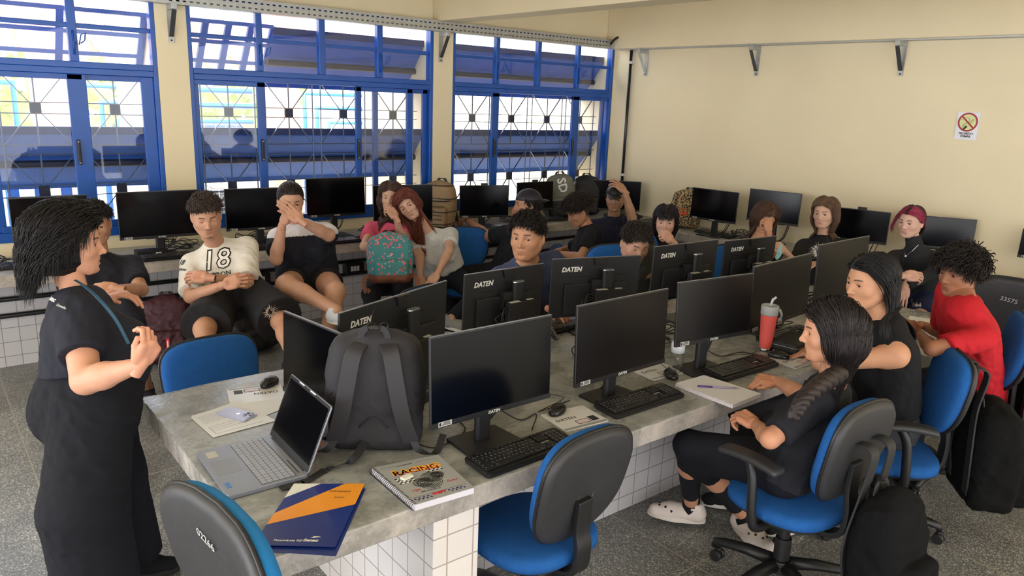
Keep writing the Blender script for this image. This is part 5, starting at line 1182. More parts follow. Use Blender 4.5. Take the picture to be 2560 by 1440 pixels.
# ---------------------------------------------------------------- laptop, phone, papers
lp = empty('laptop', (.826, 2.385, .75), -PI/2, 'open grey laptop at the end of the long table', 'laptop'); LW, LD = .360, .262
ALU = mat('laptop_aluminium', (136, 140, 150), .32, metal=.45, var=.04, scale=12)
lp.location = (at(487, 1133, z=.765).x+LD/2, at(487, 1133, z=.765).y-LW/2, .75); lp.rotation_euler = (0, 0, -PI/2-.03)
bm = bmesh.new(); prism(bm, rrect(LW, LD, .010), .002, .018); dk = obj('deck', bm, ALU, lp, bevel=.002)
def lblock(name, rects, m, z0=.0182, z1=.0192, par=None):
    bm = bmesh.new()
    for x, y, w, d in rects: prism(bm, rrect(w-.0018, d-.0018, .0015, 2), z0, z1, Matrix.Translation((x+w/2-LW/2, y+d/2-LD/2, 0)))
    return obj(name, bm, m, par or lp)
KEY = mat('laptop_keys', (150, 154, 166), .5); GAP = mat('laptop_gap', (60, 62, 68), .6)
lblock('keyboard_tray', [(.012, .110, .336, .118)], GAP, .0181, .0184)
rows = []; ky = .112
for r, ws in enumerate([[1.3, 1, 1.2, 1.2, 5, 1.2, 1.2, .9, .9, .9, 1, 1, 1], [2.2]+[1]*10+[2.4, 1, 1, 1], [1.6]+[1]*12+[1.0, 1, 1, 1], [1.3]+[1]*12+[1.3, 1, 1, 1], [1]*13+[1.6, 1, 1, 1], [1.15]*14+[.5]]):
    x = .014; k_ = .332/sum(ws)
    for w in ws: rows.append((x, ky+r*.0192, w*k_, .0192 if r < 5 else .016)); x += w*k_
lblock('keys', rows, KEY, .0184, .0198)
lblock('touchpad', [(.105, .012, .115, .082)], mat('touchpad', (122, 126, 134), .35), .0180, .0184); lblock('sticker', [(.030, .02, .05, .035)], mat('sticker_worn', (176, 172, 160), .4), .0180, .0186); lblock('chip_sticker', [(.275, .012, .022, .018), (.300, .012, .014, .018)], mat('sticker_blue', (40, 110, 180), .3), .0180, .0184)
lblock('front_slot', [(.225, .236, .11, .006)], mat('slot_dark', (30, 30, 34), .4), .0180, .0182)
sc_ = empty('screen_pivot', parent=lp); bpy.data.objects.remove(sc_)
Ms = Matrix.Translation((0, LD/2-.004, .016)) @ Matrix.Rotation(math.radians(22), 4, 'X').inverted() @ Matrix.Rotation(math.radians(90), 4, 'X')
bm = bmesh.new(); prism(bm, [(x, y+.121) for x, y in rrect(LW, .240, .010)], -.006, 0, Ms); lid = obj('lid', bm, ALU, lp, bevel=.0015)
bm = bmesh.new(); prism(bm, [(x, y+.121) for x, y in rrect(LW-.006, .234, .008)], 0, .0006, Ms); bez = obj('bezel', bm, DARK, lid)
bm = bmesh.new(); prism(bm, [(x, y+.127) for x, y in rrect(LW-.022, .200, .003)], .0006, .0009, Ms); obj('screen', bm, SCREEN, lid)
bm = bmesh.new(); cyl(bm, V(-LW/2+.03, LD/2-.003, .013), V(LW/2-.03, LD/2-.003, .013), .008, 10); obj('hinge', bm, DARK, lp)
bm = bmesh.new()
for x in (-.07, .03): prism(bm, [(a+x, c+.237) for a, c in rrect(.045, .005, .002)], .0007, .0013, Ms)
obj('top_pad', bm, mat('pad_grey', (200, 202, 206), .4), lid)
P_ = lambda px, py, z=.7515: at(px, py, z=z)
pp = empty('papers', (0, 0, 0), 0, 'two printed sheets of paper under the phone', 'papers')
pp2 = quadprism('lower_sheet', [P_(478, 1040), P_(705, 975), P_(735, 1010), P_(535, 1092)], .0006, mat('paper', (224, 226, 228), .6), pp); quadprism('upper_sheet', [P_(476, 1044, .7525), P_(600, 1000, .7525), P_(690, 1052, .7525), P_(533, 1094, .7525)], .0006, mat('paper', (224, 226, 228), .6), pp)
up = pp.children[1]
def onquad(name, q, uvs, m, par, z=.0008):
    """flat patches given in the 0..1 coordinates of a sheet"""
    bm = bmesh.new(); q = [Vector(p) for p in q]
    f = lambda u, v: (q[0]*(1-u)+q[1]*u)*(1-v)+(q[3]*(1-u)+q[2]*u)*v+V(0, 0, z)
    for poly in uvs:
        a = [bm.verts.new(f(u, v)) for u, v in poly]; bm.faces.new(a)
    for fc in bm.faces:
        fc.normal_update()
        if fc.normal.z < 0: fc.normal_flip()
    return obj(name, bm, m, par)
R4 = lambda a, b, c, d: [(a, b), (c, b), (c, d), (a, d)]
onquad('printed_lines', [P_(476, 1044, .7525), P_(600, 1000, .7525), P_(690, 1052, .7525), P_(533, 1094, .7525)], [R4(.08, .12+.06*i, .62, .13+.06*i) for i in range(6)]+[R4(.08, .6, .85, .61), R4(.08, .9, .85, .91), R4(.08, .6, .09, .91), R4(.1, .68, .5, .69), R4(.1, .76, .7, .77)], mat('print_grey2', (150, 152, 158), .6), up, .0009)
ph = empty('phone', (0, 0, 0), 0, 'lilac grey smartphone lying face down on the papers', 'phone'); A_, B_, C_, D_ = P_(533, 1036, .755), P_(570, 1016, .755), P_(651, 1040, .755), P_(612, 1056, .755)
c = (A_+B_+C_+D_)/4; dx = ((B_+C_)/2-(A_+D_)/2); dy = ((C_+D_)/2-(A_+B_)/2); ang = math.atan2(dy.y, dy.x); ph.location = (c.x, c.y, .7535); ph.rotation_euler = (0, 0, ang)
PH = mat('phone_lilac', (170, 172, 196), .28, metal=.2); bm = bmesh.new(); prism(bm, rrect(.150, .075, .012, 6), 0, .008); obj('case', bm, PH, ph, bevel=.0015)
bm = bmesh.new(); prism(bm, [(x+.052, y+.012) for x, y in rrect(.038, .040, .009, 5)], .008, .0105); cb = obj('camera_block', bm, PH, ph, bevel=.001)
for i, (x, y) in enumerate(((.043, .021), (.043, .003), (.061, .012), (.060, .026))): bm = bmesh.new(); cyl(bm, V(x, y, .0105), V(x, y, .0128), .0068 if i < 3 else .003, 16); obj('lens', bm, mat('lens_dark', (30, 32, 44), .1), cb)
bm = bmesh.new(); cyl(bm, V(.01, 0, .008), V(.01, 0, .0083), .008, 16); obj('round_mark', bm, mat('mark_white', (226, 228, 236), .2, metal=.3), ph)
# folder
FQ = [P_(735, 1210, .757), P_(912, 1210, .757), P_(838, 1368, .757), P_(632, 1363, .757)]; NAVY = mat('folder_navy', (30, 52, 130), .22, coat=.5); ORG = mat('folder_orange', (238, 154, 48), .28, coat=.4)
fo = empty('folder', (0, 0, 0), 0, 'glossy navy and orange cardboard folder on the table corner', 'folder')
quadprism('back_cover', [p+V(0, 0, -.006) for p in (FQ[0], P_(914, 1218, .757), P_(840, 1386, .757), P_(634, 1372, .757))], .001, NAVY, fo); cv_ = quadprism('front_cover', FQ, .0012, NAVY, fo)
onquad('orange_band', FQ, [[(.0, .52), (.0, .70), (1, .36), (1, .0), (.72, .0)]], ORG, cv_, .0015); onquad('white_corner', FQ, [[(0, .0), (.38, .0), (0, .26)]], mat('folder_white', (224, 224, 218), .3), cv_, .0015)
fx = (FQ[2]-FQ[3]).normalized(); fy = (FQ[0]-FQ[3]); fy = (fy-fx*fy.dot(fx)).normalized(); fM = Matrix((fx, fy, V(0, 0, 1))).transposed().to_4x4()
def onf(s, px, py, size, m, **k): M_ = fM.copy(); M_.translation = P_(px, py, .7592); return text('lettering', s, size, m, cv_, M_, .0002, **k)
onf('Fecomércio RS', 684, 1352, .0125, WHT, bold=.0003); onf('/', 752, 1353, .016, WHT); onf('Senac', 757, 1353, .018, WHT, bold=.0008, shear=.15)
bm = bmesh.new(); M_ = fM.copy(); M_.translation = P_(780, 1345, .7592); prism(bm, [(-.004, .002), (.004, .0085), (.018, .0085), (.026, .005), (.014, .0045), (.006, .001)], 0, .0003, M_); obj('bird_mark', bm, WHT, cv_)
INK = mat('ink', (96, 72, 60), .6); onf('FORMANDO', 822, 1229, .012, INK, shear=.3); onf('Jovens', 835, 1244, .012, INK, shear=.3)
# racing notebook
NQ = [P_(930, 1170, .772), P_(1095, 1137, .772), P_(1185, 1219, .772), P_(1038, 1262, .772)]; nb = empty('spiral_notebook', (0, 0, 0), 0, 'grey spiral notebook with a racing cover and an eraser on it', 'notebook')
quadprism('pages', [p-V(0, 0, .021) for p in NQ], .020, mat('page_edges', (226, 222, 232), .7, bump=.4, wave=200), nb); cq = quadprism('cover', NQ, .001, mat('cover_grey', (158, 160, 160), .35), nb)
nx = (NQ[1]-NQ[0]).normalized(); ny = V(-nx.y, nx.x, 0); nM = Matrix((nx, ny, V(0, 0, 1))).transposed().to_4x4()
def onn(s, u, v, size, m, name='lettering', **k):
    p = (NQ[0]*(1-u)+NQ[1]*u)*(1-v)+(NQ[3]*(1-u)+NQ[2]*u)*v; M_ = nM.copy(); M_.translation = p+V(0, 0, .0014); return text(name, s, size, m, cq, M_, .0002, **k)
RED = mat('print_red', (196, 40, 52), .5); YEL = mat('print_yellow', (240, 176, 48), .5); NVY = mat('print_navy', (44, 44, 110), .5); BK = mat('print_black', (26, 26, 28), .5)
onn('AUTOSPORT', .30, .105, .010, BK); onn('RACING', .14, .30, .046, YEL, bold=.0022); onn('RACING', .145, .315, .043, RED, bold=.0008); onn('High', .14, .74, .016, RED, shear=.4); onn('Speed', .72, .72, .016, RED, shear=.4); onn('SERVICE & REPAIR', .25, .80, .0085, BK); onn('SHIFT', .36, .915, .019, RED, bold=.001)
chk = []
for i in range(7):
    for j in range(5):
        if (i+j) % 2 == 0: chk += [R4(.10+i*.035, .38+j*.030, .135+i*.035, .41+j*.030), R4(.62+i*.035, .24+j*.030, .655+i*.035, .27+j*.030)]
for i in range(8): chk_n = 0
onquad('checks', NQ, chk, BK, cq, .0013); onquad('checks_white', NQ, [R4(.10, .38, .345, .53), R4(.62, .24, .865, .39)], WHT, cq, .0011)
onquad('navy_checks', NQ, [R4(.06+.035*i, .89+.03*(i % 2), .09+.035*i, .92+.03*(i % 2)) for i in range(8)]+[R4(.62+.035*i, .89+.03*(i % 2), .65+.035*i, .92+.03*(i % 2)) for i in range(8)], NVY, cq, .0013); onquad('rules', NQ, [R4(.06, .87, .95, .875), R4(.06, .08, .28, .084), R4(.60, .08, .95, .084)], BK, cq, .0013)
onquad('stars', NQ, [[(x+.018*math.cos(a)*(1 if i % 2 else .42), .80+d+.018*math.sin(a)*(1 if i % 2 else .42)) for i, a in enumerate(np.linspace(0, 2*PI, 11)[:-1])] for x, d in ((.10, .02), (.17, .02), (.82, .0), (.89, .0))], YEL, cq, .0013)
bm = bmesh.new(); r_ = random.Random(8)       # the drawn helmet and tyres
for cx, cy, rr in ((.40, .60, .14), (.60, .52, .16), (.50, .64, .18), (.70, .50, .10)):
    for ring in range(5):
        f_ = 1-ring*.18; pts = []
        for t in np.linspace(0, 2*PI, 22):
            u, v = cx+rr*f_*math.cos(t)*(1+.06*r_.uniform(-1, 1)), cy+rr*.75*f_*math.sin(t); pts.append((NQ[0]*(1-u)+NQ[1]*u)*(1-v)+(NQ[3]*(1-u)+NQ[2]*u)*v+V(0, 0, .0016))
        tube(bm, pts, .0009, 4)
obj('helmet_drawing', bm, BK, cq)
bm = bmesh.new()
for i in range(30):
    p = NQ[0].lerp(NQ[3], (i+.5)/30)+V(0, 0, -.010); a = (NQ[3]-NQ[0]).normalized(); s_ = nx
    tube(bm, [p+s_*.012*math.cos(t)+V(0, 0, .013*math.sin(t)) for t in np.linspace(0, 2*PI, 13)], .0010, 5, cap=False)
obj('spiral', bm, BK, nb)
er = P_(1017, 1196, .773); e_ = empty('eraser', (er.x, er.y, .7735), .2, 'small white eraser lying on the racing notebook', 'eraser'); box('rubber', (-.021, -.012, 0), (.021, .012, .009), mat('eraser_white', (222, 220, 206), .6), e_, bevel=.003)
# open white notebook with pen
WQ = [P_(1760, 938, .768), P_(1902, 984, .768), P_(1832, 1012, .768), P_(1690, 958, .768)]; wn = empty('spiral_notebook', (0, 0, 0), 0, 'open white ruled spiral notebook on the table edge', 'notebook')
quadprism('pages', [p-V(0, 0, .017) for p in WQ], .016, mat('page_edges2', (218, 208, 212), .7), wn); pg = quadprism('top_page', WQ, .001, mat('paper_white', (232, 232, 236), .5), wn); onquad('ruled_lines', WQ, [R4(.01, .05+i*.05, .99, .054+i*.05) for i in range(19)], mat('rule_blue', (166, 172, 190), .6), pg, .0013)
bm = bmesh.new(); q3, q2_ = WQ[3], WQ[2]; nrm_ = (WQ[3]-WQ[0]).normalized()
for i in range(26): p = q3.lerp(q2_, (i+.5)/26)+V(0, 0, -.007); tube(bm, [p+nrm_*.010*math.cos(t)+V(0, 0, .010*math.sin(t)) for t in np.linspace(0, 2*PI, 11)], .0008, 4, cap=False)
obj('spiral', bm, mat('wire_white', (206, 204, 208), .3, metal=.4), wn)
a, b = P_(1744, 965, .775), P_(1852, 971, .775); pen = empty('pen', a, 0, 'purple ballpoint pen lying on the open white notebook', 'pen'); d = b-a; PUR = mat('pen_purple', (92, 58, 140), .3)
bm = bmesh.new(); tube(bm, [V(0, 0, 0), d*.34], .0042, 10); obj('cap', bm, PUR, pen, smooth=True); bm = bmesh.new(); tube(bm, [d*.32, d*.90], .0034, 10); tube(bm, [d*.90, d], .003, 8, .0006); obj('barrel', bm, mat('pen_lilac', (150, 138, 180), .2), pen, smooth=True)
# coral tumbler
p = at(1897, 868, z=.75)+V(-.02, -.05, 0); cup = empty('tumbler', (p.x, p.y, .75), 0, 'coral tumbler with a grey straw lid between two monitors', 'tumbler'); bm = bmesh.new(); lathe(bm, [(.030, .018), (.031, .02), (.034, .06), (.043, .20), (.043, .205)], 32); obj('cup_body', bm, mat('coral', (232, 96, 88), .4), cup, smooth=True)
bm = bmesh.new(); lathe(bm, [(.0295, 0), (.0305, .002), (.0305, .02), (.029, .02)], 32); obj('steel_foot', bm, mat('steel', (170, 170, 172), .2, metal=1), cup, smooth=True)
LG_ = mat('lid_grey', (170, 174, 176), .45); bm = bmesh.new(); lathe(bm, [(.044, .20), (.045, .205), (.046, .245), (.044, .25), (.040, .25), (.038, .243)], 32); ld = obj('lid', bm, LG_, cup, smooth=True)
bm = bmesh.new(); tube(bm, [V(0, 0, .245), V(.008, -.008, .29)], .0065, 10); tube(bm, [V(.004, -.004, .275), V(.018, -.018, .297)], .006, 10); obj('straw', bm, mat('straw_clear', (205, 212, 214), .3), ld, smooth=True)
strap(cup, 'carry_loop', [V(.02, -.044, .235), V(.045, -.045, .20), V(.052, -.030, .165), V(.040, -.035, .18)], .014, LG_, .005)
bottle(at(1690, 925, z=.75), 'clear water bottle with a blue cap behind the second front monitor', .235, .033); bottle(at(2305, 608, x=6.3), 'clear bottle with an orange cap on the right bench', .24, .033, (240, 110, 50), z=.75)
p = V(6.36, 4.02, .75); mug = empty('insulated_mug', p, 2.5, 'pink and lime green insulated mug with a handle on the right bench', 'mug'); GRN = mat('lime', (172, 206, 108), .4); mug.scale = (1.1,)*3
bm = bmesh.new(); lathe(bm, [(.034, 0), (.036, .004), (.040, .09), (.050, .12), (.050, .20)], 32); obj('mug_body', bm, mat('mug_pink', (222, 182, 190), .4), mug, smooth=True); bm = bmesh.new(); lathe(bm, [(.0505, .155), (.052, .16), (.052, .178), (.0505, .18)], 32); obj('band', bm, GRN, mug, smooth=True)
bm = bmesh.new(); tube(bm, [V(.045, 0, .165), V(.085, 0, .172), V(.098, 0, .155), V(.098, 0, .07), V(.088, 0, .055), V(.062, 0, .06)], .011, 10); obj('handle', bm, GRN, mug, smooth=True); bm = bmesh.new(); lathe(bm, [(.050, .20), (.050, .218), (.045, .222)], 32); bx(bm, (-.03, -.012, .222), (.035, .012, .230)); obj('lid', bm, glass_mat('lid_clear', (.9, .93, .95), .12, .1), mug)
bm = bmesh.new(); bx(bm, (-.035, -.012, .223), (.02, .012, .234)); obj('lid_slider', bm, GRN, mug, bevel=.004)
# zipped black case, remote, pencil case
p = at(1975, 880, z=.75); zc = empty('zipped_case', (p.x+.05, p.y+.02, .75), .15, 'black zipped case on the table behind the girl with the braid', 'case'); s = SDF((-.16, -.11, -.01), (.16, .11, .09), .005); s.box((0, 0, .035), (.125, .078, .035), None, .022, .01); v, q = s.mesh(); npmesh('case_body', v, q, None, mat('case_black', (22, 22, 24), .6, bump=.2, bscale=300), zc, 2)
bm = bmesh.new(); tube(bm, [V(x*1.005, y*1.005, .045) for x, y in rrect(.250, .156, .022, 5)], .0022, 5, cap=False); obj('zip', bm, mat('zip_grey', (120, 120, 124), .4, metal=.5), zc)
p = at(1393, 848, z=.76); rc_ = empty('remote_control', (p.x, p.y+.05, .78), 2.6, 'black remote control with rubber keys standing between two monitors', 'remote control'); rc_.rotation_euler = (math.radians(55), 0, .6); box('case', (-.022, -.07, 0), (.022, .07, .018), BLK, rc_, bevel=.005)
bm = bmesh.new()
for i in range(3):
    for j in range(7): bx(bm, (-.015+i*.011, -.055+j*.015, .018), (-.008+i*.011, -.047+j*.015, .020))
obj('buttons', bm, mat('button_grey', (150, 150, 150), .5), rc_)
pc_ = empty('pencil_case', (6.33, 2.30, .765), PI/2+.1, 'pink pencil case with white piping on the right bench', 'pencil case'); s = SDF((-.15, -.08, -.01), (.15, .08, .14), .005); s.box((0, 0, .055), (.115, .045, .055), None, .035, .01); v, q = s.mesh(); PK = mat('pink_fabric', (226, 160, 176), .7, bump=.2, bscale=300); npmesh('case_body', v, q, None, PK, pc_, 2)
for y in (-.038, .012): bm = bmesh.new(); tube(bm, spline([V(-.112, y, .01), V(-.114, y, .07), V(-.085, y, .108), V(.085, y, .108), V(.114, y, .07), V(.112, y, .01)], 6), .005, 6, flat=1.6); obj('white_piping', bm, mat('piping_white', (232, 226, 222), .6), pc_, smooth=True)
led(quadprism('sheet', [V(6.15, 2.12, .752), V(6.42, 2.12, .752), V(6.42, 2.42, .752), V(6.15, 2.42, .752)], .012, mat('paper', (224, 226, 228), .6)), 'white notepad under the pink pencil case', 'notepad')
led(quadprism('sheet', [at(2275, 790, z=.752), at(2335, 800, z=.752), at(2320, 822, z=.752), at(2262, 805, z=.752)], .002, mat('paper', (224, 226, 228), .6)), 'loose sheet on the table in front of the boy in red', 'paper')
# ---------------------------------------------------------------- chairs
def chair_px(px, py, bz, rz, label, **k):
    """place a chair so that the centre of its backrest shows at a pixel"""
    p = at(px, py, z=bz); a = rz+PI/2; f = V(math.cos(a), math.sin(a), 0); c = p+f*.225
    return chair(c.x, c.y, rz, label, bz=bz, **k), c
D2 = math.radians
chair(1.06, 3.34, PI+.05, 'blue chair pushed in behind the table end, cushion towards us', bz=.625, bw=.45, bh=.42, seat=.40)
chair(.775, 1.80, -PI/2+.12, 'chair at the lower left corner seen from behind, marked with worn digits', bz=.735, number='02266', teal=True, bw=.60, bh=.50, spin=20, recl=10)
chair(1.68, 1.90, .06, 'empty chair in the centre foreground with a scuffed black back', bz=.705, scuff=True, bh=.44, bw=.43, recl=12)
chair(2.74, 1.47, D2(-2), 'armchair of the girl with the braid, black backpack hung on it', arms=True, bz=.725, spin=14, bh=.42, recl=10)
chair(3.52, 1.45, D2(40), 'chair of the girl with long black hair, backpack hung on its back', arms=True, bz=.76, spin=30, bw=.38)
chair(4.32, 1.46, D2(28), 'chair of the boy in red at the right edge', arms=False, bz=.82, spin=-10)
chair(5.62, 1.62, -PI/2+.1, 'large high-backed chair marked 33575 behind the boy in red', big=True, bz=.74, number='33575', arms=True)
chair(3.62, 5.05, PI-.5, 'small empty blue chair between the red haired girl and the backwards cap', bz=.73, bh=.36, bw=.38)
chair(5.00, 4.62, .1, 'chair whose black back carries the elbow of the boy holding his cap', bz=.82)
chair(3.92, 3.52, PI-.35, 'blue chair behind the boy looking down', bz=.80, bw=.44, bh=.40)
chair(4.75, 3.92, -PI/2-.2, 'chair seen edge-on behind the boy looking down, left of the fringe', bz=.83)
chair(5.02, 3.30, PI, 'blue chair glimpsed between two monitors', bz=.74); chair(2.55, 3.75, PI+.3, 'blue chair glimpsed beside the monitor behind the grey backpack', bz=.62)
# ---------------------------------------------------------------- bags
p = at(925, 1128, z=.75); M_ = Matrix.Translation((1.235, 2.275, .75)) @ Matrix.Rotation(-.62, 4, 'Z') @ Matrix.Rotation(-.05, 4, 'X'); p = V(1.235, 2.275, .75)
bp, o = backpack(M_, 'dark grey backpack standing on the table, straps towards us', (44, 43, 47), .33, .17, .445, m=mat('grey_nylon', (44, 43, 47), .68, attr=True, bump=.25, bscale=700, var=.04, scale=12, spec=.35), smat=mat('strap_grey', (38, 37, 41), .62, bump=.2, bscale=700))
tl_ = strap(bp, 'long_webbing', [q-V(1.235, 2.275, .75) for q in (V(1.16, 2.22, .80), at(880, 1150, z=.775), at(820, 1172, z=.756), at(760, 1205, z=.755), at(700, 1222, z=.755))], .03, mat('strap_black', (34, 34, 37), .65), .003); tl_.matrix_parent_inverse = (Matrix.Rotation(-.62, 4, 'Z') @ Matrix.Rotation(-.05, 4, 'X')).inverted()
for x in (-.125, .135): strap(bp, 'webbing', [V(x, -.105, .075), V(x+.03*(1 if x > 0 else -1), -.12, .03), V(x+.085*(1 if x > 0 else -1), -.09, .008), V(x+.11*(1 if x > 0 else -1), -.02, .05 if x > 0 else .006)], .026, mat('strap_black', (34, 34, 37), .65), .003)
for pts in ([V(-.155, -.088, .22), V(-.05, -.093, .30), V(.0, -.094, .30), V(.05, -.093, .30), V(.155, -.088, .22)], [V(-.05, -.093, .10), V(0, -.094, .14), V(.05, -.093, .10)], [V(-.158, -.055, .05), V(-.158, -.06, .30), V(-.12, -.06, .40)], [V(.158, -.055, .05), V(.158, -.06, .30), V(.12, -.06, .40)]): bm = bmesh.new(); tube(bm, spline(pts, 6), .0028, 5); obj('seam', bm, mat('strap_black', (34, 34, 37), .65), bp, smooth=True)
for x in (-.128, .138): bm = bmesh.new(); bx(bm, (x-.018, -.112, .052), (x+.018, -.098, .082)); obj('buckle', bm, BLK, bp, bevel=.003)
led(box('pouch', (p.x-.20, p.y+.10, .752), (p.x-.17, p.y+.13, .94), mat('orange_mesh', (232, 104, 52), .6)), 'orange edge of something between the laptop and the grey backpack', 'pouch')
led(obj('glasses', (lambda bm: (tube(bm, [V(p.x-.02+.018*math.cos(t), p.y+.0, 1.206+.012*math.sin(t)) for t in np.linspace(0, 2*PI, 17)], .002, 5, cap=False), tube(bm, [V(p.x+.02+.018*math.cos(t), p.y-.02, 1.206+.012*math.sin(t)) for t in np.linspace(0, 2*PI, 17)], .002, 5, cap=False), tube(bm, [V(p.x+.038, p.y+.10, 1.208), V(p.x+.042, p.y+.088, 1.238)], .002, 5), bm)[-1])(bmesh.new()), BLK), 'thin black glasses resting on top of the grey backpack', 'glasses')
def tan(v, c): 
    w = (np.abs((v[:, 2] % .12)-.06) < .006) | (v[:, 2] < .04); c[w] = np.array(lin((44, 36, 30))); 
bt, o = backpack(Matrix.Translation((4.02, 6.12, .75)) @ Matrix.Rotation(PI-.9, 4, 'Z'), 'tan and black military style backpack on the window bench', (150, 124, 90), .30, .20, .46, colf=tan, crumple=.006, seed=4)
for z in (.10, .14, .18, .22): bm = bmesh.new(); bx(bm, (-.085, .155, z), (.085, .168, z+.016)); obj('webbing_row', bm, mat('webbing_tan', (104, 84, 58), .8), bt)
strap(bt, 'compression_strap', [V(-.15, .02, .30), V(-.10, .11, .28), V(.10, .11, .28), V(.15, .02, .30)], .03, mat('strap_black', (34, 34, 37), .65), .006)
def olive(v, c): w = (v[:, 2] < .20); c[w] = np.array(lin((34, 34, 36)))
bo, o = backpack(Matrix.Translation((5.64, 6.12, .75)) @ Matrix.Rotation(PI-.75, 4, 'Z') @ Matrix.Rotation(.10, 4, 'Y'), 'olive and black backpack with white letters by the corner window', (112, 112, 98), .28, .17, .48, colf=olive, crumple=.008, seed=6)
bvo = BVHTree.FromPolygons([v.co for v in o.data.vertices], [tuple(pp_.vertices) for pp_ in o.data.polygons]); text('lettering', 'SD', .13, WHT, bo, Matrix.Translation((.03, .165, .43)) @ Matrix.Rotation(D2(90), 4, 'X') @ Matrix.Rotation(PI, 4, 'Y') @ Matrix.Rotation(D2(-80), 4, 'Z'), .002, bold=.003, hit=bvo, lift=.004)
strap(bo, 'loose_strap', [V(.10, .02, .44), V(.19, .04, .30), V(.19, .06, .12), V(.14, .08, .01)], .045, mat('strap_olive', (84, 84, 72), .7), .006)
backpack(Matrix.Translation((6.08, 6.20, .75)) @ Matrix.Rotation(PI-.6, 4, 'Z'), 'black backpack behind the corner monitor', (30, 30, 33), .30, .18, .44, seed=8)
LEO = mat('leopard_fabric', (190, 166, 112), .7); N_, L_, B_ = LEO.node_tree.nodes, LEO.node_tree.links, LEO.node_tree.nodes['Principled BSDF']
tcn = N_.new('ShaderNodeTexCoord'); vo = N_.new('ShaderNodeTexNoise'); vo.inputs['Scale'].default_value = 75; vo.inputs['Detail'].default_value = 1; L_.new(tcn.outputs['Object'], vo.inputs[0]); rr = N_.new('ShaderNodeValToRGB'); rr.color_ramp.interpolation = 'CONSTANT'; e = rr.color_ramp.elements; e[0].color = lin((34, 30, 26))+(1,); e[1].position = .5; e[1].color = lin((192, 168, 116))+(1,); L_.new(vo.outputs['Fac'], rr.inputs[0]); L_.new(rr.outputs[0], B_.inputs['Base Color'])
bl, o = backpack(Matrix.Translation((6.40, 5.02, .75)) @ Matrix.Rotation(PI/2+.25, 4, 'Z'), 'leopard print backpack with orange lettering on the right bench', (190, 166, 112), .30, .16, .40, m=LEO, straps=False, seed=9)
bvl = BVHTree.FromPolygons([v.co for v in o.data.vertices], [tuple(pp_.vertices) for pp_ in o.data.polygons]); text('lettering', 'smile', .085, mat('orange_felt', (232, 96, 48), .7), bl, Matrix.Translation((.10, .25, .15)) @ Matrix.Rotation(D2(90), 4, 'X') @ Matrix.Rotation(PI, 4, 'Y'), .001, bold=.004, hit=bvl)
strap(bl, 'ribbon', [V(0, .10, .38), V(.03, .12, .30), V(.0, .13, .22)], .02, mat('ribbon_tan', (206, 160, 120), .6), .004)
bk, o = backpack(Matrix.Translation((1.37, 5.72, 0)) @ Matrix.Rotation(PI-.35, 4, 'Z') @ Matrix.Rotation(.16, 4, 'X'), 'maroon backpack with hanging tags on the floor under the window bench', (64, 22, 34), .33, .17, .50, seed=12, crumple=.009, straps=False)
for x, z, c_ in ((-.03, .20, (190, 38, 52)), (.11, .19, (30, 30, 32))):
    bm = bmesh.new(); bx(bm, (x, .152, z-.10), (x+.024, .158, z)); tg = obj('hanging_tag', bm, mat('tag_%d' % c_[0], c_, .5), bk); bm = bmesh.new(); bx(bm, (x+.008, .158, z-.09), (x+.016, .1586, z-.02)); obj('tag_print', bm, WHT, tg)
backpack(Matrix.Translation((1.98, 5.62, 0)) @ Matrix.Rotation(PI+.4, 4, 'Z') @ Matrix.Rotation(.3, 4, 'X'), 'black backpack on the floor behind the chair of the white tee', (16, 16, 18), .40, .2, .34, seed=14, crumple=.006)
# backpacks hung on chair backs
def hung(x, y, z, rz, label, w, h, d, col, seed, clips=None):
    r_, o = backpack(Matrix.Translation((x, y, z)) @ Matrix.Rotation(rz, 4, 'Z'), label, col, w, d, h, seed=seed, crumple=.007, straps=False, m=mat('soft_black_fabric', (20, 20, 22), .9, attr=True, bump=.2, bscale=400, spec=.15))
    sm = mat('strap_black', (34, 34, 37), .65)
    for sx_ in (-1, 1): strap(r_, 'shoulder_strap', [V(sx_*.10, -d*.5, .06), V(sx_*.12, -d*.6, h*.5), V(sx_*.07, -d*.55, h*.92), V(sx_*.06, -d*.3-.03, h+.14), V(sx_*.06, -d*.5-.09, h+.13), V(sx_*.065, -d*.5-.11, h-.04)], .055, sm, .009)
    strap(r_, 'loose_webbing', [V(-.13, .02, .05), V(-.14, .04, -.05), V(-.13, .05, -.14)], .026, sm, .004)
    if clips:
        for i, (cx, cy, cz) in enumerate(clips): bm = bmesh.new(); tube(bm, [V(cx, cy, cz), V(cx+.01, cy+.01, cz-.05), V(cx-.012, cy+.012, cz-.05), V(cx, cy, cz)], .0065, 6, flat=.5); obj('zip_pull', bm, mat('leather_tan', (196, 150, 112), .6), r_)
    return r_
hung(2.76, 1.06, .15, D2(-2)+PI, 'black backpack hanging low on the chair of the girl with the braid', .30, .48, .17, (15, 15, 17), 21)
hung(3.80, 1.11, .25, D2(40)+PI, 'black backpack with tan zip pulls on the chair of the long haired girl', .34, .50, .20, (14, 14, 15), 22, [(.12, .13, .12), (.05, .15, .08), (-.02, .16, .06)])
hung(4.52, 1.10, .30, D2(28)+PI, 'black backpack on the chair of the boy in red', .34, .46, .20, (14, 14, 16), 23)
# ================================================================ the people
cv = lambda r, u, t=0: RX*r+UY*u-FW*t          # picture-right, picture-up, towards us
def hp_(px, py, z): return at(px, py, z=z)
N_, T_ = True, False
def dark(c=(34, 34, 38), **k): d = dict(col=c); d.update(k); return d
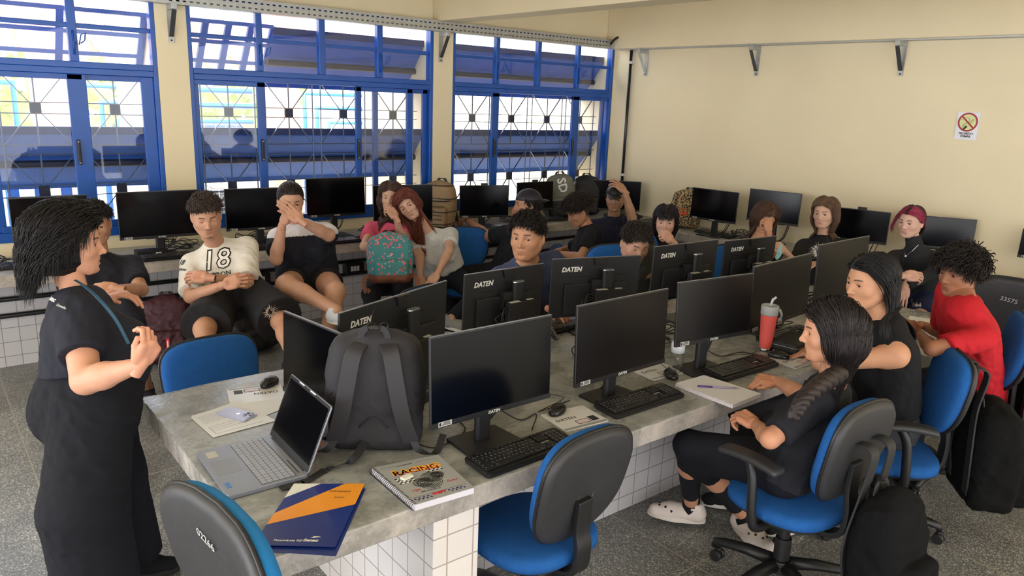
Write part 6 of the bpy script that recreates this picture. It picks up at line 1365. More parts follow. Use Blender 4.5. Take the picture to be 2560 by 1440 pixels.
# --- standing teacher
def bob(b, H, s, colr):
    def vol(S_): S_.ell((0, -.055, -.008), (.106, .126, .120), k=.03); S_.ell((0, -.035, .055), (.092, .114, .086), k=.03)
    cap_shell(b, H, s, (20, 18, 19), .012, .066, .003, 16, 2, .0035, extra=vol, zb=lambda X, Y: np.where(Y > .030, np.maximum(hairline(Y, .066), .045), -.105)+0*X)
    locks(b, H, s, 7000, (24, 21, 22), (.13, .185), .0015, (0, -.95, .05), 1.0, .005, 1.1, 4, part=.01, root=lambda p: p[1] < .072, lift=.050, steps=20, stiff=.6, jit=.12, rise=.25, pull=.12, hug=1.07, flatz=.7, fy=.012)
hd = at(180, 610, d=2.86)
def tee_teacher(U, c, v): pass
L_ = at(222, 985, d=2.80)
t = person('woman standing in black tee and long black trousers, talking with raised hands', hd, -14, hp=0, hr=0, byaw=-6, P=at(232, 1000, d=2.88), N=at(190, 742, d=2.86), sc=.98, sex='f', skin=(214, 158, 130), brow=(40, 30, 28), hair=bob, mouth=.5, nose=1.12, fat=.004, hs=1.06, build=1.32, bust=.065, belly=.01, standing=True, scalp=(26, 22, 23), gaze=(0, 1, 0), blush=.15,
    butt=.02, shirt=dark((34, 36, 46), hem=.12, sleeve=.62, fold=.004), pants=dark((20, 21, 28), wide=.075, len=1.97, t=.022, rise=.18, fold=.006, name='trousers'),
    arms={'R': dict(e=(214, 952, N_), w=(352, 912, N_), hd=cv(.45, .75, .1), bk=cv(.8, -.4, .5), pose='curl', shift=(-.01, 0, .0)), 'L': dict(e=at(262, 850, d=3.2), w=at(268, 742, d=3.12), hd=cv(.75, .12, .1), bk=cv(.2, .9, .2), pose='relax')},
    legs={'R': dict(k=V(.36, 2.86, .50), a=V(.38, 2.84, .09)), 'L': dict(k=V(.47, 3.08, .50), a=V(.52, 3.12, .09), t=V(.8, -.35, 0))}, shoes=(22, 22, 24), sole=(30, 28, 28))
rt, Hh, bv = t['root'], t['H'], t['bvh']
def decal(info, s, px, py, d, size, m, tilt=0, align='CENTER', pants=False, **k):
    """print laid on the cloth where it shows"""
    b_ = info['pbvh'] if pants else info['bvh']; o = V(info['P'].x, info['P'].y, 0); r = ray(px, py).normalized(); loc, n, ix, dist = b_.ray_cast(V(0, 0, CAMH)-o, r, 20)
    if loc is None: return None
    z = (n if n.dot(r) < 0 else -n).normalized(); z = (z*.5-r*.5).normalized(); up = V(0, 0, 1); x = up.cross(z).normalized(); y = z.cross(x); M_ = Matrix((x, y, z)).transposed().to_4x4() @ Matrix.Rotation(D2(tilt), 4, 'Z'); M_.translation = loc
    return text('print', s, size, m, info['pants' if pants else 'shirt'], M_, .0004, align, hit=b_, **k)
decal(t, 'Senac', 128, 752, 2.8, .026, WHT, -22, bold=.0008); decal(t, 'Gramado', 150, 768, 2.8, .014, WHT, -25)
strap(rt, 'lanyard', [Vector(p)-V(t['P'].x, t['P'].y, 0) for p in (at(188, 700, d=2.80), at(215, 718, d=2.72), at(250, 750, d=2.68), at(290, 800, d=2.70), at(322, 860, d=2.72))], .012, mat('lanyard_teal', (24, 72, 100), .5), .003)
# --- boy with red piping
def red_pipe(U, c, v):
    w = (np.abs(U[:, 1]-.0) < .008) & (U[:, 2] > .34) & (np.abs(U[:, 0]) > .09); c[w] = np.array(lin((196, 40, 60)))
t = person('boy in black tee with red shoulder piping, seated behind the standing woman', at(238, 560, z=1.19), -100, hp=4, byaw=-95, P=at(262, 745, y=4.92), sc=1.03, skin=(186, 138, 108), hair=h_short((34, 28, 26), vol=.014, curl=.003, cf=1.2, L=(.026, .04), rise=.25, jit=.4, zmin=.045, n=1800), fade=1, gaze=(.1, 1, -.05),
    shirt=dark((26, 27, 33), paint=red_pipe, sleeve=.7), pants=dark((32, 34, 44), len=.8), arms={'L': dict(e=(354, 725, N_), w=(292, 722, N_), hd=cv(-1, .1, .1), bk=cv(0, .7, .7), pose='relax')},
    legs={'L': dict(k=(328, 838, N_), a=at(368, 968, z=.10), t=V(-.1, -1, 0)), 'R': dict(k=(250, 850, N_), a=at(275, 985, z=.10))}, shoes=(28, 30, 40))
# --- boy in the white tee
t3 = person('boy in white tee printed 18 with crossed arms, looking down', at(516, 541, z=1.235), -103, hp=13, hr=4, byaw=-104, P=at(588, 742, y=4.74), N=at(538, 608, y=4.88), sc=1.06, skin=(198, 148, 120), eye=.22, stubble=(92, 66, 52), front=.062,
    hair=h_short((70, 58, 52), vol=.016, curl=.003, cf=1.3, L=(.028, .042), rise=.25, jit=.4, zmin=.05, n=2200, comb=(0, .6, .2), hug=1.18), fade=1, scalp=(84, 66, 54), shirt=dark((222, 216, 204), hem=-.09, sleeve=.85, fold=.007), pants=dark((36, 35, 38), len=.92, wide=.03, t=.02),
    arms={'R': dict(e=(476, 742, N_), w=(560, 712, N_), hd=cv(.9, .25, 0), bk=cv(0, .3, 1), pose='relax'), 'L': dict(e=(618, 708, N_), w=(520, 694, N_), hd=cv(-1, .1, 0), bk=cv(0, .6, .8), pose='relax')},
    legs={'R': dict(k=(512, 822, N_), a=(520, 940, N_)), 'L': dict(k=(706, 806, N_), a=(735, 900, N_), t=V(.4, -.9, 0))}, shoes=(26, 26, 28))
decal(t3, '18', 540, 672, 4, .175, mat('print_black', (26, 26, 28), .5), 8, bold=.007, shear=.25); decal(t3, '18', 540, 672, 4, .172, mat('print_fill', (236, 232, 222), .6), 8, bold=-.0005, shear=.25, lift=.0035) ; decal(t3, 'HETRON', 545, 692, 4, .040, mat('print_black', (26, 26, 28), .5), 8, bold=.001)
decal(t3, '18', 452, 662, 4, .050, mat('print_black', (26, 26, 28), .5), -10, bold=.002); decal(t3, 'HETRON', 453, 676, 4, .018, mat('print_black', (26, 26, 28), .5), -10, bold=.001)
w_ = t3['J']['L'][2]; e_ = t3['J']['L'][1]; bm = bmesh.new(); ax = (w_-e_).normalized(); c = w_-ax*.03-V(t3['P'].x, t3['P'].y, 0); u_ = ax.orthogonal().normalized(); v_ = ax.cross(u_)
tube(bm, [c+u_*.031*math.cos(a)+v_*.031*math.sin(a) for a in np.linspace(0, 2*PI, 19)], .0045, 6, cap=False); obj('wristband', bm, DARK, t3['root'], smooth=True)
def bangle(t, sd, m, r=.031, th=.003, off=.03, name='bracelet'):
    S0, e, w, _ = t['J'][sd]; bm = bmesh.new(); ax = (w-e).normalized(); c = w-ax*off-V(t['P'].x, t['P'].y, 0); u_ = ax.orthogonal().normalized(); v_ = ax.cross(u_)
    tube(bm, [c+u_*r*math.cos(a)+v_*r*math.sin(a) for a in np.linspace(0, 2*PI, 19)], th, 6, cap=False); obj(name, bm, m, t['root'], smooth=True)
# --- girl covering her mouth
def p4(U, c, v):
    top = U[:, 2] > .30+.05*U[:, 0]; c[top] = np.array(lin((214, 210, 212)))
    sh_ = (U[:, 2] > .41) & (np.abs(U[:, 0]) > .05) & (np.abs(U[:, 0]) < .17); c[sh_] = np.array(lin((36, 36, 42)))
def tied(col, seed=3, L=(.10, .14)):
    def fn(b, H, s, colr):
        cap_shell(b, H, s, col, .006, .068, .0015, 30, seed, .003); locks(b, H, s, 1600, col, L, .0024, (0, -1.4, .05), .15, .0008, 1, seed, front=.068, lift=.008, stiff=.5, steps=12, seg=4, jit=.05, rise=.02, hug=1.02)
    return fn
t4 = person('girl in black tee with white yoke and shorts, hands clasped over her mouth', at(727, 503, z=1.255), -106, hp=10, byaw=-108, P=at(772, 700, y=4.98), N=at(752, 560, y=5.06), sc=1.06, sex='f', skin=(206, 158, 132), hair=tied((44, 36, 34)), scalp=(44, 36, 34), bust=.03, gaze=(0, 1, .1), build=1.10,
    shirt=dark((27, 29, 38), paint=p4, hem=.04, sleeve=.6), pants=dark((26, 26, 32), len=.42, t=.012),
    arms={'R': dict(e=(690, 648, N_), w=(706, 560, N_), hd=cv(.45, .9, .0), bk=cv(-.5, .3, .9), pose='curl'), 'L': dict(e=(822, 588, N_), w=(752, 552, N_), hd=cv(-.75, .65, .1), bk=cv(.2, .4, .9), pose='flat')},
    legs={'R': dict(k=(716, 712, N_), a=(842, 776, N_), t=cv(.8, -.3, .3)), 'L': dict(k=(838, 728, N_), a=(812, 870, N_), t=V(-.3, -1, 0))}, shoes=(210, 214, 222))
bangle(t4, 'R', mat('gold', (210, 170, 100), .3, metal=.9), .029, .0015)
# --- girl in pink with the floral backpack
t5 = person('girl in pink tee hugging a floral backpack, hand at her chin', at(976, 492, z=1.205), -126, hp=2, hr=-3, byaw=-118, P=at(976, 700, y=5.30), sc=.98, sex='f', skin=(208, 164, 138), hair=h_long((72, 52, 46), L=(.38, .50), n=3000, part=.0, curl=.010, cf=3.2, pull=.9, comb=(0, .1, 0)), scalp=(60, 44, 38), bust=.02, gaze=(-.3, 1, 0), brow=(60, 42, 34),
    shirt=dark((206, 84, 112), hem=.0, sleeve=.5), pants=dark((34, 35, 42)),
    arms={'R': dict(e=(911, 616, N_), w=(940, 620, N_), hd=cv(1, .02, .1), bk=cv(.1, .5, .9), pose='relax'), 'L': dict(e=(1008, 606, N_), w=(990, 545, N_), hd=cv(-.55, .8, .1), bk=cv(.6, .3, .8), pose='curl')},
    legs={'R': dict(k=(928, 735, N_), a=(940, 850, N_)), 'L': dict(k=(1012, 742, N_), a=(1010, 850, N_))})
bangle(t5, 'R', mat('hair_band', (60, 36, 32), .6), .029, .003)
def floral(v, c):
    r_ = np.random.default_rng(5); z = v[:, 2]
    c[:] = np.array(lin((66, 140, 146)))
    fl = (z < .235) & (np.abs(v[:, 0]) < .105) & (v[:, 1] > .05) | (z > .27) | (np.abs(v[:, 0]) > .13)
    pts = v[fl][r_.choice(fl.sum(), 420, replace=False)]
    for i, p in enumerate(pts): d = np.linalg.norm(v-p, axis=1); c[(d < (.007, .0045, .009)[i % 3]) & fl] = np.array(lin([(232, 130, 146), (240, 196, 196), (222, 96, 116)][i % 3]))
    c[z < .075] = np.array(lin((128, 78, 58)))
fc = at(976, 706, y=4.92)
bf, o = backpack(Matrix.Translation((fc.x, fc.y, fc.z)) @ Matrix.Rotation(PI-.42, 4, 'Z') @ Matrix.Rotation(.10, 4, 'X'), 'teal backpack with pink flowers and brown base held on the lap', (66, 140, 146), .33, .15, .38, colf=floral, straps=False, seed=15, crumple=.004, hh=.0032)
text('lettering', 'LEAR', .022, mat('gold', (210, 170, 100), .3, metal=.9), bf, Matrix.Translation((-.045, .155, .12)) @ Matrix.Rotation(D2(90), 4, 'X') @ Matrix.Rotation(PI, 4, 'Y'), .001)
for sx_ in (-1, 1): strap(bf, 'brown_strap', [V(sx_*.15, .02, .06), V(sx_*.20, .05, .03), V(sx_*.19, .07, -.06), V(sx_*.16, .06, -.04)], .03, mat('leather_brown', (140, 92, 74), .6), .005)
# --- red haired girl leaning on her
t6 = person('red haired girl in pale grey cropped tee leaning on the girl in pink', at(1020, 512, z=1.16), -128, hp=6, hr=34, byaw=-118, P=at(1112, 698, y=5.12), N=at(1076, 580, y=5.10), sc=1.0, sex='f', skin=(216, 172, 148), hair=h_long((112, 60, 48), L=(.42, .52), n=3000, part=-.01, curl=.009, cf=3, pull=.7, comb=(.3, 0, 0)), scalp=(104, 54, 42), bust=.02, gaze=(-.1, 1, 0), brow=(96, 60, 46),
    shirt=dark((206, 206, 204), hem=.10, sleeve=.55), pants=dark((34, 36, 48)),
    arms={'L': dict(e=(1122, 628, N_), w=(1094, 684, N_), hd=cv(-.55, -.75, .1), bk=cv(-.3, .5, .9), pose='flat'), 'R': dict(e=at(1050, 640, y=5.05), w=at(1050, 690, y=4.9), pose='relax')},
    legs={'R': dict(k=(1085, 765, N_), a=(1092, 860, N_)), 'L': dict(k=(1195, 738, N_), a=(1130, 795, N_), t=cv(.8, -.2, .4))}, shoes=(150, 150, 146))
# --- boy with backwards cap
def cap_fn(col, back=False, hair=(36, 30, 28), n=260, logo=False):
    def fn(b, H, s, colr):
        locks(b, H, s, n, hair, (.03, .05), .0036, (0, -.6, -.2), 1, .003, 1.2, 6, zmax=.045, lift=.010, rise=.1, jit=.3, seg=4, steps=6)
        S_ = SDF((-.11, -.13, -.02), (.11, .12, .15), .0035); S_.ell((0, -.012, .040), (.083, .103, .086), k=.01); zz = (np.arange(S_.n[2])*S_.h+S_.lo[2])[None, None, :]; S_.F = np.maximum(S_.F, (.040-zz)*.9)
        v, q = S_.mesh(); c = np.tile(np.array(lin(col)), (len(v), 1)); sg = -1 if back else 1
        b.add(xf(H @ Matrix.Scale(s, 4), v), q, c)
        g = SDF((-.1, -.21, -.03), (.1, .21, .10), .003); g.ell((0, sg*.105, .040), (.070, .082, .020), k=.005); Y = (np.arange(g.n[1])*g.h+g.lo[1])[None, :, None]; Z = (np.arange(g.n[2])*g.h+g.lo[2])[None, None, :]; X = (np.arange(g.n[0])*g.h+g.lo[0])[:, None, None]
        top = .050-4.2*X**2-.9*np.maximum(0, sg*Y-.1)**1.0*.25; g.F = np.maximum(np.maximum(g.F, Z-top), top-.006-Z); g.F = np.maximum(g.F, .075-sg*Y)
        v, q = g.mesh(); b.add(xf(H @ Matrix.Scale(s, 4), v), q, np.tile(np.array(lin(col)), (len(v), 1)))
    return fn
t7 = person('boy in black tee and backwards cap, one arm stretched along the window bench', at(1318, 512, z=1.15), 152, hp=2, byaw=140, P=at(1262, 690, y=4.98), N=at(1310, 570, y=5.02), sc=1.08, skin=(186, 134, 104), hair=cap_fn((40, 38, 46), True), build=1.15, gaze=(0, 1, 0),
    shirt=dark((27, 28, 34), hem=-.08, sleeve=.9), pants=dark((24, 25, 30)), arms={'L': dict(e=(1222, 592, T_), w=at(1168, 548, z=.82), hd=cv(-1, .05, 0), bk=cv(0, .8, .5), pose='fist'), 'R': dict(e=at(1300, 590, y=5.5), w=at(1290, 545, y=5.6), pose='curl', hd=cv(.1, 1, 0))})
bangle(t7, 'L', mat('silver_chain', (190, 190, 196), .3, metal=.9), .032, .002, .04)
# --- curly haired boy from behind
t8 = person('curly haired boy in black tee and jeans bending forward, seen from behind', at(1446, 530, z=1.07), 158, hp=22, byaw=150, P=at(1452, 690, z=.54), N=at(1476, 570, z=.93), sc=1.04, skin=(184, 132, 102), scalp=(70, 52, 42), fade=1, hair=h_short((44, 34, 30), vol=.022, curl=.007, cf=1.4, L=(.045, .06), rise=.5, jit=.6, zmin=.04, n=2600, hug=1.25, r=.0028, noise=.006, lift=.03),
    shirt=dark((26, 26, 30), hem=-.05, sleeve=.7), pants=dark((54, 76, 112), wash=.15, name='jeans'), arms={'L': dict(e=(1452, 644, N_), w=(1404, 634, T_), hd=cv(-.8, .0, 0), bk=cv(0, .9, .2), pose='curl'), 'R': dict(e=at(1420, 625, y=4.95), w=at(1392, 628, y=4.9), pose='curl', hd=cv(-.9, -.2, 0))},
    legs={'L': dict(k=(1375, 668, T_), a=at(1340, 760, z=.1)), 'R': dict(k=(1395, 630, T_), a=at(1370, 720, z=.1))})
# --- boy with a hand on his cap
t9 = person('boy in navy tee and black cap, hand on his head', at(1538, 494, z=1.12), -140, hp=8, byaw=-128, P=at(1535, 640, y=5.0), N=at(1532, 545, y=5.10), sc=1.08, skin=(190, 146, 116), hair=cap_fn((34, 34, 36)), gaze=(0, 1, 0), build=1.12,
    shirt=dark((38, 40, 60), sleeve=.8), pants=dark((30, 30, 34)), arms={'L': dict(e=(1580, 545, N_), w=(1562, 478, N_), hd=cv(-.7, .7, -.2), bk=cv(.3, .5, .8), pose='spread')})
bm = bmesh.new(); tube(bm, spline([Vector(t9['N'])-V(t9['P'].x, t9['P'].y, 0)+p for p in (V(-.06, -.08, .03), V(-.075, -.14, -.08), V(-.05, -.16, -.18), V(.0, -.16, -.12), V(.03, -.10, .02))], 6), .002, 5); obj('necklace', bm, mat('silver_chain', (190, 190, 196), .3, metal=.9), t9['root'], smooth=True)
# --- boy in navy tee
t10 = person('boy in slate blue tee looking sideways above the back row monitors', at(1318, 592, z=1.22), -150, hp=0, byaw=-112, P=at(1318, 775, y=3.62), N=at(1318, 652, y=3.40), sc=1.06, hs=1.11, skin=(196, 142, 108), hair=h_short((34, 28, 27), vol=.013, L=(.03, .05), comb=(0, .9, .1), rise=.25, jit=.25, zmin=.028, n=2200, r=.0022), gaze=(-.35, 1, 0), brow=(34, 24, 22), fade=.5,
    shirt=dark((62, 70, 98), sleeve=.7, vneck=.02, neck=.068), pants=dark((30, 30, 36)), nose=1.05, arms={'R': dict(e=at(1250, 775, y=3.45), w=at(1300, 780, y=3.15), pose='relax', hd=(.2, -1, 0)), 'L': dict(e=at(1400, 770, y=3.45), w=at(1380, 775, y=3.15), pose='relax', hd=(0, -1, 0))})
# --- boy looking down
t11 = person('boy in dark grey tee looking down, fingers beside the monitor', at(1588, 610, z=1.17), -114, hp=17, hr=-4, byaw=-115, P=at(1610, 720, y=3.62), sc=1.02, skin=(206, 158, 134), eye=.25, hair=h_short((46, 38, 34), vol=.012, L=(.026, .04), comb=(0, .8, .1), rise=.25, jit=.25, zmin=.03, n=2200, r=.0022), fade=.5,
    shirt=dark((72, 74, 78), sleeve=.9), pants=dark((34, 34, 38)), arms={'L': dict(e=at(1640, 745, y=3.25), w=at(1632, 682, y=3.10), hd=cv(-.8, -.15, .1), bk=cv(.1, .8, .5), pose='spread'), 'R': dict(e=at(1540, 740, y=3.4), w=at(1560, 760, y=3.15), pose='relax')})
# --- girl with a fringe
t12 = person('girl with straight black hair and fringe, chin on her fist, in black', at(1664, 552, z=1.12), -142, hp=6, byaw=-140, P=at(1660, 700, y=3.98), sc=1.0, sex='f', skin=(218, 172, 150), hair=h_long((38, 32, 36), L=(.34, .42), n=3000, curl=.001, bangs=.075, pull=.9, part=0), scalp=(34, 28, 32), gaze=(-.3, 1, 0), blush=.2,
    shirt=dark((28, 28, 33), sleeve=.6), pants=dark((28, 28, 32)), arms={'L': dict(e=(1688, 640, N_), w=(1680, 602, N_), hd=cv(-.75, .6, .2), bk=cv(.3, .2, .9), pose='fist')})
# --- girl resting face on fist
t13 = person('girl with wavy brown hair in black tee resting her face on her fist', at(1912, 544, z=1.14), -122, hp=24, hr=-16, byaw=-145, P=at(1890, 700, y=3.50), N=at(1895, 600, y=3.48), sc=1.0, sex='f', skin=(204, 152, 120), eye=.3, hair=h_long((82, 58, 46), L=(.20, .28), n=3000, curl=.010, cf=2.6, pull=.5, comb=(0, -.1, 0)), scalp=(66, 46, 38), bust=.02,
    shirt=dark((32, 32, 36), sleeve=.4, vneck=.03, neck=.070), pants=dark((30, 30, 34)), arms={'L': dict(e=(1922, 640, N_), w=(1922, 580, N_), hd=cv(-.15, .95, .2), bk=cv(.5, 0, .8), pose='fist')})
bangle(t13, 'L', mat('red_thread', (168, 40, 48), .6), .028, .0025, .02)
# --- girl with the printed tee
t14 = person('girl with long light brown hair in a printed black tee', at(2062, 532, z=1.215), -172, hp=4, byaw=-160, P=at(2056, 720, y=3.02), sc=1.02, sex='f', skin=(214, 170, 146), hair=h_long((104, 80, 62), L=(.36, .44), n=3000, curl=.006, cf=2.5, pull=.8), scalp=(92, 70, 54), brow=(80, 58, 46), bust=.015, gaze=(-.1, 1, 0),
    shirt=dark((33, 33, 35), sleeve=.95), pants=dark((34, 34, 38)), arms={'R': dict(e=(1990, 665, N_), w=(1962, 628, N_), hd=cv(-.7, .6, .1), bk=cv(.2, .5, .8), pose='curl'), 'L': dict(e=at(2130, 680, y=2.95), w=at(2060, 660, y=2.75), hd=cv(-1, 0, 0), pose='relax')})
pm = mat('print_pale', (206, 206, 204), .6, var=.4, scale=60)
def blot(info, px, py, size, m, seed=1, n=26, pants=False):
    """irregular printed patch: petals of a mane"""
    b_ = info['pbvh'] if pants else info['bvh']; o = V(info['P'].x, info['P'].y, 0); r = ray(px, py).normalized(); loc, nn, ix, dd = b_.ray_cast(V(0, 0, CAMH)-o, r, 20)
    if loc is None: return
    z = (-r+nn*(1 if nn.dot(r) < 0 else -1)).normalized(); x = V(0, 0, 1).cross(z).normalized(); y = z.cross(x); rr_ = random.Random(seed); bm = bmesh.new()
    for i in range(n):
        a = 2*PI*i/n; r0, r1 = size*rr_.uniform(.15, .5), size*rr_.uniform(.75, 1.05); w = .16
        ps = []
        for aa, rad in ((a-w, r0), (a, r1), (a+w, r0), (a, r0*.6)):
            p = loc+x*rad*math.cos(aa)+y*rad*math.sin(aa); h, _, _, _2 = b_.ray_cast(p+z*.12, -z, .3); ps.append(bm.verts.new((h if h else p)+z*.004))
        bm.faces.new(ps)
    return obj('print', bm, m, info['pants' if pants else 'shirt'])
blot(t14, 2045, 628, .085, pm); blot(t3, 676, 779, .06, mat('patch_pale', (205, 188, 178), .7, var=.4, scale=80), 3, 18, True)
cl = empty('cloth', at(1948, 632, y=3.05), 0, 'crumpled turquoise cloth held by the girl in the printed tee', 'cloth'); s = SDF((-.06, -.05, -.08), (.06, .05, .08), .003); s.ell((0, 0, 0), (.022, .018, .030), k=.01); s.cone((0, 0, .02), (.01, 0, .065), .012, .008, k=.01); s.ell((-.012, 0, -.03), (.020, .016, .020), k=.01)
v, q = s.mesh(); v = v*(1+.22*wob(v, 22, 3))[:, None]; npmesh('fabric', v, q, None, mat('turquoise_cloth', (150, 206, 212), .7), cl)
# --- girl with pink streaks
def streak(v): return ((v[:, 1] > .02) & (np.abs(v[:, 0]) > .012)).astype(float)*np.clip((v[:, 1]-.02)/.03, 0, 1)
def pinkhair(b, H, s, colr):
    cap_shell(b, H, s, (50, 32, 34), .008, .066, .002, 30, 3, .003, tint=((140, 48, 72), streak)); locks(b, H, s, 2000, (54, 34, 36), (.10, .14), .0024, (0, -1.0, -.25), .4, .001, 1, 3, lift=.010, steps=12, jit=.08, rise=.03, part=0, hug=1.04, tint=((146, 50, 76), lambda p: p[1] > .02))
    locks(b, H, s, 120, (132, 44, 68), (.13, .17), .0034, (.5, .2, -.4), 1, .002, 1, 9, root=lambda p: p[1] > .03 and p[0] > .03, lift=.012, steps=12, seg=4, jit=.08, rise=.05, pull=.4)
t15 = person('girl with pink streaked dark hair in black turtleneck, arms folded', at(2276, 555, z=1.20), 178, hp=3, byaw=-170, P=at(2292, 745, y=2.46), N=at(2290, 622, y=2.50), sc=1.03, sex='f', skin=(222, 178, 158), hair=pinkhair, scalp=(70, 34, 42), bust=.025, gaze=(0, 1, 0), blush=.2, fat=.003,
    shirt=dark((40, 41, 46), sleeve=1.92, collar=True, fold=.005), pants=dark((34, 42, 78), len=.85), arms={'L': dict(e=(2336, 680, N_), w=(2262, 716, N_), hd=cv(-.25, -.9, .1), bk=cv(-.3, .2, .9), pose='flat'), 'R': dict(e=at(2216, 680, y=2.45), w=at(2262, 690, y=2.25), hd=cv(1, 0, 0), bk=cv(0, .5, .9), pose='relax')})
decal(t15, 'imbé', 2290, 766, 2.3, .035, WHT, 8, pants=True, bold=.001)
bm = bmesh.new(); Pn = V(t15['P'].x, t15['P'].y, 0); b_ = t15['bvh']; pts = []
for px, py in ((2258, 618), (2262, 632), (2264, 640), (2280, 628), (2296, 612)):
    r = ray(px, py).normalized(); h, *_ = b_.ray_cast(V(0, 0, CAMH)-Pn, r, 20); pts.append((h-r*.006) if h else at(px, py, y=2.4)-Pn)
tube(bm, pts, .0015, 5); obj('necklace', bm, mat('silver_chain', (190, 190, 196), .3, metal=.9), t15['root']); bm = bmesh.new(); bmesh.ops.create_uvsphere(bm, u_segments=10, v_segments=8, radius=.008, matrix=Matrix.Translation(pts[2])); obj('pendant', bm, WHT, t15['root'])
# --- girl with long black hair
t16 = person('girl with long black hair in black sleeveless top and washed jeans, hand on chin', at(2172, 706, z=1.27), 158, hp=4, byaw=138, P=V(3.60, 1.50, .58), N=at(2214, 800, y=1.46), sc=1.03, sex='f', skin=(204, 150, 116), hair=h_long((22, 20, 22), L=(.46, .56), n=3000, curl=.001, pull=.03, part=.02, comb=(0, -.75, 0), vol=.010), scalp=(24, 20, 22), bust=.03, gaze=(0, 1, 0), build=1.05,
    shirt=dark((20, 20, 23), sleeve=0, hem=.12, fold=.003), pants=dark((52, 52, 56), wash=.3, name='jeans'), arms={'L': dict(e=(2052, 905, N_), w=(2105, 800, T_), hd=cv(.55, .65, .1), bk=cv(-.3, .6, .7), pose='curl'), 'R': dict(e=at(2090, 850, y=1.95), w=at(2040, 880, z=.78), hd=cv(-1, 0, 0), pose='relax')},
    legs={'L': dict(k=V(3.02, 1.72, .56), a=V(3.20, 1.66, .10), t=V(-.8, .3, 0)), 'R': dict(k=V(3.10, 1.95, .54), a=V(3.15, 1.95, .10))}, shoes=(30, 30, 32))
# --- boy in red
t17 = person('boy in red tee with thick dark hair leaning on the table', at(2400, 682, z=1.25), 160, hp=4, byaw=148, P=at(2438, 965, z=.57), N=at(2412, 760, y=1.36), sc=.97, hs=1.05, skin=(172, 116, 88), brow=(34, 24, 20), gaze=(0, 1, 0), hair=h_short((34, 28, 26), vol=.024, L=(.05, .07), comb=(0, .6, -.1), rise=.2, jit=.28, zmin=.0, n=3000, hug=1.22, r=.0026, noise=.006, lift=.03, front=.056, curl=.003),
    shirt=dark((186, 32, 42), hem=-.10, sleeve=.75, fold=.007, neck=.050), pants=dark((34, 34, 40)), arms={'L': dict(e=(2330, 872, N_), w=at(2300, 836, z=.79), hd=cv(-.5, .6, 0), bk=cv(0, .7, .6), pose='curl'), 'R': dict(e=at(2350, 830, y=1.72), w=at(2305, 812, z=.79), hd=cv(-1, .1, 0), bk=cv(0, 1, .2), pose='relax')})
# --- girl with the braid in the foreground
def braid(b, H, s, colr):
    col = (34, 28, 28); cap_shell(b, H, s, col, .010, .066, .0025, 26, 3, .003, zb=lambda X, Y: np.where(Y < .02, -.085, hairline(Y, .066))+0*X)
    locks(b, H, s, 5500, col, (.22, .27), .0018, (-.15, -.35, 0), 1.1, .0015, 1, 4, part=.0, lift=.022, stiff=.6, steps=18, jit=.08, rise=.04, pull=.9, hug=1.06, flatz=.7)
    A = [at(2095, 935, d=2.72), at(2050, 962, d=2.58), at(2008, 1000, d=2.50), at(1985, 1038, d=2.48)]
    P_ = spline(A, 9)
    for k in range(3):
        bm_ = []; 
        for i, p in enumerate(P_):
            a = i*.75+k*2.1; bm_.append(np.array(p)+np.array(RX)*.013*math.cos(a)+np.array(UY)*.013*math.sin(a))
        S_ = SDF(np.min(bm_, 0)-.05, np.max(bm_, 0)+.05, .004)
        for i in range(len(bm_)-1): f_ = 1-.55*i/len(bm_); S_.cone(bm_[i], bm_[i+1], .024*f_, .023*f_, k=.004)
        v, q = S_.mesh(); b.add(v, q, np.tile(np.array(lin((38, 30, 30))), (len(v), 1))*(1+.2*wob(v, 30, k))[:, None])
def sneaker(root, a, ft, sd):
    crocs(root, a, ft, sd)
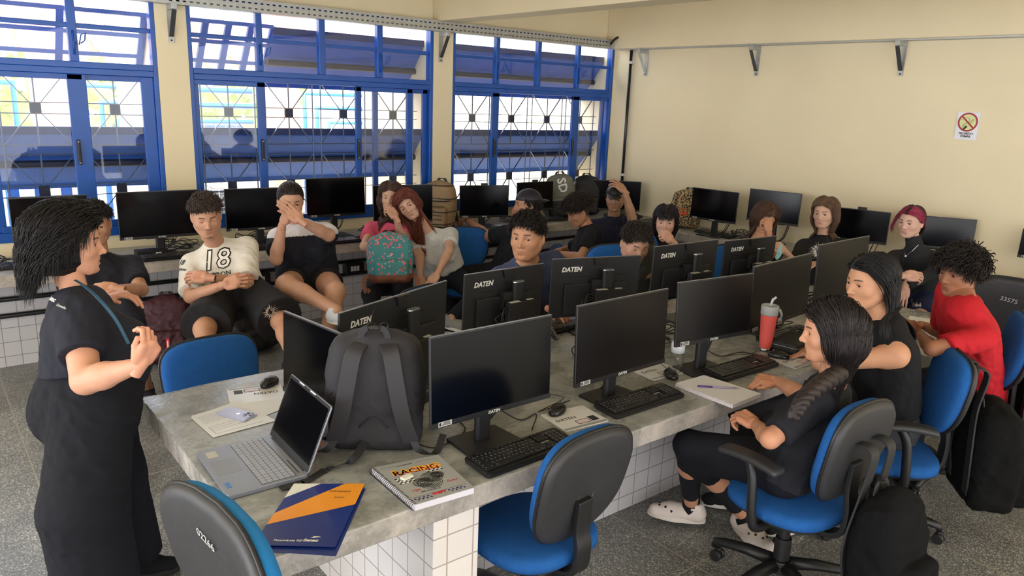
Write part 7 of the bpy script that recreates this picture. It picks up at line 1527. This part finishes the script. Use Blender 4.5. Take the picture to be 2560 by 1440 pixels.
def crocs(root, a, ft, sd):
    W_ = (218, 206, 198); o = shoe(root, a, ft, W_, W_, 'clog'); f = Vector(ft); f.z = 0; f.normalize(); s_ = f.cross(V(0, 0, 1)); g = V(a.x, a.y, a.z-.085); bm = bmesh.new()
    for x, y, z in ((.028, .12, .066), (-.028, .12, .066), (.010, .15, .062), (-.012, .15, .062), (.040, .09, .055), (-.040, .09, .055), (0, .115, .074)): bmesh.ops.create_uvsphere(bm, u_segments=8, v_segments=6, radius=.007, matrix=Matrix.Translation(g+s_*x+f*y+V(0, 0, z)))
    obj('holes', bm, DARK, o); bm = bmesh.new(); tube(bm, [g+V(0, 0, .085)+s_*.044*math.cos(t)+f*(.0+.05*math.sin(t)) for t in np.linspace(PI*1.0, PI*2, 9)], .009, 6, flat=.5); obj('heel_strap', bm, mat('sole_%d' % W_[0], W_, .7), o, smooth=True)
    sk = SDF(np.array(g)-.2, np.array(g)+.25, .005); sk.cone(np.array(a), np.array(g+V(0, 0, .05)), .042, .044, k=.01); sk.cone(np.array(a)+np.array([0, 0, .05]), np.array(a), .039, .042, k=.01); v, q = sk.mesh(); npmesh('sock', v, q, tint_geo(v, (22, 22, 26)), cloth_mat(), root)
t18 = person('girl with a dark braid over her shoulder in black tee, seated in the foreground armchair', at(2076, 830, y=1.37), 128, hp=4, hr=0, byaw=108, P=V(2.74, 1.49, .56), N=at(2090, 955, y=1.41), sc=1.0, sex='f', skin=(206, 148, 116), hair=braid, scalp=(30, 24, 24), bust=.02, gaze=(0, 1, 0), blush=.15, nose=1.08, hs=1.02,
    shirt=dark((31, 32, 38), hem=-.06, sleeve=.85, fold=.005), pants=dark((22, 23, 30), t=.004, fold=.002, len=1.82, name='leggings'),
    arms={'L': dict(e=(1925, 1098, N_), w=(1890, 1062, T_), hd=cv(-.5, .35, -.5), bk=cv(0, .8, .5), pose='curl'), 'R': dict(e=at(2000, 985, z=.80), w=at(1940, 952, z=.79), hd=cv(-1, .12, 0), bk=cv(0, .9, .4), pose='curl')},
    legs={'R': dict(k=(1722, 1112, T_), a=at(1728, 1262, z=.11), t=cv(-.9, 0, -.25)), 'L': dict(k=(1752, 1150, T_), a=at(1862, 1292, z=.10), t=cv(.3, 0, .8))}, shoe_fn=crocs)
# skate shoe of the long haired girl
